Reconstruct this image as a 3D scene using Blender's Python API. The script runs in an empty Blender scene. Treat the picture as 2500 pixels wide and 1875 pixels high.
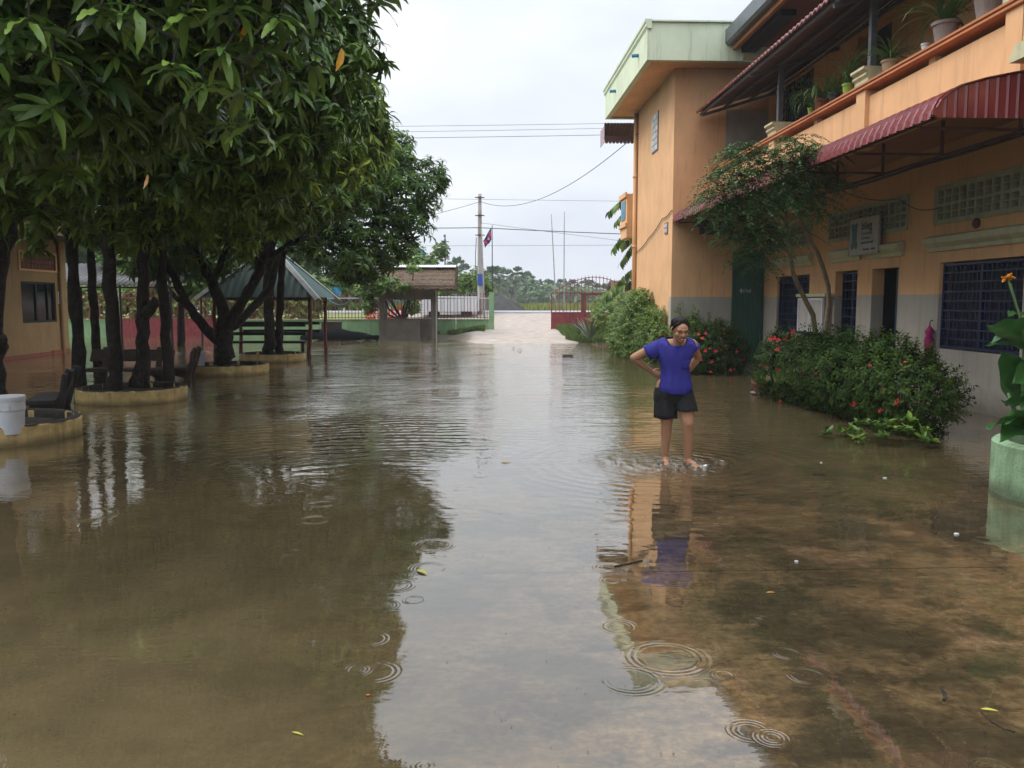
import bpy, bmesh, math, random
import numpy as np
from mathutils import Vector, Matrix, Euler
R = math.radians
rnd = random.Random(7)
rng = np.random.default_rng(11)
scene = bpy.context.scene
col = scene.collection

# ------------------------------------------------------------------ camera, world, sun, exposure
CAM_H = 1.68
PITCH, YAW = R(5.614), R(2.363)
cam_d = bpy.data.cameras.new('camera')
cam = bpy.data.objects.new('camera', cam_d); col.objects.link(cam)
cam.location = (0, 0, CAM_H)
cam.rotation_euler = (R(90) - PITCH, 0, -YAW)
cam_d.sensor_width = 36.0
cam_d.lens = 36.0 * 2050.0 / 2500.0
cam_d.clip_start = 0.05; cam_d.clip_end = 3000
scene.camera = cam

world = bpy.data.worlds.new('World'); scene.world = world; world.use_nodes = True
wn, wl = world.node_tree.nodes, world.node_tree.links
bg = wn['Background']
sky = wn.new('ShaderNodeTexSky'); sky.sky_type = 'NISHITA'; sky.sun_disc = False
SUN_EL, SUN_AZ = 50.0, -75.0            # azimuth from +Y towards +X
sky.sun_elevation = R(SUN_EL); sky.sun_rotation = R(SUN_AZ); sky.air_density = 1.2; sky.dust_density = 3.0
tc = wn.new('ShaderNodeTexCoord')
mp = wn.new('ShaderNodeMapping'); mp.inputs['Scale'].default_value = (1.0, 1.0, 2.6)
nz = wn.new('ShaderNodeTexNoise'); nz.inputs['Scale'].default_value = 1.9; nz.inputs['Detail'].default_value = 5; nz.inputs['Roughness'].default_value = .5
wl.new(tc.outputs['Generated'], mp.inputs['Vector']); wl.new(mp.outputs['Vector'], nz.inputs['Vector'])
cr = wn.new('ShaderNodeValToRGB')
cr.color_ramp.elements[0].position = .36; cr.color_ramp.elements[0].color = (6.2, 6.8, 7.9, 1)
cr.color_ramp.elements[1].position = .64; cr.color_ramp.elements[1].color = (8.8, 9.05, 9.3, 1)
wl.new(nz.outputs['Fac'], cr.inputs['Fac'])
sep = wn.new('ShaderNodeSeparateXYZ'); wl.new(tc.outputs['Generated'], sep.inputs[0])
zp = wn.new('ShaderNodeMath'); zp.operation = 'POWER'; zp.use_clamp = True; wl.new(sep.outputs['Z'], zp.inputs[0]); zp.inputs[1].default_value = 3.0
mr = wn.new('ShaderNodeMapRange'); mr.inputs['From Min'].default_value = 0.0; mr.inputs['From Max'].default_value = 1.0
mr.inputs['To Min'].default_value = 1.0; mr.inputs['To Max'].default_value = 3.3
wl.new(zp.outputs[0], mr.inputs['Value'])
vm = wn.new('ShaderNodeVectorMath'); vm.operation = 'SCALE'
wl.new(cr.outputs['Color'], vm.inputs[0]); wl.new(mr.outputs['Result'], vm.inputs['Scale'])
mx = wn.new('ShaderNodeMix'); mx.data_type = 'RGBA'; mx.inputs['Factor'].default_value = .93
wl.new(sky.outputs['Color'], mx.inputs['A']); wl.new(vm.outputs['Vector'], mx.inputs['B'])
wl.new(mx.outputs['Result'], bg.inputs['Color']); bg.inputs['Strength'].default_value = .10

sun_d = bpy.data.lights.new('sun', 'SUN'); sun_d.energy = 1.5; sun_d.angle = R(35); sun_d.color = (1, .96, .9)
sun = bpy.data.objects.new('sun', sun_d); col.objects.link(sun)
sdir = Vector((math.sin(R(SUN_AZ)) * math.cos(R(SUN_EL)), math.cos(R(SUN_AZ)) * math.cos(R(SUN_EL)), math.sin(R(SUN_EL))))
sun.rotation_euler = sdir.to_track_quat('Z', 'Y').to_euler()
sun.location = (0, 0, 30)

scene.view_settings.view_transform = 'Standard'; scene.view_settings.look = 'None'
scene.view_settings.exposure = 0.30; scene.view_settings.gamma = 1; scene.view_settings.use_curve_mapping = False
scene.render.engine = 'CYCLES'
cy = scene.cycles
cy.use_denoising = True
try: cy.denoiser = 'OPENIMAGEDENOISE'
except Exception: pass
cy.max_bounces = 6; cy.diffuse_bounces = 1; cy.glossy_bounces = 3; cy.transmission_bounces = 4; cy.transparent_max_bounces = 8
cy.caustics_reflective = False; cy.caustics_refractive = False

def at(px, py, Y):
    """world point at depth Y seen at photo pixel px, py (2500 x 1875)"""
    x = (px - 1250.) / 2050.; y = -(py - 937.5) / 2050.
    c, s = math.cos(PITCH), math.sin(PITCH)
    fw, up = c + y * s, -s + y * c
    rx, ry = x * math.cos(YAW) + fw * math.sin(YAW), -x * math.sin(YAW) + fw * math.cos(YAW)
    t = Y / ry
    return Vector((t * rx, Y, CAM_H + t * up))

# ------------------------------------------------------------------ materials
MATS = {}
def nodes_of(name):
    m = bpy.data.materials.new(name); m.use_nodes = True
    nt = m.node_tree
    return m, nt.nodes, nt.links, nt.nodes['Principled BSDF']
def pm(name, c, rough=.75, var=.18, scale=2.5, bump=.15, bscale=60., streak=0., metal=0., spec=.5, dirt=None, two=None, flood=None, tint=None, bdist=.01, transl=0.):
    if name in MATS: return MATS[name]
    m, n, l, b = nodes_of(name)
    geo = n.new('ShaderNodeNewGeometry')
    tn = n.new('ShaderNodeTexNoise'); tn.inputs['Scale'].default_value = scale; tn.inputs['Detail'].default_value = 6; tn.inputs['Roughness'].default_value = .6
    l.new(geo.outputs['Position'], tn.inputs['Vector'])
    base = n.new('ShaderNodeRGB'); base.outputs[0].default_value = (*c, 1)
    src = base.outputs[0]
    if two:                                   # second paint colour below a height, slightly wavy edge
        z0, c2 = two
        sx = n.new('ShaderNodeSeparateXYZ'); l.new(geo.outputs['Position'], sx.inputs[0])
        n2 = n.new('ShaderNodeTexNoise'); n2.inputs['Scale'].default_value = 7; l.new(geo.outputs['Position'], n2.inputs['Vector'])
        a = n.new('ShaderNodeMath'); a.operation = 'MULTIPLY_ADD'; l.new(n2.outputs['Fac'], a.inputs[0]); a.inputs[1].default_value = .03; l.new(sx.outputs['Z'], a.inputs[2])
        g = n.new('ShaderNodeMath'); g.operation = 'GREATER_THAN'; l.new(a.outputs[0], g.inputs[0]); g.inputs[1].default_value = z0 + .015
        mz = n.new('ShaderNodeMix'); mz.data_type = 'RGBA'; l.new(g.outputs[0], mz.inputs['Factor'])
        mz.inputs['A'].default_value = (*c2, 1); l.new(src, mz.inputs['B']); src = mz.outputs['Result']
    hs = n.new('ShaderNodeHueSaturation'); l.new(src, hs.inputs['Color'])
    mr = n.new('ShaderNodeMapRange'); mr.inputs['From Min'].default_value = .3; mr.inputs['From Max'].default_value = .7
    mr.inputs['To Min'].default_value = 1 - var; mr.inputs['To Max'].default_value = 1 + var
    l.new(tn.outputs['Fac'], mr.inputs['Value'])
    val = mr.outputs['Result']
    if tint is not None:
        at_ = n.new('ShaderNodeAttribute'); at_.attribute_name = 'tint'
        mu = n.new('ShaderNodeMath'); mu.operation = 'MULTIPLY_ADD'; l.new(at_.outputs['Fac'], mu.inputs[0]); mu.inputs[1].default_value = tint; mu.inputs[2].default_value = 1 - tint / 2
        m3 = n.new('ShaderNodeMath'); m3.operation = 'MULTIPLY'; l.new(mu.outputs[0], m3.inputs[0]); l.new(val, m3.inputs[1]); val = m3.outputs[0]
        hh = n.new('ShaderNodeMath'); hh.operation = 'MULTIPLY_ADD'; l.new(at_.outputs['Fac'], hh.inputs[0]); hh.inputs[1].default_value = -.05; hh.inputs[2].default_value = .52
        l.new(hh.outputs[0], hs.inputs['Hue'])
    l.new(val, hs.inputs['Value'])
    out = hs.outputs['Color']
    if streak > 0:
        mp = n.new('ShaderNodeMapping'); mp.inputs['Scale'].default_value = (5, 5, .45); l.new(geo.outputs['Position'], mp.inputs['Vector'])
        sn = n.new('ShaderNodeTexNoise'); sn.inputs['Scale'].default_value = 1.6; sn.inputs['Detail'].default_value = 7; sn.inputs['Roughness'].default_value = .65
        l.new(mp.outputs['Vector'], sn.inputs['Vector'])
        sr = n.new('ShaderNodeMapRange'); sr.inputs['From Min'].default_value = .52; sr.inputs['From Max'].default_value = .8; sr.inputs['To Min'].default_value = 0; sr.inputs['To Max'].default_value = streak
        l.new(sn.outputs['Fac'], sr.inputs['Value'])
        md = n.new('ShaderNodeMix'); md.data_type = 'RGBA'; l.new(sr.outputs['Result'], md.inputs['Factor']); l.new(out, md.inputs['A'])
        md.inputs['B'].default_value = (*(dirt or (.06, .055, .04)), 1); out = md.outputs['Result']
    if flood is not None:                     # stained tide band with an uneven upper edge
        fx = n.new('ShaderNodeSeparateXYZ'); l.new(geo.outputs['Position'], fx.inputs[0])
        fn = n.new('ShaderNodeTexNoise'); fn.inputs['Scale'].default_value = 2.2; fn.inputs['Detail'].default_value = 7; l.new(geo.outputs['Position'], fn.inputs['Vector'])
        fa = n.new('ShaderNodeMath'); fa.operation = 'MULTIPLY_ADD'; l.new(fn.outputs['Fac'], fa.inputs[0]); fa.inputs[1].default_value = -flood * 1.6; l.new(fx.outputs['Z'], fa.inputs[2])
        fm = n.new('ShaderNodeMapRange'); l.new(fa.outputs[0], fm.inputs['Value']); fm.inputs['From Min'].default_value = -flood * .6; fm.inputs['From Max'].default_value = flood * .25; fm.inputs['To Min'].default_value = .7; fm.inputs['To Max'].default_value = 0
        fq = n.new('ShaderNodeMix'); fq.data_type = 'RGBA'; l.new(fm.outputs['Result'], fq.inputs['Factor']); l.new(out, fq.inputs['A']); fq.inputs['B'].default_value = (*(dirt or (.09, .075, .05)), 1); out = fq.outputs['Result']
    l.new(out, b.inputs['Base Color'])
    b.inputs['Roughness'].default_value = rough; b.inputs['Metallic'].default_value = metal
    b.inputs['Specular IOR Level'].default_value = spec
    if bump > 0:
        bn = n.new('ShaderNodeTexNoise'); bn.inputs['Scale'].default_value = bscale; bn.inputs['Detail'].default_value = 4; l.new(geo.outputs['Position'], bn.inputs['Vector'])
        bb = n.new('ShaderNodeBump'); bb.inputs['Strength'].default_value = bump; bb.inputs['Distance'].default_value = bdist
        l.new(bn.outputs['Fac'], bb.inputs['Height']); l.new(bb.outputs['Normal'], b.inputs['Normal'])
    if transl > 0:
        tr = n.new('ShaderNodeBsdfTranslucent'); l.new(out, tr.inputs['Color'])
        ms = n.new('ShaderNodeMixShader'); ms.inputs['Fac'].default_value = transl
        l.new(b.outputs[0], ms.inputs[1]); l.new(tr.outputs[0], ms.inputs[2]); l.new(ms.outputs[0], n['Material Output'].inputs['Surface'])
    MATS[name] = m
    return m
ORANGE = (.87, .50, .25)
m_wall = pm('orange_plaster', ORANGE, .85, .10, .9, .25, 90, streak=.32, two=(1.80, (.46, .42, .36)), flood=.35)
m_orange = pm('orange_paint', ORANGE, .8, .10, 1.2, .2, 80, streak=.34, flood=.3)
m_orange2 = pm('orange_rail_paint', (.56, .22, .09), .75, .12, 3, .15, 80, streak=.2)
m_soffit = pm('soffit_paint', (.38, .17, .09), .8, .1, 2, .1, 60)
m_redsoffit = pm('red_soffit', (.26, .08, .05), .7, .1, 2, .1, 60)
m_mint = pm('mint_paint', (.72, .80, .58), .75, .10, 1.2, .15, 70, streak=.5, dirt=(.12, .13, .09))
m_cream = pm('cream_moulding', (.62, .60, .38), .75, .12, 5, .2, 60, streak=.35)
m_vent = pm('vent_block_paint', (.45, .45, .30), .8, .15, 6, .3, 60, streak=.3)
m_grey = pm('grey_plaster', (.42, .39, .35), .85, .14, 2.5, .2, 50, streak=.25)
m_darkgrey = pm('dark_concrete', (.10, .095, .09), .8, .2, 4, .3, 40)
m_gutter = pm('gutter_metal', (.16, .18, .19), .45, .15, 4, .05, 30, metal=.5)
m_awning = pm('red_sheet_paint', (.24, .042, .042), .18, .18, 3, .05, 30, streak=.25, spec=.6)
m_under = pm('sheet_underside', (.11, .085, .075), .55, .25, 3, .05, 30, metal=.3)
m_steel = pm('grey_steel', (.14, .15, .16), .5, .2, 6, .1, 60, metal=.5)
m_rust = pm('rusty_bracket', (.10, .045, .035), .7, .2, 8, .2, 60)
m_bluegr = pm('blue_grille_paint', (.006, .018, .065), .5, .2, 6, .1, 60)
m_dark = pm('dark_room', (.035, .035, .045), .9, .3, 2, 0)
m_green = pm('green_corrugated_door', (.012, .075, .045), .5, .15, 4, .05, 40)
m_white = pm('white_plastic', (.72, .74, .78), .4, .06, 8, .05, 40)
m_teal = pm('teal_paint', (.04, .16, .15), .6, .15, 4, .1, 40)
m_bark = pm('wet_bark', (.024, .019, .014), .9, .7, 9, 1., 26, bdist=.05, streak=.5, dirt=(.06, .065, .045))
m_bark2 = pm('pale_bark', (.20, .15, .09), .7, .35, 14, .7, 30, bdist=.02)
m_yellowplanter = pm('yellow_planter_paint', (.68, .50, .21), .85, .25, 7, .6, 40, streak=.75, dirt=(.07, .055, .03), flood=.10)
m_soil = pm('wet_soil', (.028, .022, .016), .8, .4, 8, .8, 20, bdist=.03)
m_stone = pm('bench_concrete', (.028, .024, .021), .75, .35, 7, .6, 35)
m_stone2 = pm('bench_slab_brown', (.06, .04, .025), .7, .3, 7, .4, 35)
m_redpost = pm('red_brown_post', (.13, .035, .022), .6, .25, 6, .3, 40)
m_redgate = pm('red_gate_paint', (.26, .045, .05), .6, .25, 6, .1, 40)
m_fencegreen = pm('green_wall_paint', (.26, .44, .22), .8, .2, 1.5, .2, 50, streak=.55, dirt=(.08, .09, .05))
m_railwhite = pm('rail_white', (.6, .6, .58), .6, .1)
m_teal_roof = pm('green_roof_sheet', (.010, .065, .048), .55, .2, 3, .05, 30, streak=.2)
m_whiteflash = pm('roof_flashing', (.45, .46, .45), .45, .12, 5, .05, 30, streak=.4, metal=.2)
m_thatch = pm('thatch', (.135, .09, .058), .95, .45, 9, 1., 70, bdist=.03)
m_concrete = pm('hut_concrete', (.17, .15, .12), .85, .2, 2.5, .3, 50, streak=.5)
m_leftwall = pm('left_plaster', (.40, .25, .11), .85, .12, 1.5, .2, 60, streak=.35)
m_leaf_near = pm('mango_leaf', (.100, .205, .034), .34, .3, 2.5, .25, 120, tint=1.6, spec=.5, bdist=.004, transl=.16)
m_leaf = pm('mango_foliage', (.105, .205, .030), .42, .45, 1.2, 0, tint=1.7, spec=.4, transl=.18)
m_leaf_yg = pm('lime_mango_foliage', (.18, .285, .035), .45, .45, 1.2, 0, tint=1.6, spec=.35, transl=.22)
m_leaf_dk = pm('dark_foliage', (.058, .135, .018), .5, .45, 1.2, 0, tint=1.7, spec=.18, transl=.2)
m_leaf_lt = pm('light_foliage', (.13, .23, .03), .55, .25, 2, 0, tint=.9, transl=.3)
m_hedge = pm('ixora_leaf', (.034, .072, .010), .6, .4, 3, 0, tint=1.5, transl=.15, spec=.12)
m_feather = pm('feathery_leaf', (.055, .15, .035), .5, .25, 3, 0, tint=.9, transl=.3)
m_far = pm('far_foliage', (.07, .15, .045), .8, .3, .3, 0, tint=.8)
m_grassm = pm('grass_blade', (.10, .17, .03), .6, .25, 2, 0, tint=.9, transl=.2)
m_flower = pm('ixora_flower', (.62, .045, .02), .5, .2, 20, 0, tint=.4)
m_yflower = pm('canna_petal', (.85, .36, .01), .5, .1, 30, 0)
m_canna = pm('canna_leaf', (.030, .105, .022), .35, .15, 5, 0, transl=.2)
m_ribbon = pm('strap_leaf', (.065, .15, .035), .45, .2, 6, 0, transl=.2)
m_skin = pm('skin', (.50, .26, .15), .5, .06, 12, .05, 120, spec=.4)
m_hair = pm('black_hair', (.006, .005, .005), .55, .2, 20, .3, 160, spec=.18)
m_shirt = pm('blue_jersey', (.032, .029, .26), .85, .1, 9, .1, 300)
m_shorts = pm('black_cloth', (.007, .007, .008), .85, .15, 9, .1, 200)
m_trim = pm('navy_trim', (.006, .005, .03), .8, .1)
m_eye = pm('eye_white', (.6, .56, .52), .3, 0, 5, 0)
m_iris = pm('dark_iris', (.01, .006, .005), .2, 0, 5, 0)
m_lip = pm('lip', (.38, .10, .08), .45, .05, 20, 0)
m_teeth = pm('teeth', (.75, .72, .66), .3, 0, 5, 0)
m_sandal = pm('black_rubber', (.01, .01, .01), .6, .1)
m_strap = pm('pink_strap', (.70, .42, .36), .5, .05)
m_magenta = pm('magenta_cloth', (.40, .02, .14), .7, .2, 10, .2, 60)
m_black = pm('black_paint', (.012, .012, .012), .6, .1)
m_signboard = pm('sign_face', (.50, .46, .42), .6, .12, 5, .1, 40, streak=.2)
m_signteal = pm('sign_teal', (.05, .13, .13), .6, .1)
m_blue = pm('blue_box_paint', (.02, .07, .35), .6, .15)
m_pipe = pm('blue_pipe', (.03, .25, .42), .4, .1)
m_terra = pm('terracotta', (.24, .085, .05), .8, .15, 8, .2, 60, streak=.3)
m_potgrey = pm('grey_pot', (.30, .24, .22), .8, .15, 8, .2, 60, streak=.3)
m_potcream = pm('cream_pot', (.50, .36, .22), .7, .15, 8, .2, 60, streak=.3)
m_potlime = pm('lime_pot', (.28, .42, .05), .5, .1)
m_potblack = pm('black_pot', (.02, .02, .025), .5, .1)
m_asphalt = pm('asphalt', (.30, .31, .33), .5, .1, 3, .1, 60)
m_redchair = pm('red_plastic', (.65, .03, .02), .4, .05)
m_gravelmound = pm('dark_gravel', (.045, .043, .042), .9, .35, 2.5, 1., 12, bdist=.06)
m_pole = pm('pole_concrete', (.36, .34, .31), .85, .2, 3, .3, 40, streak=.3)
m_yleaf = pm('yellow_leaf', (.62, .30, .02), .5, .15, 20, 0)
m_yleaf2 = pm('lime_leaf', (.48, .46, .06), .5, .15, 20, 0)
m_orangepet = pm('fallen_petal', (.7, .14, .02), .5, .15, 20, 0)
m_redtile = pm('red_step', (.30, .075, .04), .6, .2, 5, .2, 40)
m_wire = pm('wire_black', (.03, .03, .035), .7, 0, 5, 0)
m_corrugdark = pm('dark_roof_sheet', (.05, .05, .055), .5, .25, 3, .05, 30, streak=.3)
m_palmtrunk = pm('palm_trunk', (.12, .11, .10), .9, .3, 3, 0)

# ------------------------------------------------------------------ mesh helpers
WL = {}
def tag(o, label=None, cat=None, group=None, kind=None):
    if label: o['label'] = label
    if cat: o['category'] = cat
    if group: o['group'] = group
    if kind: o['kind'] = kind
    return o
def thing(name, loc, label, cat, group=None):
    o = bpy.data.objects.new(name, None); o.empty_display_size = .1; col.objects.link(o)
    o.location = loc; WL[o] = Vector(loc)
    return tag(o, label, cat, group)
def link(name, me, parent=None, loc=None, mat=None):
    """me in coordinates relative to loc (world); loc defaults to the parent's origin"""
    o = bpy.data.objects.new(name, me); col.objects.link(o)
    if mat and not me.materials: me.materials.append(mat)
    base = WL[parent] if parent else Vector((0, 0, 0))
    w = Vector(loc) if loc is not None else base.copy()
    if parent: o.parent = parent
    o.location = w - base; WL[o] = w
    return o
def copy_tree(o, parent=None, delta=None):
    c = o.copy(); col.objects.link(c); c.parent = parent
    for ch in o.children: copy_tree(ch, c)
    return c
class MB:
    def __init__(s): s.v = []; s.f = []
    def quad(s, a, b, c, d):
        i = len(s.v); s.v += [tuple(a), tuple(b), tuple(c), tuple(d)]; s.f.append((i, i + 1, i + 2, i + 3)); return s
    def box(s, x0, x1, y0, y1, z0, z1):
        i = len(s.v)
        s.v += [(x0, y0, z0), (x1, y0, z0), (x1, y1, z0), (x0, y1, z0), (x0, y0, z1), (x1, y0, z1), (x1, y1, z1), (x0, y1, z1)]
        s.f += [tuple(i + k for k in q) for q in ((0, 3, 2, 1), (4, 5, 6, 7), (0, 1, 5, 4), (1, 2, 6, 5), (2, 3, 7, 6), (3, 0, 4, 7))]
        return s
    def bar(s, p, q, w, h=None, up=(0, 0, 1)):
        h = h or w; p, q = Vector(p), Vector(q); d = (q - p).normalized(); u = Vector(up)
        if abs(d.dot(u)) > .95: u = Vector((0, 1, 0))
        a = d.cross(u).normalized() * w / 2; b = a.cross(d).normalized() * h / 2
        i = len(s.v)
        for c in (p, q): s.v += [tuple(c - a - b), tuple(c + a - b), tuple(c + a + b), tuple(c - a + b)]
        s.f += [tuple(i + k for k in g) for g in ((3, 2, 1, 0), (4, 5, 6, 7), (0, 1, 5, 4), (1, 2, 6, 5), (2, 3, 7, 6), (3, 0, 4, 7))]
        return s
    def tube(s, pts, rad, n=8, cap=True, jit=0.):
        pts = [Vector(p) for p in pts]
        if not hasattr(rad, '__len__'): rad = [rad] * len(pts)
        i0 = len(s.v); ref = Vector((.31, .95, .05)).normalized()
        for k, p in enumerate(pts):
            d = (pts[min(k + 1, len(pts) - 1)] - pts[max(k - 1, 0)])
            if d.length < 1e-9: d = Vector((0, 0, 1))
            d.normalize()
            if abs(d.dot(ref)) > .97: ref = Vector((.9, -.1, .4)).normalized()
            a = (ref - d * ref.dot(d)).normalized(); b = d.cross(a); ref = a
            for j in range(n):
                t = 2 * math.pi * j / n; r = rad[k] * (1 + (jit * (rnd.random() - .5) if jit else 0))
                s.v.append(tuple(p + (a * math.cos(t) + b * math.sin(t)) * r))
        for k in range(len(pts) - 1):
            for j in range(n):
                a0 = i0 + k * n + j; b0 = i0 + k * n + (j + 1) % n
                s.f.append((a0, b0, b0 + n, a0 + n))
        if cap:
            s.f.append(tuple(i0 + j for j in range(n))[::-1]); e = i0 + (len(pts) - 1) * n; s.f.append(tuple(e + j for j in range(n)))
        return s
    def lathe(s, prof, c=(0, 0, 0), n=24, jit=0.):
        i0 = len(s.v)
        for r, z in prof:
            for j in range(n):
                t = 2 * math.pi * j / n; s.v.append((c[0] + r * math.cos(t), c[1] + r * math.sin(t), c[2] + z))
        for k in range(len(prof) - 1):
            for j in range(n):
                a0 = i0 + k * n + j; b0 = i0 + k * n + (j + 1) % n
                s.f.append((a0, b0, b0 + n, a0 + n))
        if prof[0][0] > 0: s.f.append(tuple(i0 + j for j in range(n))[::-1])
        e = i0 + (len(prof) - 1) * n
        if prof[-1][0] > 0: s.f.append(tuple(e + j for j in range(n)))
        return s
    def grid(s, rows):
        i0 = len(s.v); m = len(rows[0])
        for r in rows: s.v += [tuple(p) for p in r]
        for k in range(len(rows) - 1):
            for j in range(m - 1):
                a = i0 + k * m + j; s.f.append((a, a + 1, a + m + 1, a + m))
        return s
    def prism(s, poly, axis, a, b):
        """extrude 2D polygon along axis ('x','y','z') from a to b"""
        def P(u, v, w): return {'x': (w, u, v), 'y': (u, w, v), 'z': (u, v, w)}[axis]
        i = len(s.v); n = len(poly)
        s.v += [P(u, v, a) for u, v in poly] + [P(u, v, b) for u, v in poly]
        s.f.append(tuple(range(i, i + n))[::-1]); s.f.append(tuple(range(i + n, i + 2 * n)))
        for k in range(n):
            k2 = (k + 1) % n; s.f.append((i + k, i + k2, i + n + k2, i + n + k))
        return s
    def build(s, name, mat, parent=None, loc=None, smooth=False, bevel=0., solid=0., kind=None, label=None, world=True):
        base = Vector(loc) if loc is not None else (WL[parent] if parent else Vector((0, 0, 0)))
        vs = [(x - base.x, y - base.y, z - base.z) for x, y, z in s.v] if world else s.v
        me = bpy.data.meshes.new(name); me.from_pydata(vs, [], s.f); me.update()
        bm = bmesh.new(); bm.from_mesh(me); bmesh.ops.recalc_face_normals(bm, faces=bm.faces); bm.to_mesh(me); bm.free()
        me.materials.append(mat)
        if smooth: me.shade_smooth()
        o = link(name, me, parent, loc=base)
        if bevel:
            b = o.modifiers.new('bevel', 'BEVEL'); b.width = bevel; b.segments = 2; b.limit_method = 'ANGLE'
        if solid:
            b = o.modifiers.new('solid', 'SOLIDIFY'); b.thickness = solid
        if kind: o['kind'] = kind
        if label: o['label'] = label
        return o
def single(mb, name, mat, loc, label, cat, group=None, **k):
    return tag(mb.build(name, mat, loc=loc, **k), label, cat, group)

def wall_cells(axis, c0, c1, u0, u1, z0, z1, holes):
    """wall slab between c0 and c1 along the given normal axis, with rectangular holes (ua, ub, za, zb)"""
    us = sorted({u0, u1, *[h[0] for h in holes], *[h[1] for h in holes]}); zs = sorted({z0, z1, *[h[2] for h in holes], *[h[3] for h in holes]})
    us = [u for u in us if u0 <= u <= u1]; zs = [z for z in zs if z0 <= z <= z1]
    fill = [[not any(h[0] <= (us[i] + us[i + 1]) / 2 <= h[1] and h[2] <= (zs[j] + zs[j + 1]) / 2 <= h[3] for h in holes) for j in range(len(zs) - 1)] for i in range(len(us) - 1)]
    mb = MB(); ix = {}
    def V(c, u, z):
        k = (c, u, z)
        if k not in ix: ix[k] = len(mb.v); mb.v.append((c, u, z) if axis == 'x' else (u, c, z))
        return ix[k]
    F = lambda *q: mb.f.append(tuple(V(*p) for p in q))
    nu, nz_ = len(us) - 1, len(zs) - 1
    for i in range(nu):
        for j in range(nz_):
            if not fill[i][j]: continue
            a, b, lo, hi = us[i], us[i + 1], zs[j], zs[j + 1]
            F((c0, a, lo), (c0, b, lo), (c0, b, hi), (c0, a, hi)); F((c1, a, lo), (c1, a, hi), (c1, b, hi), (c1, b, lo))
            if i == 0 or not fill[i - 1][j]: F((c0, a, lo), (c0, a, hi), (c1, a, hi), (c1, a, lo))
            if i == nu - 1 or not fill[i + 1][j]: F((c0, b, lo), (c1, b, lo), (c1, b, hi), (c0, b, hi))
            if j == 0 or not fill[i][j - 1]: F((c0, a, lo), (c1, a, lo), (c1, b, lo), (c0, b, lo))
            if j == nz_ - 1 or not fill[i][j + 1]: F((c0, a, hi), (c0, b, hi), (c1, b, hi), (c1, a, hi))
    return mb

def fast_mesh(name, V, F, mat, attr=None, smooth=False):
    me = bpy.data.meshes.new(name); n = F.shape[1]
    me.vertices.add(len(V)); me.vertices.foreach_set('co', np.ascontiguousarray(V, dtype=np.float32).ravel())
    me.loops.add(F.size); me.loops.foreach_set('vertex_index', np.ascontiguousarray(F, dtype=np.int32).ravel())
    me.polygons.add(len(F)); me.polygons.foreach_set('loop_start', np.arange(0, F.size, n, dtype=np.int32)); me.polygons.foreach_set('loop_total', np.full(len(F), n, dtype=np.int32))
    me.update(calc_edges=True)
    if attr is not None:
        a = me.attributes.new('tint', 'FLOAT', 'POINT'); a.data.foreach_set('value', np.ascontiguousarray(attr, dtype=np.float32))
    me.materials.append(mat)
    if smooth: me.shade_smooth()
    return me
def scatter(protos, pos, rots, scales, pick=None):
    """protos: list of (V, F, tint); returns V, F, tint arrays"""
    Vs, Fs, Ts, off = [], [], [], 0
    if pick is None: pick = rng.integers(0, len(protos), len(pos))
    for k, (V, F, T) in enumerate(protos):
        idx = np.where(pick == k)[0]
        if len(idx) == 0: continue
        W = np.einsum('nij,vj->nvi', rots[idx], V) * scales[idx][:, None, None] + pos[idx][:, None, :]
        nv = len(V)
        Vs.append(W.reshape(-1, 3)); Fs.append((F[None] + (np.arange(len(idx)) * nv)[:, None, None] + off).reshape(-1, F.shape[1]))
        g = rng.random(len(idx))
        Ts.append((.55 * g[:, None] + .45 * T[None]).ravel()); off += nv * len(idx)
    return np.concatenate(Vs), np.concatenate(Fs), np.concatenate(Ts)
def rot_z_tilt(n, dirs, tilt, spin=None):
    """random spin about z, then tilt the z axis part of the way towards dirs"""
    a = rng.random(n) * 2 * np.pi if spin is None else spin
    Rz = np.zeros((n, 3, 3)); Rz[:, 0, 0] = np.cos(a); Rz[:, 0, 1] = -np.sin(a); Rz[:, 1, 0] = np.sin(a); Rz[:, 1, 1] = np.cos(a); Rz[:, 2, 2] = 1
    t = np.array([0, 0, 1.])[None] * (1 - tilt) + dirs * tilt
    t /= np.linalg.norm(t, axis=1, keepdims=True) + 1e-9
    z = np.array([0, 0, 1.]); v = np.cross(np.broadcast_to(z, t.shape), t); c = t[:, 2]
    K = np.zeros((n, 3, 3)); K[:, 0, 1] = -v[:, 2]; K[:, 0, 2] = v[:, 1]; K[:, 1, 0] = v[:, 2]; K[:, 1, 2] = -v[:, 0]; K[:, 2, 0] = -v[:, 1]; K[:, 2, 1] = v[:, 0]
    Rt = np.eye(3)[None] + K + K @ K / (1 + c + 1e-6)[:, None, None]
    return Rt @ Rz
def leaf(L, W, nseg=4, fold=.25, droop=.6, pitch=0., wav=0.):
    """folded lance leaf along +x, curving downward; returns V, F"""
    ts = np.linspace(0, 1, nseg + 1); prof = np.sin(np.pi * np.clip(ts, .03, .97) ** .85) ** .8; prof[0] *= .5
    V, ang, x, z = [], pitch, 0., 0.
    for k, t in enumerate(ts):
        w = W / 2 * prof[k]; wz = wav * W * math.sin(k * 2.2)
        V += [(x, -w, z - fold * w * -1 + wz), (x, 0, z), (x, w, z + fold * w - wz)]
        ang2 = pitch - droop * (t + .5 / nseg); x += L / nseg * math.cos(ang2); z += L / nseg * math.sin(ang2)
    F = []
    for k in range(nseg):
        a = 3 * k; F += [(a, a + 1, a + 4, a + 3), (a + 1, a + 2, a + 5, a + 4)]
    return np.array(V), np.array(F)
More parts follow.
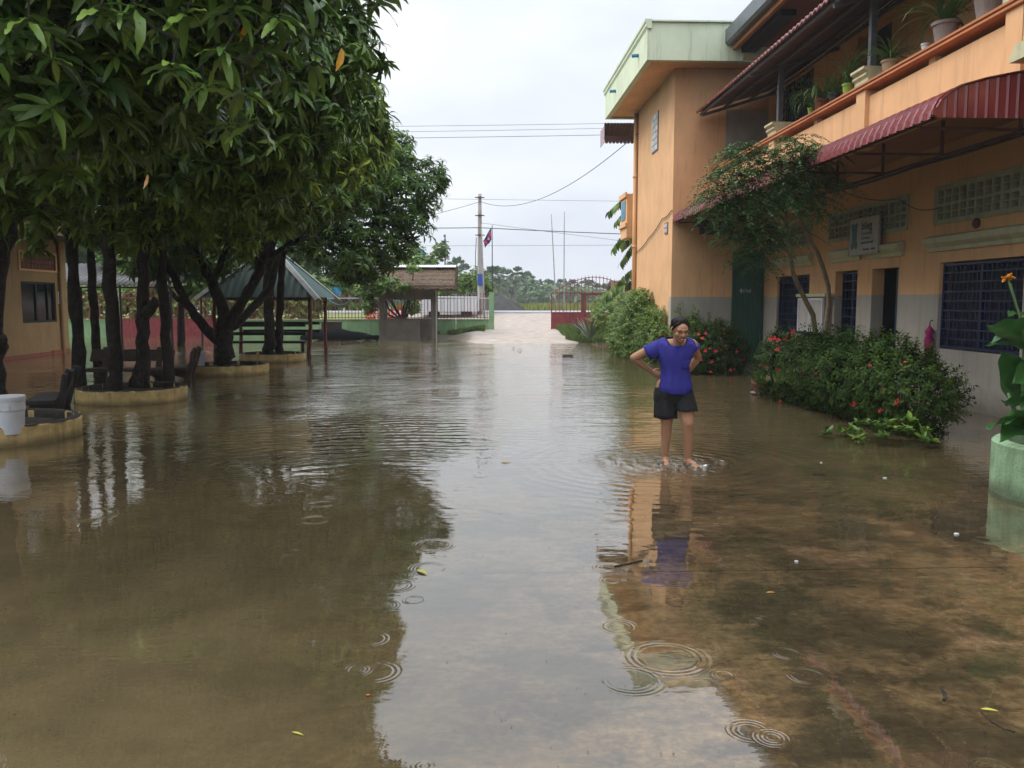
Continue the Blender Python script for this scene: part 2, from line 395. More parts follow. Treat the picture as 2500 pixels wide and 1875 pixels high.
def rosette(nl, L, W, nseg, elev=(-.2, .5), droop=.8, fold=.25, wav=0., stem=.0):
    Vs, Fs, Ts, off = [], [], [], 0
    for k in range(nl):
        s = rng.uniform(.7, 1.1); V, F = leaf(L * s, W * s * rng.uniform(.85, 1.1), nseg, fold, droop * rng.uniform(.6, 1.3), rng.uniform(*elev), wav)
        roll = rng.uniform(-.5, .5); c, q = math.cos(roll), math.sin(roll)
        V = V @ np.array([[1, 0, 0], [0, c, -q], [0, q, c]]).T
        a = k * 2.4 + rng.uniform(-.3, .3); c, q = math.cos(a), math.sin(a)
        V = V @ np.array([[c, -q, 0], [q, c, 0], [0, 0, 1]]).T + np.array([0, 0, -stem * k / nl])
        Vs.append(V); Fs.append(F + off); off += len(V); Ts.append(np.full(len(V), rng.random()))
    return np.concatenate(Vs), np.concatenate(Fs), np.concatenate(Ts)
def shell_points(blobs, dens, inner=.5, cull=.5, zmin=None, up=.0):
    """blobs: (x,y,z,rx,ry,rz); points near blob surfaces, with outward directions"""
    B = np.array(blobs, float); P, D = [], []
    for b in B:
        area = 4 * np.pi * ((b[3] * b[4]) ** 1.6 + (b[3] * b[5]) ** 1.6 + (b[4] * b[5]) ** 1.6) ** (1 / 1.6) / 3 ** (1 / 1.6)
        n = max(3, int(area * dens)); d = rng.normal(size=(n, 3)); d /= np.linalg.norm(d, axis=1, keepdims=True)
        lump = 1 + .13 * np.sin(5 * d[:, 0] + b[0] * 3) * np.sin(4 * d[:, 1] + b[1]) + .1 * np.sin(9 * d[:, 2] + b[2]) * np.sin(8 * d[:, 0])
        r = (1 - inner * rng.random(n) ** 1.7) * lump
        p = b[:3] + d * r[:, None] * b[3:]; keep = np.ones(n, bool)
        for q in B:
            if q is b: continue
            keep &= np.linalg.norm((p - q[:3]) / q[3:], axis=1) > cull
        if zmin is not None: keep &= p[:, 2] > zmin
        P.append(p[keep]); D.append(d[keep])
    return np.concatenate(P), np.concatenate(D)
def limb(p, q, r0, r1, n=6, wob=.12, sag=0.):
    p, q = Vector(p), Vector(q); L = (q - p).length; pts = []
    for k in range(n + 1):
        t = k / n; o = Vector((rnd.gauss(0, 1), rnd.gauss(0, 1), rnd.gauss(0, .4))) * wob * L * .12 * math.sin(math.pi * t)
        pts.append(p.lerp(q, t) + o + Vector((0, 0, sag * L * math.sin(math.pi * t))))
    return pts, [r0 + (r1 - r0) * k / n for k in range(n + 1)]
# ------------------------------------------------------------------ terrain
def smooth(a, b, x):
    t = np.clip((x - a) / (b - a), 0, 1); return t * t * (3 - 2 * t)
def ground_z(x, y):
    x = np.asarray(x, float); y = np.asarray(y, float)
    z = np.full(np.broadcast(x, y).shape, -.16)
    path = 1 - smooth(1.7, 3.4, np.abs(x - 1.9) + .12 * np.sin(y * 1.3) + .2 * np.sin(x * 2.1 + y))       # causeway to the gate
    z = z + path * (.16 + np.clip((y - 33.6) * .074, -.08, .36))
    bank = smooth(35.5, 39.5, y + .8 * np.sin(x * .7) + .4 * np.sin(x * 1.9)) * (1 - path)
    z = z + bank * np.where(x > 3, .50, np.where(x > -2.6, .30, .02))
    rb = smooth(4.6, 6.4, x) * smooth(29, 33, y) * (1 - smooth(36, 39, y)); z = np.maximum(z, -.16 + .3 * rb)
    road = smooth(41.0, 50.0, y); z = z * (1 - road) + road * 1.0
    z = z - smooth(60, 90, y) * .45
    return z
xs = np.concatenate([np.array([-900, -400, -200, -90, -50.]), np.arange(-32, 24, .5), np.array([30, 50, 90, 200, 400, 900.])])
ys = np.concatenate([np.array([-60, -20, -5, 10, 20.]), np.arange(22, 60, .5), np.array([65, 70, 80, 90, 120, 200, 400, 900.])])
GX, GY = np.meshgrid(xs, ys); GZ = ground_z(GX, GY)
nzv = .012 * np.sin(GX * 3.1 + GY * 1.7) * np.sin(GY * 2.3); GZ = GZ + np.where((GY > 28) & (GY < 60), nzv, 0)
V = np.stack([GX, GY, GZ], -1).reshape(-1, 3); nx = len(xs)
ii, jj = np.meshgrid(np.arange(len(ys) - 1), np.arange(nx - 1), indexing='ij'); a = (ii * nx + jj).ravel()
F = np.stack([a, a + 1, a + nx + 1, a + nx], 1)
m_ground, n, l, b = nodes_of('ground_earth')
geo = n.new('ShaderNodeNewGeometry'); sx = n.new('ShaderNodeSeparateXYZ'); l.new(geo.outputs['Position'], sx.inputs[0])
n1 = n.new('ShaderNodeTexNoise'); n1.inputs['Scale'].default_value = 1.3; n1.inputs['Detail'].default_value = 8; l.new(geo.outputs['Position'], n1.inputs['Vector'])
rp = n.new('ShaderNodeValToRGB'); rp.color_ramp.elements[0].position = .3; rp.color_ramp.elements[0].color = (.085, .065, .04, 1); rp.color_ramp.elements[1].position = .7; rp.color_ramp.elements[1].color = (.17, .13, .085, 1)
l.new(n1.outputs['Fac'], rp.inputs['Fac'])
def mth(n, l, op, a, b_=None, c=None, clamp=False):
    q = n.new('ShaderNodeMath'); q.operation = op; q.use_clamp = clamp
    for i, v in enumerate((a, b_, c)):
        if v is None: continue
        if isinstance(v, (int, float)): q.inputs[i].default_value = v
        else: l.new(v, q.inputs[i])
    return q.outputs[0]
def mrange(n, l, v, a, b_, c=0., d=1., smooth_=True):
    q = n.new('ShaderNodeMapRange'); q.interpolation_type = 'SMOOTHSTEP' if smooth_ else 'LINEAR'
    l.new(v, q.inputs['Value']); q.inputs['From Min'].default_value = a; q.inputs['From Max'].default_value = b_; q.inputs['To Min'].default_value = c; q.inputs['To Max'].default_value = d
    return q.outputs['Result']
def cmix(n, l, f, a, b_):
    q = n.new('ShaderNodeMix'); q.data_type = 'RGBA'
    if isinstance(f, (int, float)): q.inputs['Factor'].default_value = f
    else: l.new(f, q.inputs['Factor'])
    for k, v in (('A', a), ('B', b_)):
        if isinstance(v, tuple): q.inputs[k].default_value = (*v, 1)
        else: l.new(v, q.inputs[k])
    return q.outputs['Result']
# sand coloured drive and road shoulder beyond the gate, grass further out
wob = mth(n, l, 'MULTIPLY_ADD', n1.outputs['Fac'], 1.6, -.8)
dx = mth(n, l, 'ABSOLUTE', mth(n, l, 'SUBTRACT', sx.outputs['X'], 1.9))
drive = mth(n, l, 'MULTIPLY', mth(n, l, 'SUBTRACT', 1., mrange(n, l, mth(n, l, 'ADD', dx, wob), 1.9, 2.6)), mrange(n, l, sx.outputs['Y'], 28, 29))
should = mth(n, l, 'MULTIPLY', mth(n, l, 'MULTIPLY', mrange(n, l, mth(n, l, 'ADD', sx.outputs['X'], wob), -6.5, -4.0), mrange(n, l, mth(n, l, 'ADD', sx.outputs['Y'], wob), 40.5, 41.5)), mth(n, l, 'SUBTRACT', 1., mrange(n, l, sx.outputs['Y'], 58, 60)))
sand = mth(n, l, 'MAXIMUM', drive, should)
far = mrange(n, l, mth(n, l, 'ADD', sx.outputs['Y'], wob), 57.5, 58.5)
n3 = n.new('ShaderNodeTexNoise'); n3.inputs['Scale'].default_value = .12; n3.inputs['Detail'].default_value = 6; l.new(geo.outputs['Position'], n3.inputs['Vector'])
r3 = n.new('ShaderNodeValToRGB'); r3.color_ramp.elements[0].color = (.10, .13, .03, 1); r3.color_ramp.elements[1].color = (.26, .26, .07, 1); r3.color_ramp.elements[0].position = .35; r3.color_ramp.elements[1].position = .65
l.new(n3.outputs['Fac'], r3.inputs['Fac'])
n4 = n.new('ShaderNodeTexNoise'); n4.inputs['Scale'].default_value = 2.2; n4.inputs['Detail'].default_value = 8; n4.inputs['Roughness'].default_value = .65; l.new(geo.outputs['Position'], n4.inputs['Vector'])
r4 = n.new('ShaderNodeValToRGB'); r4.color_ramp.elements[0].color = (.29, .235, .19, 1); r4.color_ramp.elements[1].color = (.45, .385, .33, 1); r4.color_ramp.elements[0].position = .3; r4.color_ramp.elements[1].position = .7
l.new(n4.outputs['Fac'], r4.inputs['Fac'])
c = cmix(n, l, sand, rp.outputs['Color'], r4.outputs['Color']); c = cmix(n, l, far, c, r3.outputs['Color'])
lft = mth(n, l, 'MULTIPLY', mth(n, l, 'SUBTRACT', 1., mrange(n, l, sx.outputs['X'], -7, -5)), mrange(n, l, sx.outputs['Y'], 41, 43)); c = cmix(n, l, lft, c, r3.outputs['Color'])
l.new(c, b.inputs['Base Color']); b.inputs['Roughness'].default_value = .7
bp = n.new('ShaderNodeBump'); bp.inputs['Distance'].default_value = .03; bp.inputs['Strength'].default_value = .5; l.new(n4.outputs['Fac'], bp.inputs['Height']); l.new(bp.outputs['Normal'], b.inputs['Normal'])
g = bpy.data.objects.new('ground', fast_mesh('ground', V, F, m_ground, smooth=True)); col.objects.link(g)
tag(g, 'brown earth rising from the flooded yard to the roadside and far green field', kind='structure')

# road
rx = np.linspace(-120, 140, 60); mbr = MB()
mbr.grid([[(x, y, z) for x in rx] for y, z in ((49.6, 1.03), (50.0, 1.075), (53.2, 1.10), (56.3, 1.075), (56.8, 1.02))])
tag(mbr.build('road', m_asphalt, smooth=True), 'pale wet tarred road passing beyond the gate', kind='structure')

# concrete yard under the water: slabs with open joints
m_yard, n, l, b = nodes_of('wet_concrete')
geo = n.new('ShaderNodeNewGeometry'); P = geo.outputs['Position']
def noise(scale, det=8, rough=.6, stretch=None, off=0):
    q = n.new('ShaderNodeTexNoise'); q.inputs['Scale'].default_value = scale; q.inputs['Detail'].default_value = det; q.inputs['Roughness'].default_value = rough
    mpn = n.new('ShaderNodeMapping'); mpn.inputs['Location'].default_value = (off, off * .7, 0)
    if stretch: mpn.inputs['Scale'].default_value = stretch
    l.new(P, mpn.inputs['Vector']); l.new(mpn.outputs['Vector'], q.inputs['Vector']); return q.outputs['Fac']
big = noise(.75, 5, .55); mid = noise(2.6, 9, .7, off=4); fine = noise(22, 6, .7, off=9)
r1 = n.new('ShaderNodeValToRGB'); e = r1.color_ramp.elements
e[0].position = .34; e[0].color = (.16, .125, .075, 1); e[1].position = .66; e[1].color = (.36, .235, .135, 1); x_ = e.new(.5); x_.color = (.27, .19, .11, 1)
l.new(mid, r1.inputs['Fac'])
algae = mrange(n, l, mth(n, l, 'MULTIPLY_ADD', mid, .55, mth(n, l, 'MULTIPLY', big, .6)), .53, .63)
c = cmix(n, l, mth(n, l, 'MULTIPLY', algae, .93), r1.outputs['Color'], (.06, .052, .03))
pink = mrange(n, l, noise(1.3, 4, .5, off=21), .58, .64); c = cmix(n, l, mth(n, l, 'MULTIPLY', pink, .55), c, (.38, .25, .17))
hs = n.new('ShaderNodeHueSaturation'); l.new(c, hs.inputs['Color']); l.new(mth(n, l, 'MULTIPLY', mrange(n, l, fine, .3, .7, .6, 1.4), mrange(n, l, noise(7, 7, .75, off=31, stretch=(.7, 1.6, 1)), .35, .65, .6, 1.3)), hs.inputs['Value'])
# hairline cracks
vo = n.new('ShaderNodeTexVoronoi'); vo.feature = 'DISTANCE_TO_EDGE'; vo.inputs['Scale'].default_value = .42
nv = n.new('ShaderNodeTexNoise'); nv.inputs['Scale'].default_value = 2.5; nv.inputs['Detail'].default_value = 6; l.new(P, nv.inputs['Vector'])
vadd = n.new('ShaderNodeVectorMath'); vadd.operation = 'MULTIPLY_ADD'; l.new(nv.outputs['Color'], vadd.inputs[0]); vadd.inputs[1].default_value = (.5, .5, 0); l.new(P, vadd.inputs[2]); l.new(vadd.outputs['Vector'], vo.inputs['Vector'])
crack = mth(n, l, 'SUBTRACT', 1., mrange(n, l, vo.outputs['Distance'], .0, .006))
cm = cmix(n, l, mth(n, l, 'MULTIPLY', crack, .55), hs.outputs['Color'], (.06, .04, .025))
l.new(cm, b.inputs['Base Color']); b.inputs['Roughness'].default_value = .8
yard = thing('courtyard_floor', (0, 0, 0), 'flooded concrete courtyard slabs under shallow brown water', None); yard['kind'] = 'structure'
slab_me = {}
for j, (y0, y1) in enumerate([(-2.5, 1.2), (1.2, 5.2), (5.2, 9.4), (9.4, 13.6), (13.6, 17.8), (17.8, 22.0), (22.0, 26.2), (26.2, 29.6)]):
    for i, (x0, x1) in enumerate([(-4.9, -.75), (-.75, 3.4), (3.4, 7.55)]):
        w, h = x1 - x0 - .004, y1 - y0 - .012; key = (round(w, 2), round(h, 2))
        if key not in slab_me:
            mb = MB(); mb.box(0, w, 0, h, -.1, 0); me = bpy.data.meshes.new('concrete_slab'); me.from_pydata(mb.v, [], mb.f); me.materials.append(m_yard); slab_me[key] = me
        link('concrete_slab', slab_me[key], yard, (x0 + .002, y0 + .006, -.045))

# ------------------------------------------------------------------ flood water
m_water = bpy.data.materials.new('flood_water'); m_water.use_nodes = True
n, l = m_water.node_tree.nodes, m_water.node_tree.links; n.clear()
out = n.new('ShaderNodeOutputMaterial'); geo = n.new('ShaderNodeNewGeometry'); P = geo.outputs['Position']
sx = n.new('ShaderNodeSeparateXYZ'); l.new(P, sx.inputs[0]); PX, PY = sx.outputs['X'], sx.outputs['Y']
big = noise(.55, 5, .6); silt = noise(2.0, 8, .62, off=3)
# silt: thick towards the left and far away, thin over the slabs in front
tx = mrange(n, l, mth(n, l, 'MULTIPLY_ADD', big, 1.4, mth(n, l, 'SUBTRACT', .1, PX)), -.2, 2.2, 0, .75)
ty = mrange(n, l, PY, 4.5, 13, 0, .9)
tur = mth(n, l, 'ADD', mth(n, l, 'MAXIMUM', tx, ty), mth(n, l, 'MULTIPLY_ADD', silt, .3, -.10), clamp=True)
tur = mth(n, l, 'MINIMUM', tur, .97)
mudr = n.new('ShaderNodeValToRGB'); mudr.color_ramp.elements[0].position = .35; mudr.color_ramp.elements[0].color = (.122, .096, .048, 1); mudr.color_ramp.elements[1].position = .7; mudr.color_ramp.elements[1].color = (.170, .126, .064, 1)
l.new(silt, mudr.inputs['Fac'])
# ripples
def ring(cx, cy, r0, lam, wid, amp):
    v = n.new('ShaderNodeVectorMath'); v.operation = 'DISTANCE'; l.new(P, v.inputs[0]); v.inputs[1].default_value = (cx, cy, 0)
    d = mth(n, l, 'SUBTRACT', v.outputs['Value'], r0)
    s = mth(n, l, 'SINE', mth(n, l, 'MULTIPLY', d, 2 * math.pi / lam))
    e = mth(n, l, 'POWER', 2.718, mth(n, l, 'MULTIPLY', mth(n, l, 'MULTIPLY', d, d), -1 / wid ** 2))
    return mth(n, l, 'MULTIPLY', mth(n, l, 'MULTIPLY', s, e), amp)
def pz(px, py):
    v = at(px, py, 1.) - Vector((0, 0, CAM_H)); t = -CAM_H / v.z; return v.x * t, v.y * t
H = []
for px, py, r0, lam, wid, amp in [(905, 1560, .10, .028, .045, .0016), (1010, 1465, .07, .024, .03, .0012), (940, 1478, .08, .024, .035, .0014), (1045, 1388, .13, .026, .04, .0013),
                                  (965, 1430, .12, .03, .05, .0014), (1486, 1385, .10, .028, .045, .0016), (1490, 1417, .06, .024, .03, .0014), (1630, 1605, .21, .036, .06, .0022),
                                  (1540, 1660, .16, .03, .05, .0018), (1830, 1785, .09, .024, .04, .0015), (1765, 1648, .05, .02, .02, .0012), (785, 1843, .07, .024, .025, .0014),
                                  (1510, 1530, .10, .028, .045, .0014), (1635, 1348, .06, .024, .02, .0012), (230, 1255, .22, .045, .07, .0020), (1060, 1330, .16, .03, .05, .0014), (915, 1640, .12, .03, .05, .0012)]:
    H.append(ring(*pz(px, py), r0 * .8, lam * .9, wid * .5, amp * .24))
# rings spreading from the wading feet, choppy close to them
fv = n.new('ShaderNodeVectorMath'); fv.operation = 'DISTANCE'; l.new(P, fv.inputs[0]); fv.inputs[1].default_value = (2.05, 8.62, 0); fd = fv.outputs['Value']
wn_ = noise(1.6, 3, .5, off=5)
s = mth(n, l, 'SINE', mth(n, l, 'MULTIPLY', mth(n, l, 'MULTIPLY_ADD', wn_, .35, fd), 2 * math.pi / .17))
amp = mth(n, l, 'MULTIPLY', mrange(n, l, fd, .2, .5), mth(n, l, 'POWER', 2.718, mth(n, l, 'MULTIPLY', fd, -1.1)))
H.append(mth(n, l, 'MULTIPLY', mth(n, l, 'MULTIPLY', s, amp), .0045))
chop = noise(9, 4, .6, off=2)
cmask = mth(n, l, 'SUBTRACT', 1., mrange(n, l, mth(n, l, 'MULTIPLY_ADD', big, .5, fd), .4, 1.5))
H.append(mth(n, l, 'MULTIPLY', mth(n, l, 'MULTIPLY', chop, cmask), .035))
# a train of wavelets left of the middle
tv = n.new('ShaderNodeVectorMath'); tv.operation = 'DISTANCE'; l.new(P, tv.inputs[0]); tv.inputs[1].default_value = (-.9, 6.6, 0)
s = mth(n, l, 'SINE', mth(n, l, 'MULTIPLY', mth(n, l, 'MULTIPLY_ADD', wn_, .5, tv.outputs['Value']), 2 * math.pi / .24))
cv = n.new('ShaderNodeVectorMath'); cv.operation = 'DISTANCE'; l.new(P, cv.inputs[0]); cv.inputs[1].default_value = (-1.5, 10.6, 0)
am = mth(n, l, 'SUBTRACT', 1., mrange(n, l, cv.outputs['Value'], .5, 2.6))
H.append(mth(n, l, 'MULTIPLY', mth(n, l, 'MULTIPLY', s, am), .0105))
# general wind and rain ripple, stronger far away
sw = noise(2.4, 3, .5, stretch=(.55, 1.5, 1), off=1); sw2 = noise(8, 3, .55, stretch=(.6, 1.4, 1), off=6)
fa = mrange(n, l, PY, 5.5, 15, .0006, .010); fa = mth(n, l, 'MULTIPLY', fa, mrange(n, l, big, .35, .6, .45, 1.2))
H.append(mth(n, l, 'MULTIPLY', sw, mth(n, l, 'MULTIPLY', fa, 1.5))); H.append(mth(n, l, 'MULTIPLY', sw2, fa))
# little rain rings at random
for scl, off, thr, lam in ((1.7, 0, .70, .026), (2.9, 3.3, .78, .018)):
    v = n.new('ShaderNodeTexVoronoi'); v.voronoi_dimensions = '2D'; v.inputs['Scale'].default_value = scl
    mpn = n.new('ShaderNodeMapping'); mpn.inputs['Location'].default_value = (off, off, 0); l.new(P, mpn.inputs['Vector']); l.new(mpn.outputs['Vector'], v.inputs['Vector'])
    sc_ = n.new('ShaderNodeSeparateColor'); l.new(v.outputs['Color'], sc_.inputs[0])
    d = mth(n, l, 'SUBTRACT', mth(n, l, 'MULTIPLY', v.outputs['Distance'], 1 / scl), mth(n, l, 'MULTIPLY_ADD', sc_.outputs['Green'], .10 / scl * 1.7, .02))
    s = mth(n, l, 'SINE', mth(n, l, 'MULTIPLY', d, 2 * math.pi / lam))
    e = mth(n, l, 'POWER', 2.718, mth(n, l, 'MULTIPLY', mth(n, l, 'MULTIPLY', d, d), -1 / .026 ** 2))
    H.append(mth(n, l, 'MULTIPLY', mth(n, l, 'MULTIPLY', mth(n, l, 'MULTIPLY', s, e), mth(n, l, 'GREATER_THAN', sc_.outputs['Red'], thr + .06)), .00035))
rings = H[0]
for q in H[1:17]: rings = mth(n, l, 'ADD', rings, q)
h = mth(n, l, 'MULTIPLY', rings, mrange(n, l, noise(4.5, 3, .5, off=12), .40, .58, .15, 1.0))
for q in H[17:]: h = mth(n, l, 'ADD', h, q)
bp = n.new('ShaderNodeBump'); bp.inputs['Strength'].default_value = 1; bp.inputs['Distance'].default_value = 1; l.new(h, bp.inputs['Height'])
fr = n.new('ShaderNodeFresnel'); fr.inputs['IOR'].default_value = 1.33; l.new(bp.outputs['Normal'], fr.inputs['Normal'])
frb = mth(n, l, 'POWER', fr.outputs['Fac'], .59)
gl = n.new('ShaderNodeBsdfGlossy'); gl.inputs['Roughness'].default_value = .015; gl.inputs['Color'].default_value = (.97, .96, .94, 1); l.new(bp.outputs['Normal'], gl.inputs['Normal'])
df = n.new('ShaderNodeBsdfDiffuse'); l.new(mudr.outputs['Color'], df.inputs['Color'])
tr = n.new('ShaderNodeBsdfTransparent'); tr.inputs['Color'].default_value = (.93, .88, .76, 1)
m1 = n.new('ShaderNodeMixShader'); l.new(tur, m1.inputs[0]); l.new(tr.outputs[0], m1.inputs[1]); l.new(df.outputs[0], m1.inputs[2])
m2 = n.new('ShaderNodeMixShader'); l.new(frb, m2.inputs[0]); l.new(m1.outputs[0], m2.inputs[1]); l.new(gl.outputs[0], m2.inputs[2]); l.new(m2.outputs[0], out.inputs['Surface'])
mb = MB(); mb.grid([[(x, y, 0) for x in (-45, -20, 0, 12, 30)] for y in (-12, 0, 10, 20, 30, 41.2)])
tag(mb.build('flood_water', m_water), 'brown rippled flood water covering the courtyard', kind='structure')

# ------------------------------------------------------------------ right-hand building
WX, FY, BX = 7.59, 22.12, 5.12
bld = thing('school_building', (WX, 14, 0), 'orange two storey building with grey base, balcony and mint roof parapet along the courtyard', 'building')
holes = [(11.45, 13.6, .91, 2.31), (14.95, 15.97, -.3, 2.30), (16.6, 17.64, -.3, 2.31), (19.03, 21.1, .91, 2.30), (11.2, 13.76, 2.99, 3.5), (14.75, 17.97, 2.99, 3.5), (19.0, 21.7, 2.99, 3.45), (5.5, 8.0, .91, 2.31), (5.4, 8.1, 2.99, 3.5)]
wall_cells('x', WX, WX + .24, -4, FY, -.3, 4.25, holes).build('ground_floor_wall', m_wall, bld)
wall_cells('x', WX, WX + .24, -4, FY, 4.30, 7.95, [(19.2, 21.5, 5.45, 6.95), (15.6, 17.0, 4.45, 6.9), (10.9, 12.5, 4.45, 6.9), (6, 8.5, 5.4, 6.9)]).build('upper_wall', m_orange, bld)
wall_cells('y', FY, FY + .25, BX, WX + .24, -.3, 7.72, [(5.84, 6.73, 3.43, 3.80)]).build('wing_front_wall', m_wall, bld)
wall_cells('x', BX, BX + .24, FY + .25, 27.4, -.3, 7.72, []).build('wing_side_wall', m_orange, bld)
mb = MB(); mb.box(BX + .24, 13, 27.16, 27.4, -.3, 7.72); mb.box(12.8, 13, -4, 27.16, -.3, 7.9); mb.box(WX + .24, 12.8, -4.2, -4, -.3, 7.9); mb.build('rear_wall', m_orange, bld)
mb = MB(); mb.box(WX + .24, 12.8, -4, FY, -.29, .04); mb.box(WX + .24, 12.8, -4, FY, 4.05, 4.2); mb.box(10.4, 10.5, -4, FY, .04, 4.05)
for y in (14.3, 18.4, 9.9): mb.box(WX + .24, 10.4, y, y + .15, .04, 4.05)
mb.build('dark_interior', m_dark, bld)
# red-brown soffit and main roof, gutter
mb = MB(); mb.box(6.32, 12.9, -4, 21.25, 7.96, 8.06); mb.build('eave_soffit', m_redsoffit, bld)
mb = MB(); mb.box(6.45, 12.8, -4, 21.25, 8.06, 8.3); mb.quad((6.3, -4, 8.3), (6.3, 21.2, 8.3), (12.9, 21.2, 9.6), (12.9, -4, 9.6)); mb.build('main_roof', m_corrugdark, bld)
for y0, y1 in ((-4, 4.3), (4.33, 11.2), (11.23, 17.9), (17.93, 21.22)):
    mb = MB(); mb.prism([(6.14, 8.34), (6.14, 8.02), (6.2, 7.96), (6.32, 7.96), (6.32, 8.0), (6.22, 8.03), (6.19, 8.34)], 'y', y0, y1); mb.build('gutter', m_gutter, bld)
mb = MB(); mb.box(6.33, 6.42, -4, 21.2, 7.86, 7.96); mb.build('eave_trim', m_orange2, bld)
mb = MB(); mb.box(6.55, 6.9, 18.5, 21.2, 7.8, 7.94); mb.build('eave_louvre', m_black, bld)
# mint parapet round the wing roof
mb = MB(); mb.box(4.27, 13.2, 21.27, 27.95, 7.66, 7.72); mb.build('wing_soffit', m_orange, bld)
for x0, x1, y0, y1 in ((4.2, 6.6, 21.2, 21.35), (4.2, 4.35, 21.35, 28.0), (4.35, 13.2, 27.85, 28.0), (6.6, 13.2, 21.3, 21.42)):
    mb = MB(); mb.box(x0, x1, y0, y1, 7.6, 8.50); mb.build('roof_parapet', m_mint, bld)
mb = MB(); mb.prism([(4.13, 8.56), (4.13, 8.50), (4.16, 8.46), (4.16, 8.40), (4.20, 8.34), (4.30, 8.34), (4.30, 8.56)], 'y', 21.14, 28.06); mb.build('parapet_moulding', m_mint, bld)
mb = MB(); mb.prism([(21.14, 8.54), (21.14, 8.505), (21.3, 8.505), (21.3, 8.54)], 'x', 4.31, 6.6); mb.build('parapet_cap', m_mint, bld)
# penthouse bit on the roof and blue drain spouts
mb = MB(); mb.box(5.5, 6.9, 24.6, 26.5, 8.3, 9.05); mb.build('roof_tank_base', m_orange, bld)
for y, z in ((22.3, 8.02), (25.9, 8.0)):
    mb = MB(); mb.tube([(4.32, y, z), (4.02, y, z - .02)], .045, 10); mb.build('drain_spout', m_pipe, bld)
for x, z in ((5.55, 9.55), (5.65, 9.5), (6.75, 9.5)):
    mb = MB(); mb.tube([(x, 24.55, 8.5), (x, 24.55, z - .05), (x + .1, 24.5, z)], .025, 8); mb.build('vent_pipe', m_gutter, bld)
# orange downpipe at the wing's far corner
mb = MB(); mb.tube([(BX - .07, 27.1, -.1), (BX - .07, 27.1, 7.6)], .065, 12)
for z in (1.2, 3.4, 5.6): mb.tube([(BX - .07, 27.1, z), (BX - .07, 27.1, z + .07)], .082, 12)
mb.build('downpipe', m_orange, bld, smooth=True)
# glass-block window and number plate on the wing side wall
fw = MB(); fw.box(BX - .025, BX + .01, 24.0, 24.8, 5.94, 7.02); fo = fw.build('window', m_potgrey, bld)
for i in range(3):
    for j in range(6):
        mb = MB(); mb.box(BX - .04, BX - .026, 24.03 + i * .26, 24.26 + i * .26, 5.97 + j * .175, 6.12 + j * .175); mb.build('pane', m_railwhite if (i + j) % 3 else m_white, fo)
# vents: brise blocks
def block_mesh(w, h, t, name='vent_block'):
    mb = MB(); e = .022
    def bxx(a, b_, c, d): mb.box(0, t, a, b_, c, d)
    bxx(0, w, 0, e); bxx(0, w, h - e, h); bxx(0, e, e, h - e); bxx(w - e, w, e, h - e); bxx(e, w - e, h / 2 - .011, h / 2 + .011)
    me = bpy.data.meshes.new(name); me.from_pydata(mb.v, [], mb.f); me.materials.append(m_vent); return me
def vent(y0, y1, z0, z1, parent=bld):
    fr_ = MB(); e = .06
    fr_.box(WX - .03, WX + .1, y0 - e, y1 + e, z1, z1 + e); fr_.box(WX - .03, WX + .1, y0 - e, y1 + e, z0 - e, z0); fr_.box(WX - .03, WX + .1, y0 - e, y0, z0, z1); fr_.box(WX - .03, WX + .1, y1, y1 + e, z0, z1)
    vo_ = fr_.build('vent', m_vent, parent); nn = max(1, round((y1 - y0) / .215)); w = (y1 - y0) / nn; me = block_mesh(w, (z1 - z0) / 2, .12)
    for i in range(nn):
        for j in range(2): link('vent_block', me, vo_, (WX - .012, y0 + i * w, z0 + j * (z1 - z0) / 2))
vent(11.2, 13.76, 2.99, 3.5); vent(14.75, 17.97, 2.99, 3.5); vent(19.0, 21.7, 2.99, 3.45); vent(5.4, 8.1, 2.99, 3.5)
fr_ = MB(); fr_.box(5.84, 6.73, FY + .10, FY + .13, 3.43, 3.8); vo_ = fr_.build('vent', m_black, bld)
me = bpy.data.meshes.new('vent_block'); mb = MB()
w = .89 / 6
for a_ in ((0, w, 0, .015), (0, w, .17, .185), (0, .015, .015, .17), (w - .015, w, .015, .17)): mb.box(a_[0], a_[1], 0, .08, a_[2], a_[3])
mb.bar((0.01, .04, .01), (w - .01, .04, .175), .02); mb.bar((w - .01, .04, .01), (.01, .04, .175), .02)
me.from_pydata(mb.v, [], mb.f); me.materials.append(m_darkgrey)
for i in range(6):
    for j in range(2): link('vent_block', me, vo_, (5.84 + i * w, FY - .005, 3.43 + j * .185))
# lintel ledges (cream mouldings)
for y0, y1 in ((11.1, 13.95), (14.8, 16.15), (16.45, 17.8), (18.85, 21.3), (5.3, 8.2)):
    mb = MB(); mb.prism([(WX, 2.50), (WX - .04, 2.50), (WX - .05, 2.56), (WX - .10, 2.60), (WX - .13, 2.63), (WX - .13, 2.72), (WX, 2.76)], 'y', y0, y1)
    mb.build('ledge', m_cream, bld)
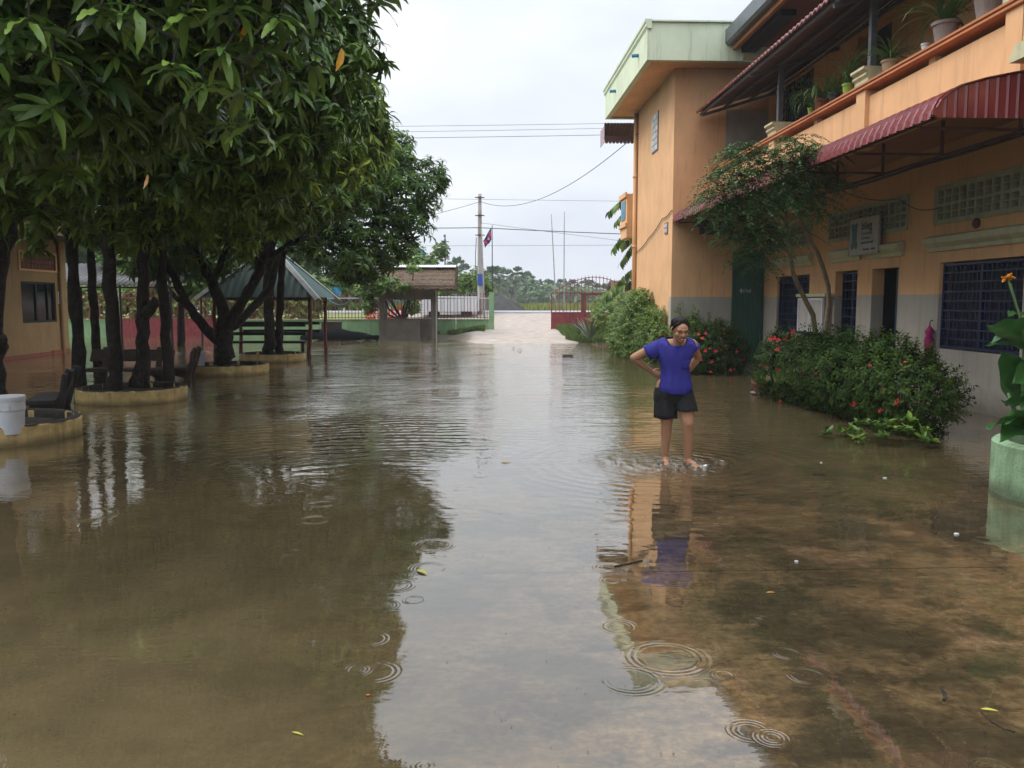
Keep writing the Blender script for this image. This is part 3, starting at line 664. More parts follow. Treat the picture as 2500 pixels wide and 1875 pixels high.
# blue window grilles with single bars
vbar = MB(); vbar.box(-.009, .009, -.009, .009, 0, 1); vb_me = bpy.data.meshes.new('grille_bar'); vb_me.from_pydata(vbar.v, [], vbar.f); vb_me.materials.append(m_bluegr)
hb_me = bpy.data.meshes.new('grille_rail'); mb = MB(); mb.box(-.007, .007, 0, 1, -.012, .012); hb_me.from_pydata(mb.v, [], mb.f); hb_me.materials.append(m_bluegr)
def grille(y0, y1, z0, z1, x, name, nv_, nh, parent=bld, vm=None, hm=None):
    f = MB(); e = .04; f.box(x - .02, x + .04, y0, y0 + e, z0, z1); f.box(x - .02, x + .04, y1 - e, y1, z0, z1); f.box(x - .02, x + .04, y0 + e, y1 - e, z0, z0 + e); f.box(x - .02, x + .04, y0 + e, y1 - e, z1 - e, z1)
    f.box(x - .015, x + .035, (y0 + y1) / 2 - .03, (y0 + y1) / 2 + .03, z0 + e, z1 - e)
    w = f.build(name, vm or m_bluegr, parent)
    for i in range(1, nv_):
        o = link('grille_bar', vb_me, w, (x, y0 + (y1 - y0) * i / nv_, z0 + e)); o.scale = (1, 1, z1 - z0 - 2 * e)
    for j in range(1, nh):
        o = link('grille_rail', hb_me, w, (x - .016, y0 + e, z0 + (z1 - z0) * j / nh)); o.scale = (1, y1 - y0 - 2 * e, 1)
    return w
grille(11.47, 13.58, .93, 2.29, WX + .07, 'window', 18, 9)
grille(19.05, 21.08, .93, 2.28, WX + .07, 'window', 18, 9)
grille(5.52, 7.98, .93, 2.29, WX + .07, 'window', 18, 9)
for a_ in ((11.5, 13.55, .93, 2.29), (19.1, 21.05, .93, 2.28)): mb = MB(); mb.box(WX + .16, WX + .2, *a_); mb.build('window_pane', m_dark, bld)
# doors: one with a blue scroll grille, one dark
g_ = grille(16.62, 17.62, .05, 2.29, WX + .17, 'door', 7, 12)
mb = MB(); mb.box(WX + .14, WX + .17, 14.98, 15.3, .05, 2.27); mb.build('door', m_bluegr, bld)
for i in range(6):
    mb = MB(); mb.tube([(WX + .15, 16.85 + .09 * math.cos(t * .7), .45 + i * .32 + .09 * math.sin(t * .7)) for t in range(10)], .008, 6); mb.build('scroll', m_bluegr, g_)
# green corrugated door on the wing front
def corr_y(x0, x1, y, z0, z1, pitch, depth):
    n_ = int((x1 - x0) / pitch * 4); mb = MB(); pr_ = [0, 0, 1, 1]
    mb.grid([[(x0 + (x1 - x0) * k / n_, y - depth * pr_[k % 4], z) for k in range(n_ + 1)] for z in (z0, z1)]); return mb
dmb = corr_y(6.76, 7.54, FY - .045, .02, 2.98, .07, .012); drr = dmb.build('door', m_green, bld, solid=.004, label='tall dark green corrugated metal door')
for x0, x1, z0, z1 in ((6.74, 6.79, .0, 3.0), (7.51, 7.56, .0, 3.0), (6.79, 7.51, 2.95, 3.0)):
    mb = MB(); mb.box(x0, x1, FY - .075, FY - .002, z0, z1); mb.build('frame', m_green, drr)
m_chalk = pm('chalk', (.6, .62, .58), .9, .1)
dz = at(1822, 710, FY - .07)
mk = MB()
for p, q in (((-.20, 0), (-.09, .0)), ((-.16, .05), (-.20, 0)), ((-.2, 0), (-.155, -.05)), ((-.155, .06), (-.155, -.07)), ((-.09, .05), (-.09, -.05)), ((-.06, 0), (-.04, 0)), ((-.02, .05), (-.01, -.04)), ((.0, .0), (.07, .01)), ((.0, -.03), (.06, -.03)), ((.08, .05), (.075, -.06))):
    mk.bar((dz.x + p[0] + .03, FY - .0655, dz.z + p[1]), (dz.x + q[0] + .03, FY - .0655, dz.z + q[1]), .012, .012)
mk.build('chalk_mark', m_chalk, drr)
# grey unpainted panel of the wing wall beside the balcony
mb = MB(); mb.box(6.47, 7.58, FY - .02, FY - .001, 4.4, 6.62); mb.build('bare_plaster_patch', m_grey, bld)
# meter plate and number plate
mb = MB(); mb.box(BX - .03, BX - .001, 22.6, 22.95, 3.50, 3.80); pl = mb.build('number_plate', m_potgrey, bld)
mb = MB()
for i in range(4):
    for j in range(2): mb.box(BX - .036, BX - .0305, 22.63 + i * .08, 22.68 + i * .08, 3.54 + j * .13, 3.63 + j * .13)
mb.build('plate_digits', m_white, pl)
# balcony: slab, panels, rail, blocks, pilasters
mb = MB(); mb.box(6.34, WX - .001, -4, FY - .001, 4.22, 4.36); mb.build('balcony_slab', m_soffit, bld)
mb = MB(); mb.box(6.45, WX - .001, -4, FY - .001, 4.02, 4.215)
par = MB()
edges = [-4, 1.6, 5.65, 9.8, 13.7, 17.85, FY - .002]
pil = edges[1:-1]
for a_, b_ in zip(edges[:-1], edges[1:]):
    a2 = a_ + (.16 if a_ in pil else 0); b2 = b_ - (.16 if b_ in pil else 0)
    mb = MB(); mb.box(6.27, 6.40, a2, b2, 4.18, 4.94); mb.build('balcony_panel', m_orange, bld)
    mid_ = (a2 + b2) / 2
    mb = MB(); mb.box(6.30, 6.40, mid_ - .08, mid_ + .08, 4.9405, 5.0395); mb.build('rail_block', m_orange, bld)
for y in pil:
    mb = MB(); mb.box(6.20, 6.42, y - .16, y + .16, 4.14, 5.039); mb.build('pilaster', m_orange, bld)
mb = MB(); mb.prism([(6.22, 5.04), (6.16, 5.055), (6.16, 5.085), (6.19, 5.095), (6.15, 5.11), (6.15, 5.14), (6.52, 5.14), (6.52, 5.04)], 'y', -4, FY - .002); mb.build('handrail', m_orange2, bld)
for y in (9.8, 13.7, 17.85):
    mb = MB(); mb.prism([(-.16, 0), (.16, 0), (.16, .08), (.20, .12), (.20, .15), (.17, .17), (.24, .21), (.24, .25), (-.24, .25), (-.24, .21), (-.17, .17), (-.20, .15), (-.20, .12), (-.16, .08)], 'y', -.24, .24)
    mb.v = [(x + 6.36, yy + y, z + 5.1405) for x, yy, z in mb.v]; mb.build('pedestal', m_cream if y != 13.7 else m_cream, bld)
    mb = MB(); mb.box(6.31, 6.41, y - .05, y + .05, 5.39, 6.62); mb.build('steel_post', m_steel, bld)
mb = MB(); mb.box(6.05, 6.2, 8.85, 9.38, 4.52, 6.6); mb.build('column_shaft', m_cream, bld)
mb = MB(); mb.prism([(8.72, 4.40), (8.72, 4.34), (9.5, 4.34), (9.5, 4.40), (9.43, 4.46), (9.43, 4.52), (8.8, 4.52), (8.8, 4.46)], 'x', 5.98, 6.199); mb.build('column_base', m_cream, bld)
# upper floor windows (dark grilles) and their mouldings
for y0, y1, z0, z1 in ((19.2, 21.5, 5.45, 6.95), (6, 8.5, 5.4, 6.9)):
    grille(y0, y1, z0, z1, WX + .06, 'window', 14, 8, vm=m_black)
for a_ in ((15.6, 17.0), (10.9, 12.5)): mb = MB(); mb.box(WX + .2, WX + .24, *a_, 4.45, 6.9); mb.build('door', m_dark, bld)
mb = MB(); mb.prism([(WX, 7.0), (WX - .05, 7.0), (WX - .05, 7.06), (WX - .1, 7.1), (WX - .1, 7.2), (WX, 7.24)], 'y', -3.9, FY - .01); mb.build('cornice', m_orange, bld)
# lower red awning, sheet by sheet, with bullnose profile
prof = [(6.262, 4.255), (6.0, 4.21), (5.7, 4.15), (5.45, 4.08), (5.30, 4.0), (5.20, 3.91), (5.15, 3.82), (5.135, 3.74)]
nrm = []
for k in range(len(prof)):
    a_, b_ = prof[max(k - 1, 0)], prof[min(k + 1, len(prof) - 1)]; dx_, dz_ = b_[0] - a_[0], b_[1] - a_[1]; q = math.hypot(dx_, dz_); nrm.append((dz_ / q, -dx_ / q))
def rib(u, pitch=.19):
    t = (u % pitch) / pitch
    return .030 if t < .18 else (.030 * (1 - (t - .18) / .08) if t < .26 else (0 if t < .92 else .030 * (t - .92) / .08))
def bull_sheet(y0, y1, dz_=0.):
    us = [y0] + [q for q in sorted(m * .19 + f * .19 for m in range(int(y0 / .19), int(y1 / .19) + 1) for f in (0, .18, .26, .55, .92)) if y0 + 1e-4 < q < y1 - 1e-4]
    us.append(y1)
    return [[(x - nx_ * -1 * rib(u) * -1 * -1, u, z + nz_ * rib(u) + dz_) for u in us] for (x, z), (nx_, nz_) in zip(prof, nrm)]
awn = thing('lower_awning', (5.9, 15.8, 4), 'long dark red corrugated metal awning under the balcony wall', 'awning')
ya = 9.50; k = 0
while ya < FY - .05:
    yb = min(ya + .95, FY - .02); mb = MB(); mb.grid(bull_sheet(ya, yb, .003 * (k % 2))); o = mb.build('roof_sheet', m_awning, awn, solid=.003); ya = yb; k += 1
# end cap with vertical ribs
mb = MB(); xs_ = np.arange(5.14, 6.26, .02375)
def ztop(x):
    for (xa, za), (xb, zb) in zip(prof[::-1], prof[::-1][1:]):
        if xa <= x <= xb: return za + (zb - za) * (x - xa) / (xb - xa)
    return prof[0][1]
mb.grid([[(x, 9.47 - (.014 if int(round((x - 5.14) / .02375)) % 5 == 0 else 0), z) for x, z in zip(xs_, zz)] for zz in ([3.735] * len(xs_), [ztop(x) for x in xs_])])
mb.build('end_cap', m_awning, awn, solid=.003)
mb = MB()
for (xa, za), (xb, zb) in zip(prof, prof[1:]): mb.bar((xa, 9.47, za + .02), (xb, 9.47, zb + .02), .06, .012, up=(0, 0, 1))
mb.build('edge_trim', m_awning, awn)
for y in (9.9, 11.6, 13.3, 15.0, 16.7, 18.4, 20.1, 21.7):
    mb = MB(); mb.bar((5.2, y, 3.70), (6.44, y, 3.70), .035); mb.bar((5.2, y, 3.70), (5.2, y, 3.84), .035); mb.bar((6.42, y, 3.7), (6.42, y, 4.16), .035); mb.build('bracket', m_rust, awn)
mb = MB(); mb.box(5.2, 5.235, 9.5, FY - .02, 3.74, 3.775); mb.box(6.40, 6.435, 9.5, FY - .02, 3.66, 3.695); mb.build('purlin', m_rust, awn)
# upper awning roof over the balcony
uaw = thing('balcony_roof', (6.6, 14, 6.7), 'sloping corrugated metal roof with dark underside above the balcony', 'roof')
slope = (7.08 - 6.5) / (WX - 5.66)
ya = -3.5; k = 0
while ya < 21.9:
    yb = min(ya + .95, 21.95); us = np.arange(ya, yb + .001, .0475); mb = MB()
    mb.grid([[(x, u, 6.50 + slope * (x - 5.66) + .02 * math.sin(u * 2 * math.pi / .19) + .003 * (k % 2)) for u in us] for x in (5.66, 6.3, 7.0, WX - .01)])
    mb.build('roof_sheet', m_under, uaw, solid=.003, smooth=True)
    mb = MB(); mb.grid([[(x, u, zz + .02 * math.sin(u * 2 * math.pi / .19)) for u in us] for x, zz in ((5.68, 6.535), (5.63, 6.52), (5.64, 6.465))]); mb.build('edge_flashing', m_awning, uaw, solid=.003, smooth=True)
    ya = yb; k += 1
for x in (5.75, 6.35, 7.0, 7.5):
    mb = MB(); z = 6.45 + slope * (x - 5.66); mb.box(x - .025, x + .025, -3.5, 21.9, z - .06, z - .005); mb.build('purlin', m_steel, uaw)
for y in (5.65, 9.8, 13.7, 17.85, 21.6):
    mb = MB(); mb.bar((5.7, y, 6.37), (WX - .02, y, 6.37 + slope * 1.9), .05, .07); mb.build('rafter', m_steel, uaw)
# string of little glints: thin wire under the roof
mb = MB(); mb.tube([(6.9, 20.5 - i * .8, 6.62 - .05 * math.sin(i * .5)) for i in range(16)], .008, 5); single(mb, 'hanging_wire', m_white, (6.9, 14, 6.6), 'thin pale wire strung under the balcony roof', 'wire')
# red scalloped awning at the wing's far side
sa = thing('scalloped_awning', (4.7, 28, 7), 'small red metal awning with scalloped fringe under the mint eave', 'awning')
mb = MB(); us = np.arange(4.2, 5.3, .02); mb.grid([[(u, y, z + .012 * math.sin(u * 60)) for u in us] for y, z in ((28.05, 7.5), (28.5, 7.35), (28.9, 7.1))]); mb.build('roof_sheet', m_rust, sa, solid=.004)
mb = MB(); mb.grid([[(4.18, y, z) for y in (28.0, 28.4, 28.9)] for z in (6.85, 7.4)]); mb.build('side_panel', m_awning, sa, solid=.01)
for i in range(9):
    x = 4.2 + i * .12; mb = MB(); mb.prism([(x + .06 + .058 * math.cos(t), 6.9 + .07 * math.sin(t)) for t in np.linspace(math.pi, 2 * math.pi, 7)] + [(x + .118, 7.08), (x + .002, 7.08)], 'y', 28.02, 28.03); mb.build('scallop', m_rust, sa)
# far-side balcony bay with blue tiled panel
bay = MB(); bay.prism([(27.45, 3.75), (28.6, 3.75), (28.6, 3.9), (28.75, 4.0), (28.75, 4.15), (28.6, 4.25), (28.6, 5.0), (28.7, 5.08), (28.7, 5.15), (27.45, 5.15)], 'x', 4.86, 5.1)
bo = bay.build('side_bay', m_orange, bld)
mb = MB(); mb.box(4.84, 4.859, 27.7, 28.4, 4.35, 4.95); mb.build('blue_panel', m_pipe, bo)
mb = MB(); mb.prism([(27.42, 4.1), (28.7, 4.1), (28.7, 4.22), (27.42, 4.22)], 'x', 4.80, 4.858); mb.prism([(27.42, 5.05), (28.7, 5.05), (28.7, 5.2), (27.42, 5.2)], 'x', 4.80, 4.858); mb.build('bay_moulding', m_orange, bo)

# thick sagging cable on the wall, thin wires
def cable(name, pts, r, mat, label, sag=0., cat='cable', group=None, n=20):
    P_ = [Vector(p) for p in pts]; out_ = []
    for a_, b_ in zip(P_, P_[1:]):
        for k in range(n):
            t = k / n; out_.append(a_.lerp(b_, t) - Vector((0, 0, sag * 4 * t * (1 - t))))
    out_.append(P_[-1]); mb = MB(); mb.tube(out_, r, 6); loc = out_[len(out_) // 2]
    return single(mb, name, mat, loc, label, cat, group, smooth=True)
cable('wall_cable', [(7.5, 21.9, 3.95), (7.5, 18, 3.99), (7.5, 14.5, 3.97), (7.5, 10, 4.0), (7.5, 4, 4.0)], .022, m_wire, 'thick twisted black cable running along the wall below the balcony', .03)
cable('wall_wire', [(6.5, 15.2, 3.72), (7.5, 14.9, 3.5), (7.52, 13.6, 3.2)], .007, m_wire, 'thin wire drooping from an awning bracket to the large vent', .1)
cable('wing_wire', [(BX - .03, 27.0, 3.25), (BX - .03, 25, 3.55), (BX - .03, 23.2, 3.95), (BX - .03, 22.15, 4.05), (5.7, 22.1, 4.0)], .012, m_wire, 'dark wire sagging across the orange side wall of the wing', .05)
# ------------------------------------------------------------------ things on the building
# sign board
sg = thing('sign_board', (7.47, 16.1048, 2.95), 'hanging sign reading bileg Community Outreach International over the two doorways', 'sign')
mb = MB(); mb.box(7.45, 7.48, 15.4960, 16.7136, 2.60, 3.27); mb.build('panel', m_signboard, sg)
mb = MB(); mb.box(7.44, 7.485, 15.4763, 15.4960, 2.58, 3.29); mb.box(7.44, 7.485, 16.7136, 16.7333, 2.58, 3.29); mb.box(7.44, 7.485, 15.4960, 16.7136, 3.27, 3.29); mb.box(7.44, 7.485, 15.4960, 16.7136, 2.58, 2.60); mb.build('frame', m_grey, sg)
for y in (15.6629, 16.5467): mb = MB(); mb.bar((7.48, y, 3.15), (7.59, y, 3.2), .03); mb.bar((7.48, y, 2.7), (7.59, y, 2.7), .03); mb.build('bracket', m_rust, sg)
def text(body, x, y, z, size, mat, parent, name='lettering', bold=False, sx=1., align='LEFT'):
    c = bpy.data.curves.new(name, 'FONT'); c.body = body; c.size = size; c.extrude = .001; c.align_x = align
    if bold: c.offset = size * .018
    tmp = bpy.data.objects.new(name, c); col.objects.link(tmp); bpy.context.view_layer.update()
    me = bpy.data.meshes.new_from_object(tmp.evaluated_get(bpy.context.evaluated_depsgraph_get())); bpy.data.objects.remove(tmp)
    me.materials.clear(); me.materials.append(mat); o = bpy.data.objects.new(name, me); col.objects.link(o)
    o.parent = parent; o.location = Vector((x, y, z)) - WL[parent]; o.rotation_euler = (R(90), 0, R(-90)); o.scale = (sx, 1, 1)
    return o
TX = 7.447
text('bileg', TX, 16.2030, 3.06, .21, m_black, sg, bold=True, sx=1.15)
text('Community', TX, 16.2030, 2.955, .085, m_signteal, sg, bold=True, sx=1.15)
text('Outreach', TX, 16.2030, 2.87, .085, m_signteal, sg, bold=True, sx=1.15)
text('International', TX, 16.2030, 2.785, .085, m_signteal, sg, bold=True, sx=1.15)
text('Branches', TX, 16.1048, 2.66, .06, m_black, sg, bold=True, sx=1.15); text('inside', TX, 15.77, 2.66, .06, m_black, sg, bold=True, sx=1.15)
mb = MB(); pts = []
for t in np.linspace(0, 1, 13): pts.append((16.4780 + .14 * (1 + .25 * abs(2 * t - 1) ** 2 - .1), 2.74 + .42 * t))
Lp = [(16.6154, 2.70), (16.6449, 2.78), (16.5958, 2.86), (16.5909, 3.0), (16.6253, 3.1), (16.6449, 3.17), (16.5958, 3.215), (16.5565, 3.20), (16.4976, 3.175), (16.4387, 3.20), (16.3994, 3.215), (16.3552, 3.17), (16.3798, 3.1), (16.3994, 3.0), (16.3945, 2.86), (16.3503, 2.78), (16.3798, 2.70), (16.4289, 2.70), (16.4976, 2.75), (16.5565, 2.70)]
mb.prism(Lp, 'x', 7.4465, 7.4495); mb.build('emblem', m_signteal, sg)
# notice board
nb = thing('notice_board', (7.5, 18.5, 1.4), 'white framed two door notice case on the grey wall beside the small grille window', 'notice board')
mb = MB(); mb.box(7.42, 7.589, 17.74, 19.2, .98, 1.78); mb.build('case', m_potgrey, nb)
mb = MB(); mb.box(7.38, 7.589, 17.66, 19.28, 1.785, 1.85); mb.build('top_ledge', m_cream, nb)
for a_ in (17.77, 18.49):
    d_ = MB(); e = .045; y0, y1, z0, z1 = a_, a_ + .68, 1.01, 1.75
    d_.box(7.385, 7.419, y0, y1, z1 - e, z1); d_.box(7.385, 7.419, y0, y1, z0, z0 + e); d_.box(7.385, 7.419, y0, y0 + e, z0 + e, z1 - e); d_.box(7.385, 7.419, y1 - e, y1, z0 + e, z1 - e)
    dd = d_.build('door', m_white, nb); mb = MB(); mb.box(7.40, 7.41, y0 + e, y1 - e, z0 + e, z1 - e); mb.build('pane', m_signboard, dd)
# folded umbrella hanging by the big window
um = thing('umbrella', (7.5, 13.66, .9), 'folded magenta umbrella hanging beside the big grille window', 'umbrella')
mb = MB(); prof_ = [(.012, -.42), (.03, -.36), (.045, -.2), (.06, 0), (.075, .12), (.05, .2), (.085, .26), (.06, .31), (.02, .36)]
mb.lathe([(r * (1), z) for r, z in prof_], (7.5, 13.66, .92), 10); mb.v = [(x + .012 * math.sin(9 * math.atan2(y - 13.66, x - 7.5) + 8 * z), y + .01 * math.sin(z * 30), z) for x, y, z in mb.v]; mb.build('cloth', m_magenta, um, smooth=True)
mb = MB(); mb.tube([(7.5, 13.66, .44), (7.5, 13.66, 1.33), (7.52, 13.66, 1.37), (7.55, 13.66, 1.36)], .009, 8); mb.build('shaft', m_black, um)
# tap
tp = MB(); tp.tube([(7.59, 14.5, .62), (7.47, 14.5, .62), (7.44, 14.5, .56)], .016, 8); tp.tube([(7.5, 14.5, .62), (7.5, 14.5, .70)], .01, 6); tp.box(7.46, 7.54, 14.485, 14.515, .70, .715)
single(tp, 'water_tap', m_potgrey, (7.5, 14.5, .6), 'small metal water tap on the grey wall between doorway and big window', 'tap')
# wall lamp (round, brown)
mb = MB(); mb.lathe([(.001, -.02), (.07, -.015), (.08, .02), (.05, .05), (.001, .06)], (0, 0, 0), 14); mb.v = [(7.57 - z, 12.6 + x, 2.86 + y) for x, y, z in mb.v]
single(mb, 'wall_lamp', m_rust, (7.55, 12.6, 2.86), 'round brown lamp on the wall between the vent and the big window', 'lamp')
# lamp under awning at the wing corner
mb = MB(); mb.box(5.72, 5.86, FY - .14, FY - .002, 3.62, 3.8); mb.tube([(5.79, FY - .08, 3.8), (5.79, FY - .08, 3.92)], .015, 6)
single(mb, 'floodlight', m_black, (5.79, 22, 3.7), 'small black floodlight under the far end of the lower awning', 'lamp', bevel=.01)
# red tiled step at the green door, half under water
st = thing('red_step', (6.3, 17, 0), 'submerged red tiled step between the green door and the hedge', 'step')
for i in range(5):
    for j in range(9):
        mb = MB(); mb.box(5.75 + i * .36, 6.1 + i * .36, 14.9 + j * .62, 15.5 + j * .62, -.06, -.012 + .004 * ((i * 7 + j * 3) % 3)); mb.build('tile', m_redtile, st)

# ------------------------------------------------------------------ potted plants along the balcony rail
def strap_plant(nl, L, W, spread=.7, droop=1.6, up=1.2, seed=1):
    rr = np.random.default_rng(seed); Vs, Fs, off = [], [], 0
    for k in range(nl):
        s = rr.uniform(.6, 1.1); V, F = leaf(L * s, W, 7, .2, droop * rr.uniform(.5, 1.5), up * rr.uniform(.75, 1.2))
        a = rr.uniform(0, 6.28); c, q = math.cos(a), math.sin(a); V = V @ np.array([[c, -q, 0], [q, c, 0], [0, 0, 1]]).T + np.array([rr.uniform(-.03, .03), rr.uniform(-.03, .03), 0])
        Vs.append(V); Fs.append(F + off); off += len(V)
    return np.concatenate(Vs), np.concatenate(Fs)
def pot(px, py_base, Y, r, h, mat, label, nl, L, W, group='potted plants along the balcony rail', z0=5.14, x=None, rimz=.88, droop=1.6, up=1.2):
    p = at(px, py_base, Y); X_ = x if x is not None else 6.36
    t = thing('potted_plant', (X_, Y, z0), label, 'potted plant', group)
    mb = MB(); mb.lathe([(r * .68, 0), (r * .94, h * .86), (r * 1.06, h * .86), (r * 1.08, h), (r * .96, h), (r * .9, h * rimz), (.001, h * rimz)], (X_, Y, z0), 22); mb.build('pot', mat, t, smooth=False)
    if nl:
        V, F = strap_plant(nl, L, W, droop=droop, up=up, seed=int(Y * 100) % 997); V = V + np.array([0, 0, h * .85])
        link('leaves', fast_mesh('leaves', V, F, m_ribbon, attr=np.zeros(len(V)), smooth=True), t)['kind'] = 'stuff'
    return t
G = 'potted plants along the balcony rail'
_pot = pot
def pot(px, py, Y, r, h, mat, label, nl, L, W, **k): return _pot(px, py, Y, r, h, mat, label, int(nl * 1.7), L * 1.25, W * 1.15, **k)
pot(2400, 60, 10.55, .20, .34, m_potgrey, 'largest grey pot with leafy plant, closest to the column', 22, .55, .05)
pot(2300, 100, 11.55, .17, .30, m_potgrey, 'grey brown pot with long arching leaves, second from the column', 26, .75, .035)
pot(2272, 110, 12.05, .06, .17, m_white, 'small empty white pot beside the grey brown one', 0, 0, 0)
pot(2170, 170, 13.1, .12, .23, m_potcream, 'cream pot with bushy dark grass leaves beside the middle post', 40, .5, .02)
pot(2080, 230, 14.55, .10, .24, m_potlime, 'lime green pot with tall upright leaves', 30, .65, .02, up=1.4)
pot(2050, 240, 15.1, .10, .22, m_potblack, 'black plastic pot with arching spiky leaves', 26, .55, .025)
pot(2030, 250, 15.65, .13, .24, m_terra, 'terracotta pot with long drooping pale edged leaves', 30, .7, .028, droop=2.2)
pot(2007, 262, 16.15, .065, .2, m_potlime, 'narrow lime green pot with one trailing stem', 5, .5, .02, droop=2.4)
# pot at the water's edge beside the hedge
t = thing('potted_plant', (5.15, 14.95, -.04), 'terracotta pot with small yellowish plant at the end of the red flowering hedge', 'potted plant')
mb = MB(); mb.lathe([(.11, 0), (.16, .24), (.185, .24), (.185, .29), (.165, .29), (.15, .25), (.001, .25)], (5.15, 14.95, -.04), 20); mb.build('pot', m_terra, t)
mb = MB(); mb.lathe([(.16, -.0), (.2, .03), (.2, .045), (.001, .03)], (5.15, 14.95, 0.0), 20); mb.build('saucer', m_potgrey, t)
V, F = strap_plant(26, .35, .03, seed=5); V += np.array([0, 0, .25]); link('leaves', fast_mesh('leaves', V, F, m_leaf_lt, attr=rng.random(len(V)), smooth=True), t)['kind'] = 'stuff'

# ------------------------------------------------------------------ left building
lb = thing('left_building', (-13.55, 24, 0), 'yellow two storey building with dark window behind the tree trunks', 'building')
LX = -13.55
wall_cells('x', LX - .25, LX, 8, 28.5, -.3, 3.62, [(25.7, 27.75, 1.03, 2.28), (25.7, 27.8, 2.66, 3.15), (20, 22.4, 1.03, 2.28)]).build('ground_floor_wall', m_leftwall, lb)
mb = MB(); mb.box(-20, LX - .25, 28.25, 28.5, -.3, 3.62); mb.box(-20, -19.8, 8, 28.25, -.3, 7.5); mb.build('end_wall', m_leftwall, lb)
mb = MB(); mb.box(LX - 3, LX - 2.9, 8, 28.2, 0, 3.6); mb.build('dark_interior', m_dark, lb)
w_ = MB(); x = LX - .08
for a_ in ((25.7, 25.76, 1.03, 2.28), (27.69, 27.75, 1.03, 2.28), (25.76, 27.69, 2.22, 2.28), (25.76, 27.69, 1.03, 1.09), (26.6, 26.66, 1.09, 2.22), (27.3, 27.34, 1.09, 2.22)): w_.box(x - .02, x + .04, *a_)
wo = w_.build('window', m_black, lb); mb = MB(); mb.box(x - .01, x, 25.76, 27.69, 1.09, 2.22); mb.build('pane', pm('dark_glass', (.012, .014, .016), .12, 0, 2, 0), wo)
fr_ = MB()
for a_ in ((25.62, 27.88, 3.15, 3.21), (25.62, 27.88, 2.60, 2.66), (25.62, 25.7, 2.66, 3.15), (27.8, 27.88, 2.66, 3.15)): fr_.box(LX - .1, LX + .03, *a_)
vo_ = fr_.build('vent', m_orange, lb)
for i in range(12):
    for j in range(3): mb = MB(); mb.box(LX - .12, LX - .02, 25.715 + i * .174, 25.87 + i * .174, 2.68 + j * .157, 2.82 + j * .157); mb.build('vent_block', m_terra, vo_)
mb = MB(); mb.box(LX + .001, LX + .05, 27.0 + .3, 28.45, -.2, .12); mb.box(LX + .001, LX + .04, 8, 27.29, -.2, .1); mb.build('base_band', m_redtile, lb)
mb = MB(); mb.tube([(LX + .06, 27.98, -.1), (LX + .06, 27.98, 3.6)], .05, 8); mb.build('downpipe', m_leftwall, lb)
mb = MB(); mb.box(LX + .002, LX + .012, 27.86, 28.2, 1.6, 2.0); mb.build('paper_notice', m_white, lb)
mb = MB(); mb.box(LX - .25, -12.3, 8, 28.9, 3.621, 3.70); mb.build('balcony_soffit', m_concrete, lb)
mb = MB(); mb.box(-12.3, -12.18, 8, 28.9, 3.60, 4.12); mb.box(LX, -12.3, 28.78, 28.9, 3.701, 4.12); mb.build('balcony_fascia', m_leftwall, lb)
rbar = bpy.data.meshes.new('railing_bar'); mb = MB(); mb.box(-.01, .01, -.01, .01, 0, .82); rbar.from_pydata(mb.v, [], mb.f); rbar.materials.append(m_rust)
rl = MB(); rl.box(-12.27, -12.21, 8, 28.7, 4.94, 5.0); rl.box(-12.255, -12.225, 8, 28.7, 4.5, 4.53); rlo = rl.build('railing', m_rust, lb)
for i in range(62): link('railing_bar', rbar, rlo, (-12.24, 19.6 + i * .147, 4.121))
for y in (17.2, 21.0, 24.9, 28.68): mb = MB(); mb.box(-12.36, -12.16, y - .14, y + .14, 4.121, 7.2); mb.build('column', m_leftwall, lb)
wall_cells('x', LX - .25, LX - .01, 8, 28.5, 3.72, 7.3, [(25.2, 26.3, 3.75, 6.2), (22, 24, 4.9, 6.2)]).build('upper_wall', m_leftwall, lb)
mb = MB(); mb.box(-19.8, LX - .26, 28.25, 28.5, 3.72, 7.3); mb.build('upper_end_wall', m_leftwall, lb)
mb = MB(); mb.box(-20.5, -11.9, 7.5, 29.3, 7.31, 7.5); mb.build('roof', m_concrete, lb)
# white railing return at the balcony (pale door panels)
mb = MB(); mb.box(LX - .005, LX + .02, 25.25, 26.25, 3.75, 6.15); mb.build('door', m_signboard, lb)

# ------------------------------------------------------------------ carport with dark sheet roof behind the trunks
cp = thing('carport', (-14, 32, 0), 'open shelter with dark corrugated roof behind the tree trunks', 'shelter')
mb = MB(); us = np.arange(-17.2, -10.6, .05); mb.grid([[(u, y, z + .02 * math.sin(u * 2 * math.pi / .2)) for u in us] for y, z in ((30.2, 2.25), (33.6, 3.15))]); mb.build('roof', m_corrugdark, cp, solid=.006, smooth=True)
mb = MB(); mb.box(-17.2, -10.6, 30.15, 30.2, 2.14, 2.2); mb.build('front_beam', m_black, cp)
for x in (-17, -13.9, -10.8):
    for y, h_ in ((30.25, 2.2), (33.5, 3.1)): mb = MB(); mb.tube([(x, y, -.2), (x, y, h_)], .04, 8); mb.build('post', m_black, cp)

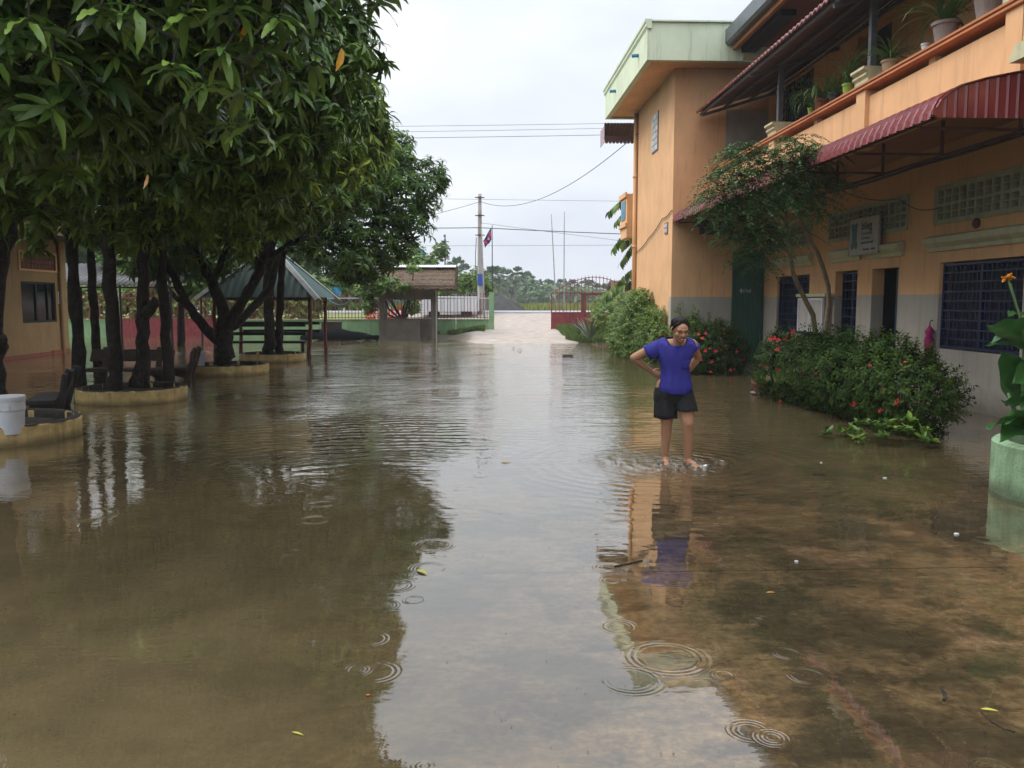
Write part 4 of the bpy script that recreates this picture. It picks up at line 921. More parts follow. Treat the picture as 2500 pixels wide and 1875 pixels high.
# ------------------------------------------------------------------ gazebo
gz = thing('gazebo', (-6.45, 26.75, 0), 'open gazebo with green pyramid metal roof and red brown posts', 'gazebo')
gx0, gx1, gy0, gy1, ge, ga = -8.2, -4.7, 25.0, 28.5, 1.80, 3.47; apex = Vector((-6.45, 26.75, ga))
cn = [Vector((gx0, gy0, ge)), Vector((gx1, gy0, ge)), Vector((gx1, gy1, ge)), Vector((gx0, gy1, ge))]
for i in range(4):
    a_, b_ = cn[i], cn[(i + 1) % 4]; nn = 17; d = (b_ - a_); nrm_ = d.cross(apex - a_).normalized()
    for s in range(4):
        mb = MB(); top, bot = [], []
        for k in range(9):
            t = (s * 8 + k) / 32; off_ = nrm_ * (.012 if k % 2 else -.004)
            bot.append(a_ + d * t + off_)
            tt = 1 - abs(2 * t - 1); base_pt = a_ + d * t; mid_e = (a_ + b_) / 2
            up_ = (apex - mid_e) * tt; top.append(base_pt + up_ + off_)
        mb.grid([bot, top]); mb.build('roof_sheet', m_teal_roof, gz, solid=.004)
for c_ in cn:
    mb = MB(); dv = (apex - c_).normalized(); p0 = c_ - dv * .1 + Vector((0, 0, .015)); p1 = apex + Vector((0, 0, .03)); s_ = dv.cross(Vector((0, 0, 1))).normalized() * .12
    mb.quad(p0 - s_ - Vector((0, 0, .05)), p0 + Vector((0, 0, .03)), p1 + Vector((0, 0, .03)), p1 - s_ - Vector((0, 0, .05))); mb.quad(p0 + Vector((0, 0, .03)), p0 + s_ - Vector((0, 0, .05)), p1 + s_ - Vector((0, 0, .05)), p1 + Vector((0, 0, .03)))
    mb.build('ridge_cap', m_whiteflash, gz, solid=.004)
for x in (-7.85, -5.05):
    for y in (25.5, 28.2):
        mb = MB(); pts, rr = limb((x, y, -.2), (x + .03, y, 1.95), .065, .055, 6, .1); mb.tube(pts, rr, 9, jit=.1); mb.build('post', m_redpost, gz, smooth=True)
for a_, b_ in (((-7.85, 25.45), (-5.05, 25.45)), ((-7.85, 28.2), (-5.05, 28.2)), ((-7.85, 25.45), (-7.85, 28.2)), ((-5.05, 25.45), (-5.05, 28.2))): mb = MB(); mb.bar((*a_, 1.76), (*b_, 1.76), .06, .09); mb.build('beam', m_redpost, gz)
for y, z, dz_ in ((25.7, .92, .10), (25.7, .66, .10), (25.6, .42, .05), (28.0, .92, .1), (28.0, .66, .1)): mb = MB(); mb.box(-7.7, -5.2, y, y + .05, z, z + dz_); mb.build('bench_slat', m_stone, gz)
for i in range(6): mb = MB(); mb.box(-7.7, -5.2, 25.72 + i * .11, 25.81 + i * .11, .44, .47); mb.build('bench_slat', m_stone, gz)
mb = MB(); mb.box(-7.2, -5.7, 26.5, 27.3, .68, .72); mb.build('table_top', m_stone, gz)
for x in (-7.55, -6.4, -5.35): mb = MB(); mb.box(x, x + .08, 25.75, 25.83, -.2, .44); mb.build('bench_leg', m_black, gz)
# low dark wall / planter box right of the gazebo
mb = MB(); mb.box(-6.85, -6.05, 37.3, 37.9, -.2, .74); mb.box(-6.9, -6.0, 37.25, 37.95, .74, .79); single(mb, 'stone_block', m_stone2, (-6.45, 37.6, 0), 'dark brown low masonry block by the fence between gazebo and hut', 'block')
# overturned black boat-like tarp heap by the fence
mb = MB(); rows = []
for k in range(13):
    t = k / 12; x = -8.9 + 0 + t * 3.4 + 1.2; w = .5 * math.sin(math.pi * min(max(t, .04), .96)) + .06; hgt = .18 + .42 * math.sin(math.pi * t) * (1.2 - t)
    rows.append([(x, 37 + w * math.cos(a_), max(-.1, .02 + hgt * math.sin(a_) + .03 * math.sin(k * 1.7 + a_ * 3))) for a_ in np.linspace(0, math.pi, 10)])
mb.grid(rows); single(mb, 'tarpaulin_heap', pm('matt_black_sheet', (.008, .008, .010), 1., .2, spec=.05), (-6, 37, 0), 'long black tarpaulin heap lying by the fence left of the thatched hut', 'tarpaulin', smooth=True)

# ------------------------------------------------------------------ thatched concrete hut
ht = thing('thatched_hut', (-3, 38.2, 0), 'small grey concrete hut with thatched roof by the fence', 'hut')
hx0, hx1, hy0, hy1 = -4.35, -1.85, 37.6, 39.3
for a_ in ((hx0, hx0 + .22, hy0, hy0 + .2, -.2, 2.2), (hx1 - .2, hx1, hy0, hy0 + .2, -.2, 2.2), (hx0, hx0 + .2, hy1 - .2, hy1, -.2, 2.2), (hx1 - .2, hx1, hy1 - .2, hy1, -.2, 2.2)): mb = MB(); mb.box(*a_); mb.build('pillar', m_concrete, ht)
mb = MB(); mb.box(hx0 + .22, hx1 - .7, hy0 + .02, hy0 + .14, -.2, .86); mb.build('front_wall', m_concrete, ht)
mb = MB(); mb.box(hx1 - .7 + .004, hx1 - .2, hy0 + .5, hy0 + .6, -.2, .86); mb.build('side_wall', m_concrete, ht)
mb = MB(); mb.box(hx0 + .22, hx1 - .2, hy0 + .02, hy0 + .16, 1.77, 2.2); mb.build('lintel', m_concrete, ht)
mb = MB(); mb.box(hx0 + .22, hx1 - .2, hy1 - .16, hy1 - .04, -.1, .9); mb.box(hx0 + .22, hx1 - .2, hy1 - .16, hy1 - .04, 1.77, 2.2); mb.build('back_wall', m_concrete, ht)
mb = MB(); mb.tube([(hx1 + .03, hy0 - .02, 0), (hx1 + .03, hy0 - .02, 2.2)], .02, 6); mb.build('pipe', m_rail if False else m_railwhite, ht)
# thatch: layered shaggy sheets
rx0, rx1, ry0, ry1, re, rt = -5.0, -.92, 36.75, 40.0, 2.28, 3.2
for sgn, ye in ((1, ry0), (-1, ry1)):
    ym = 38.4
    for k in range(5):
        mb = MB(); n_ = 90; u0, u1 = k / 5, (k + 1.35) / 5; rows = []
        for u, lift in ((min(u1, 1), .0), ((u0 + u1) / 2, .015), (u0, .03), (u0 - .045, .02)):
            rows.append([(rx0 + (rx1 - rx0) * j / n_, ye + (ym - ye) * u + (rnd.uniform(-.012, .012)), re + (rt - re) * u + lift + rnd.uniform(-.012, .012) + (rnd.uniform(-.07, .02) if u < u0 and k == 0 else 0)) for j in range(n_ + 1)])
        mb.grid(rows); mb.build('thatch_layer', m_thatch, ht, solid=.03)
# straw fringe
Vf, Ff = [], []
for k in range(2600):
    x = rnd.uniform(rx0, rx1); s = rnd.random() < .5; y = ry0 if s else rnd.uniform(ry0, 38.4); xx = x if s else rx1 + rnd.uniform(-.03, .03); zz = re if s else re + (rt - re) * (y - ry0) / (38.4 - ry0)
    L_ = rnd.uniform(.08, .22); dx_, dy_ = rnd.uniform(-.05, .05), rnd.uniform(-.06, .02); w = .008; i = len(Vf)
    Vf += [(xx - w, y, zz + .1), (xx + w, y, zz + .1), (xx + w + dx_, y + dy_, zz - L_ + .06), (xx - w + dx_, y + dy_, zz - L_ + .06)]; Ff.append((i, i + 1, i + 2, i + 3))
o = link('straw_fringe', fast_mesh('straw_fringe', np.array(Vf) - np.array(WL[ht]), np.array(Ff), m_thatch), ht); o['kind'] = 'stuff'
mb = MB(); mb.prism([(38.1, 3.20), (38.4, 3.29), (38.7, 3.20), (38.7, 3.22), (38.4, 3.32), (38.1, 3.22)], 'x', rx0 - .02, rx1 - .02); mb.build('ridge_sheet', m_railwhite, ht)
# ------------------------------------------------------------------ humid air
m_haze = bpy.data.materials.new('haze_air'); m_haze.use_nodes = True; hn = m_haze.node_tree.nodes; hn.clear(); ho = hn.new('ShaderNodeOutputMaterial'); hv = hn.new('ShaderNodeVolumePrincipled')
hv.inputs['Color'].default_value = (.97, .98, 1, 1); hv.inputs['Density'].default_value = .0008; hv.inputs['Anisotropy'].default_value = 0; m_haze.node_tree.links.new(hv.outputs[0], ho.inputs['Volume'])
mb = MB(); mb.box(-420, 420, -62, 420, -1.3, 16); tag(mb.build('haze', m_haze), 'thin humid haze over the whole place', kind='stuff')
cy.volume_bounces = 0; cy.volume_step_rate = 10

# ------------------------------------------------------------------ fence line and gates
FYY = 40.0
def fence_wall(x0, x1, label, zt=.80, rail_t=1.86, bars=True):
    t = thing('fence', ((x0 + x1) / 2, FYY, 0), label, 'fence', None)
    mb = MB(); mb.box(x0, x1, FYY, FYY + .18, -.2, zt); mb.build('base_wall', m_fencegreen, t)
    mb = MB(); mb.box(x0, x1, FYY - .03, FYY + .21, zt + .001, zt + .05); mb.build('coping', m_fencegreen, t)
    mb = MB(); mb.box(x0, x1, FYY + .07, FYY + .11, rail_t - .05, rail_t); mb.build('top_rail', m_railwhite if x0 > -12 else m_redgate, t)
    mb = MB(); mb.box(x0, x1, FYY + .07, FYY + .11, zt + .1, zt + .13); mb.build('bottom_rail', m_redgate, t)
    n_ = int((x1 - x0) / .155)
    for i in range(n_):
        link('bar', fbar, t, (x0 + .08 + i * (x1 - x0 - .16) / max(n_ - 1, 1), FYY + .09, zt + .05))
    return t
fbar = bpy.data.meshes.new('bar'); mb = MB(); mb.box(-.013, .013, -.013, .013, 0, 1.16); mb.prism([(-.028, 1.16), (.028, 1.16), (0, 1.28)], 'y', -.006, .006); fbar.from_pydata(mb.v, [], mb.f); fbar.materials.append(m_redgate)
f1 = fence_wall(-1.0, .55, 'short green based fence panel with spiked bars beside the gate opening')
f1b = fence_wall(-11.9, -1.02, 'long green based fence with spiked bars behind the gazebo and hut')
f2 = fence_wall(-30, -16.9, 'green based fence with spiked bars left of the left red gate')
for x in (-16.85, -11.95):
    mb = MB(); mb.box(x - .12, x + .12, FYY - .03, FYY + .21, -.2, 2.1); single(mb, 'gate_post', m_fencegreen, (x, FYY, 0), 'green post at the %s end of the closed red gate' % ('far left' if x < -14 else 'gazebo'), 'post')
def arch_gate(x0, x1, y, z0, label, peak=.75, zs=.78, rail=1.72, base=None):
    t = thing('metal_gate', ((x0 + x1) / 2, y, z0), label, 'gate'); W = x1 - x0
    # lower sheet with vertical ribs
    mb = MB(); xs_ = np.arange(x0, x1 + .001, .05); mb.grid([[(x, y - (.015 if i % 3 == 0 else 0), z) for i, x in enumerate(xs_)] for z in (z0 + .06, z0 + zs)]); mb.build('sheet_panel', m_redgate, t, solid=.004)
    mb = MB()
    for z in (z0 + .04, z0 + zs + .02, z0 + rail): mb.box(x0, x1, y - .025, y + .025, z - .02, z + .02)
    mb.box(x0 - .05, x0, y - .025, y + .025, z0, z0 + rail + .02); mb.box(x1, x1 + .05, y - .025, y + .025, z0, z0 + rail + .02); mb.build('frame', m_redgate, t)
    def az(x): u = (x - x0) / W; return z0 + rail + peak * math.sin(math.pi * u) ** 1.0
    mb = MB(); mb.tube([(x0 + W * k / 24, y, az(x0 + W * k / 24)) for k in range(25)], .018, 6); mb.build('arch_rail', m_redgate, t)
    n_ = int(W / .17)
    for i in range(1, n_):
        x = x0 + W * i / n_; o = link('bar', fbar, t, (x, y, z0 + zs)); o.scale = (1, 1, (az(x) + .12 - z0 - zs) / 1.28)
    return t
arch_gate(-16.7, -12.1, FYY - .05, -.02, 'closed red arched gate behind the tree trunks', zs=.88, rail=1.85, peak=.65)
arch_gate(3.55, 7.55, FYY - .1, .36, 'open red arched sliding gate beside the driveway')
mb = MB(); mb.box(.56, .76, FYY - .05, FYY + .2, .0, 2.12); mb.box(.76, .80, FYY, FYY + .1, .3, 2.12); single(mb, 'gate_post', m_fencegreen, (.66, FYY, 0), 'green and grey post at the open driveway', 'post')
fence_wall(7.7, 24, 'fence with spiked bars right of the sliding gate behind the orange wing', zt=.9)

# white long trailer parked across the road, box vehicles
tr_ = thing('white_trailer', (-1.0, 47.5, .8), 'long white low trailer body parked beyond the fence right of the thatched hut', 'trailer')
mb = MB(); mb.box(-3.2, .1, 47, 48.6, 1.12, 1.95); mb.build('body', m_white, tr_, bevel=.03)
for i in range(9): mb = MB(); mb.box(-3.15 + i * .39, -3.09 + i * .39, 46.96, 46.999, 1.14, 1.93); mb.build('rib', m_railwhite, tr_)
for x in (-2.4, -.6):
    mb = MB(); mb.lathe([(.001, -.1), (.28, -.1), (.32, -.06), (.32, .06), (.28, .1), (.001, .1)], (0, 0, 0), 18); mb.v = [(x + a_, 47.2 + c_, 1.0 + b_) for a_, b_, c_ in mb.v]; mb.build('wheel', m_black, tr_)
# dark gravel heap
mb = MB(); rows = []
for k in range(9):
    u = k / 8; rows.append([(1.85 + (2.2 * (1 - u) * (1 + .12 * math.sin(5 * a_ + 1) + .06 * math.sin(11 * a_))) * math.cos(a_) - .4, 60 + 2.2 * (1 - u) * math.sin(a_), .7 + 1.4 * (1 - (1 - u) ** 1.5) + .05 * math.sin(9 * a_ + 4 * u)) for a_ in np.linspace(0, 2 * math.pi, 30)])
mb.grid(rows); single(mb, 'gravel_heap', m_gravelmound, (2.9, 60, .8), 'dark grey heap of gravel across the road', 'gravel heap', smooth=True)
# bank of grass behind the road
def grass(name, n_, region, hgt, mat, label, w=.012, sway=.5):
    P_ = region(n_); k = len(P_); a_ = rng.random(k) * 6.28; h_ = hgt * rng.uniform(.5, 1.2, k); dx_, dy_ = np.cos(a_), np.sin(a_); s_ = sway * rng.random(k) * h_
    b_ = rng.random(k) * 6.28; wx, wy = w * np.cos(b_), w * np.sin(b_)
    V0 = np.stack([P_[:, 0] - wx, P_[:, 1] - wy, P_[:, 2]], 1); V1 = np.stack([P_[:, 0] + wx, P_[:, 1] + wy, P_[:, 2]], 1)
    V2 = np.stack([P_[:, 0] + wx * .8 + dx_ * s_ * .35, P_[:, 1] + wy * .8 + dy_ * s_ * .35, P_[:, 2] + h_ * .6], 1); V3 = np.stack([P_[:, 0] - wx * .8 + dx_ * s_ * .35, P_[:, 1] - wy * .8 + dy_ * s_ * .35, P_[:, 2] + h_ * .6], 1)
    V4 = np.stack([P_[:, 0] + wx * .1 + dx_ * s_, P_[:, 1] + wy * .1 + dy_ * s_, P_[:, 2] + h_], 1); V5 = np.stack([P_[:, 0] - wx * .1 + dx_ * s_, P_[:, 1] - wy * .1 + dy_ * s_, P_[:, 2] + h_], 1)
    V_ = np.stack([V0, V1, V2, V3, V4, V5], 1).reshape(-1, 3); i = np.arange(k) * 6
    F_ = np.concatenate([np.stack([i, i + 1, i + 2, i + 3], 1), np.stack([i + 3, i + 2, i + 4, i + 5], 1)])
    o = bpy.data.objects.new(name, fast_mesh(name, V_, F_, mat, attr=np.repeat(rng.random(k), 6))); col.objects.link(o); return tag(o, label, 'grass', kind='stuff')
def reg(x0, x1, y0, y1, fn=None):
    def f(n_):
        x = rng.uniform(x0, x1, n_); y = rng.uniform(y0, y1, n_)
        k = fn(x, y) if fn else np.ones(n_, bool); x, y = x[k], y[k]; return np.stack([x, y, ground_z(x, y) - .01], 1)
    return f
grass('grass', 5500, reg(-1.9, .5, 38.0, 39.95, lambda x, y: (y > 39.95 - 1.6 * np.clip((x + 1.9) / 2.4, .15, 1) - .3 * np.sin(x * 5)) & (x < .35)), .24, m_grassm, 'green grass growing along the short green fence panel')
grass('grass', 9000, reg(3.7, 6.6, 33.5, 39.6, lambda x, y: (x > 3.6 + (36.5 - y) * .25 + .3 * np.sin(y * 3)) & (y > 34.5 + .6 * np.sin(x * 2.5))), .30, m_grassm, 'green grass on the bank beside the sliding gate')
grass('grass', 1800, reg(4.3, 5.2, 25.2, 29, None), .16, m_grassm, 'flooded grass at the foot of the light green bush', w=.01)
grass('grass', 16000, reg(-6, 30, 57.5, 66, lambda x, y: (np.abs(x - 1.5) > 2.4) | (y > 62)), .55, pm('roadside_grass', (.21, .25, .06), .7, .25, .6, 0, tint=.8, transl=.2), 'tall yellow green grass across the road', w=.03)
grass('grass', 6000, reg(-12, .5, 40.5, 43.5, lambda x, y: np.sin(x * 1.3) + np.sin(y * 2 + x) > -.2), .4, m_grassm, 'weeds growing behind the fence', w=.016)

# poles, flags, wires
def pole(name, x, y, z0, z1, r0, r1, label, cat='pole', group=None, mat=m_pole, lean=0.):
    t = thing(name, (x, y, z0), label, cat, group); mb = MB(); mb.tube([(x + lean * k / 6, y, z0 + (z1 - z0) * k / 6) for k in range(7)], [r0 + (r1 - r0) * k / 6 for k in range(7)], 10); mb.build('pole', mat, t, smooth=True); return t
up = pole('utility_pole', .17, 48.5, .7, 7.75, .17, .10, 'tall concrete utility pole with blue box across the driveway', 'utility pole')
mb = MB(); mb.box(.03, .38, 48.2, 48.33, 2.58, 3.24); mb.build('meter_box', m_blue, up, bevel=.01)
for z in (5.4, 6.5, 7.5): mb = MB(); mb.box(.05, .29, 48.3, 48.36, z, z + .08); mb.box(-.1, .44, 48.36, 48.42, z + .01, z + .06); mb.build('bracket', m_rust, up)
mb = MB(); mb.tube([(-.03, 48.3, 5.3), (-.09, 48.28, 4.2), (-.06, 48.28, 2.9)], .02, 6); mb.build('drop_cable', m_wire, up)
pole('lamp_pole', -1.95, 52, .7, 5.75, .055, .04, 'thin grey pole with fittings behind the thatched hut', mat=m_gutter)
mb = MB(); mb.box(-2.02, -1.88, 51.9, 52.0, 5.2, 5.45); mb.box(-1.95, -1.7, 51.93, 51.97, 5.28, 5.33); mb.box(-2.03, -1.90, 51.9, 52, 5.6, 5.72); single(mb, 'pole_fitting', m_gutter, (-1.9, 52, 5.2), 'small bracket and lamp on the thin grey pole', 'fitting')
p1_ = pole('flag_pole', .78, 43.5, .5, 5.55, .03, .02, 'dark bamboo flag pole holding the limp flag at the driveway', 'flag pole', mat=m_wire)
pole('bamboo_pole', .42, 46, .6, 5.85, .04, .025, 'thin grey pole between the utility pole and the flag', mat=m_pole, lean=-.18)
pole('bamboo_pole', 4.9, 52, .9, 7.0, .045, .025, 'leaning thin grey pole rising behind the sliding gate', mat=m_pole, lean=-.35)
pole('bamboo_pole', 5.25, 51, .9, 7.05, .04, .025, 'upright thin grey pole rising behind the sliding gate', mat=m_pole)
# cambodian flag hanging limp: blue, red, blue with a white temple
fl = thing('flag', (.78, 43.5, 5.2), 'limp blue and red flag with white emblem on the dark pole', 'flag')
m_fb = pm('flag_blue', (.03, .06, .33), .8, .08, 5, 0); m_fr = pm('flag_red', (.50, .03, .03), .8, .08, 5, 0)
def flagstrip(u0, u1, mat, name='stripe'):
    mb = MB(); rows = []
    for i in range(13):
        s_ = i / 12; row = []
        for j in range(5):
            u = u0 + (u1 - u0) * j / 4; hx = -(.02 + .5 * s_ * (.85 - .2 * u)) ; z = 5.45 - u * .62 * (1 - .5 * s_) - .75 * s_ * (.9 + .1 * u) + .03 * math.sin(6 * s_ + 3 * u)
            row.append((.76 + hx * (1 - .0 * u), 43.5 + .09 * math.sin(9 * s_ + 5 * u), z))
        rows.append(row)
    mb.grid(rows); return mb.build(name, mat, fl, smooth=True, solid=.003)
flagstrip(0, .25, m_fb); flagstrip(.25, .75, m_fr); flagstrip(.75, 1.0, m_fb)
mb = MB()
for a_ in ((0, .02, .0, .13), (.05, .07, .0, .18), (.10, .12, 0, .13), (-.02, .14, -.03, .0)): mb.box(.55 + a_[0] * .7, .55 + a_[1] * .7, 43.36, 43.375, 4.83 + a_[2] * .7, 4.83 + a_[3] * .7)
mb.build('emblem', m_white, fl)
def wire(px0, py0, px1, py1, Y, r, label, sag=.25, Y1=None):
    a_, b_ = at(px0, py0, Y), at(px1, py1, Y1 or Y); d = (b_ - a_) / (px1 - px0); cable('power_line', [a_, b_], r, m_wire, label, sag, 'power line', n=26)
wire(300, 312, 1950, 292, 46, .010, 'highest of the three parallel power lines above the gate', .1)
wire(300, 328, 1950, 302, 46, .010, 'middle of the three parallel power lines above the gate', .1)
wire(300, 342, 1950, 319, 46, .013, 'lowest of the three parallel power lines above the gate', .1)
wire(-600, 520, 1173, 556, 48.4, .024, 'thick twisted power line running left from the utility pole', .3)
wire(1173, 556, 2600, 580, 48.4, .024, 'thick twisted power line running right from the utility pole', .3)
wire(1173, 544, 2600, 700, 48.3, .010, 'thin wire sloping down to the right from the utility pole', .2)
wire(200, 600, 2400, 590, 70, .014, 'faint low power line crossing behind the utility pole', .15)
wire(980, 484, 2600, 498, 75, .014, 'faint upper power line at the top of the utility pole', .1)
cable('service_wire', [Vector((BX - .05, 26.9, 5.35 + 1.6)), at(1173, 492, 48.4)], .012, m_wire, 'long wire sloping from the orange wing down to the utility pole', 1.0, 'power line', n=40)
cable('service_wire', [at(1173, 492, 48.4), at(700, 580, 44)], .012, m_wire, 'wire sloping from the utility pole down into the mango crown', .3, 'power line', n=30)

# red plastic chairs and a blue hammock at the roadside stall
def chair(x, y, z, rot, label, mat=m_redchair):
    t = thing('plastic_chair', (x, y, z), label, 'chair', 'plastic chairs at the roadside stall'); 
    mb = MB(); mb.box(-.22, .22, -.2, .22, .42, .45); mb.build('seat', mat, t, world=False)
    mb = MB(); mb.box(-.22, .22, .2, .24, .45, .5); mb.box(-.22, -.15, .2, .24, .5, .82); mb.box(.15, .22, .2, .24, .5, .82); mb.box(-.04, .04, .2, .24, .5, .82); mb.box(-.22, .22, .2, .24, .82, .9); mb.build('backrest', mat, t, world=False)
    for a_ in (-.2, .17):
        for b_ in (-.18, .18): mb = MB(); mb.box(a_, a_ + .035, b_, b_ + .035, 0, .42); mb.build('leg', mat, t, world=False)
    t.rotation_euler = (0, 0, rot); return t
for i, (px, dy, rr_, lb_) in enumerate(((905, 0, .3, 'red plastic chair just left of the hut, nearest the gazebo'), (925, .7, -.4, 'red plastic chair seen against the hut pillar'), (960, .2, .2, 'red plastic chair seen through the left of the hut opening'), (985, .9, 2.8, 'red plastic chair turned away, seen through the hut opening'))):
    p = at(px, 745, 45 + dy); chair(p.x, p.y, float(ground_z(p.x, p.y)), rr_, lb_)
p = at(1022, 735, 45); mb = MB()
mb.tube([p + Vector((-.35 + .1 * k, 0, .45 - .25 * math.sin(k * math.pi / 7))) for k in range(8)], [.05, .14, .2, .22, .22, .2, .14, .05], 10); single(mb, 'orange_basket', m_redchair, p, 'orange red bundle seen through the right of the hut opening', 'bundle', smooth=True)
p = at(830, 742, 42.5); mb = MB(); rows = [[(p.x - .75 + 1.5 * k / 14, p.y + (v - .5) * .3, p.z + .30 - .38 * math.sin(math.pi * k / 14) + .1 * abs(v - .5)) for v in (0, .33, .66, 1)] for k in range(15)]
mb.grid(rows); single(mb, 'hammock', m_pipe, p, 'blue hammock hanging behind the fence right of the gazebo', 'hammock', smooth=True, solid=.01)
for px, py, r_, mt, lb_ in ((1003, 622, .16, m_pipe, 'bright blue cloth streamer high in the roadside tree, left one'), (1030, 618, .13, m_pipe, 'bright blue cloth streamer high in the roadside tree, right one'), (860, 668, .17, m_pipe, 'pale blue cloth streamer in the leaves above the hammock'), (822, 711, .22, m_pipe, 'turquoise cloth hung beside the gazebo roof')):
    p = at(px, py, 41); mb = MB()
    mb.grid([[(p.x + r_ * (u - .5) * 2, p.y + .06 * math.sin(u * 7 + v * 4), p.z + r_ * (v - .5) * 1.7 + .1 * r_ * math.sin(u * 9)) for u in np.linspace(0, 1, 7)] for v in np.linspace(0, 1, 5)]); single(mb, 'cloth_streamer', mt, p, lb_, 'streamer', 'blue streamers in the roadside trees', solid=.01)

# ------------------------------------------------------------------ foliage builders
P_NEAR = [rosette(11, .24, .052, 5, (-.55, .55), .75, .22, .12, .05) for _ in range(5)]
P_MID = [rosette(10, .23, .055, 3, (-.5, .6), .9, .25, 0, .06) for _ in range(5)]
P_FAR = [rosette(8, .26, .075, 2, (-.4, .6), .8, .2, 0, .06) for _ in range(4)]
P_BROAD = [rosette(6, .22, .13, 2, (-.2, .7), .5, .15, 0, .08) for _ in range(4)]
def sprig(nl, L, W, h, nseg=1, elev=(.1, .9)):
    Vs, Fs, Ts, off = [], [], [], 0
    for k in range(nl):
        V, F = leaf(L * rng.uniform(.7, 1.15), W, nseg + 1, .2, .3, rng.uniform(*elev)); a = k * 2.4 + rng.uniform(-.4, .4); c, q = math.cos(a), math.sin(a)
        V = V @ np.array([[c, -q, 0], [q, c, 0], [0, 0, 1]]).T + np.array([0, 0, h * (k + .5) / nl]); Vs.append(V); Fs.append(F + off); off += len(V); Ts.append(np.full(len(V), rng.random()))
    return np.concatenate(Vs), np.concatenate(Fs), np.concatenate(Ts)
P_IX = [sprig(9, .062, .026, .13) for _ in range(5)]
P_BUSH = [sprig(8, .075, .038, .14) for _ in range(5)]
P_FERN = []
for _ in range(4):                                   # feathery twice cut leaves with small leaflets
    Vs, Fs, Ts, off = [], [], [], 0
    for b_ in range(5):
        a = b_ * 1.26 + rng.uniform(-.3, .3); L_ = rng.uniform(.22, .34); pit = rng.uniform(-.3, .5)
        for k in range(12):
            u = (k // 2 + 1) / 6 * L_; sgn = 1 if k % 2 else -1; V, F = leaf(.042, .017, 2, .1, .2, 0); c, q = math.cos(sgn * 1.1), math.sin(sgn * 1.1)
            V = V @ np.array([[c, -q, 0], [q, c, 0], [0, 0, 1]]).T + np.array([u, 0, u * pit - 1.4 * u * u]); c, q = math.cos(a), math.sin(a); V = V @ np.array([[c, -q, 0], [q, c, 0], [0, 0, 1]]).T
            Vs.append(V); Fs.append(F + off); off += len(V); Ts.append(np.full(len(V), rng.random()))
    P_FERN.append((np.concatenate(Vs), np.concatenate(Fs), np.concatenate(Ts)))
def crown(name, protos, blobs, dens, mat, parent, size=1., tilt=.45, inner=.5, zmin=None, kind='stuff', cull=.5, extra=None):
    P_, D_ = shell_points(blobs, dens, inner, cull, zmin)
    if extra is not None: P_ = np.concatenate([P_, extra]); D_ = np.concatenate([D_, np.tile([0, 0, 1.], (len(extra), 1))])
    n_ = len(P_); V, F, T = scatter(protos, P_ - np.array(WL[parent]), rot_z_tilt(n_, D_, tilt), size * rng.uniform(.75, 1.2, n_))
    o = link(name, fast_mesh(name, V, F, mat, attr=T, smooth=True), parent); o['kind'] = kind; return o

# ------------------------------------------------------------------ distant trees
def palm(px, Ytop, hgt, y, label, r=1.5):
    p = at(px, 736, y); gz_ = float(ground_z(p.x, y)); t = thing('sugar_palm', (p.x, y, gz_), label, 'palm tree', 'sugar palms on the horizon')
    mb = MB(); top = Vector((p.x + rnd.uniform(-.6, .6), y, gz_ + hgt)); pts, rr = limb((p.x, y, gz_), top, .32, .22, 5, .15); mb.tube(pts, rr, 6); mb.build('trunk', m_palmtrunk, t)
    mb = MB()
    for k in range(26):
        a = rnd.uniform(0, 6.28); e = rnd.uniform(-.9, 1.4); d = Vector((math.cos(a) * math.cos(e), math.sin(a) * math.cos(e), math.sin(e))); c_ = top + d * r * rnd.uniform(.55, .8); u = d.cross(Vector((0, 0, 1))); u = u.normalized() if u.length > .1 else Vector((1, 0, 0)); w = u.cross(d)
        n_ = 7; i = len(mb.v); mb.v.append(tuple(c_ - d * .5)); rad = r * .5
        for j in range(n_ + 1):
            th = -1.25 + 2.5 * j / n_; rr_ = rad * (1 if j % 2 == 0 else .72); q = c_ - d * .4 + d * rr_ * math.cos(th) + u * rr_ * math.sin(th) + w * .15 * math.sin(th * 2); mb.v.append(tuple(q))
        for j in range(n_): mb.f.append((i, i + 1 + j, i + 2 + j))
    mb.build('crown', m_far, t)
    return t
ORD = 'first second third fourth fifth sixth seventh eighth ninth tenth eleventh twelfth thirteenth fourteenth fifteenth sixteenth seventeenth eighteenth nineteenth twentieth twenty-first twenty-second twenty-third twenty-fourth twenty-fifth twenty-sixth twenty-seventh'.split()
pxs = [(1112, 640, 0), (1128, 652, 1), (1192, 668, 1), (1208, 660, 0), (1225, 662, 0), (1241, 668, 1), (1256, 662, 0), (1272, 682, 1), (1285, 672, 0), (1303, 688, 1), (1318, 690, 1), (1332, 690, 0), (1345, 696, 1), (1358, 698, 1), (1372, 688, 0), (1386, 696, 1), (1398, 690, 0), (1412, 700, 0), (1424, 690, 1), (1438, 692, 0), (1452, 700, 1), (1466, 698, 0), (1480, 702, 0), (1498, 698, 1), (1512, 700, 0), (1530, 696, 0), (1545, 700, 0)]
for i, (px, py, f) in enumerate(pxs):
    y = 190 + 25 * f + rnd.uniform(-12, 12) - (45 if px < 1260 else 0)
    ht_ = at(px, py, y).z - float(ground_z(0, y))
    palm(px, py, ht_ - .9, y, 'sugar palm on the horizon, %s from the left of the line' % ORD[i], r=2.0)
tl = thing('treeline', (10, 230, .5), 'hazy mass of trees along the horizon', 'trees'); tl['kind'] = 'stuff'
blobs = []
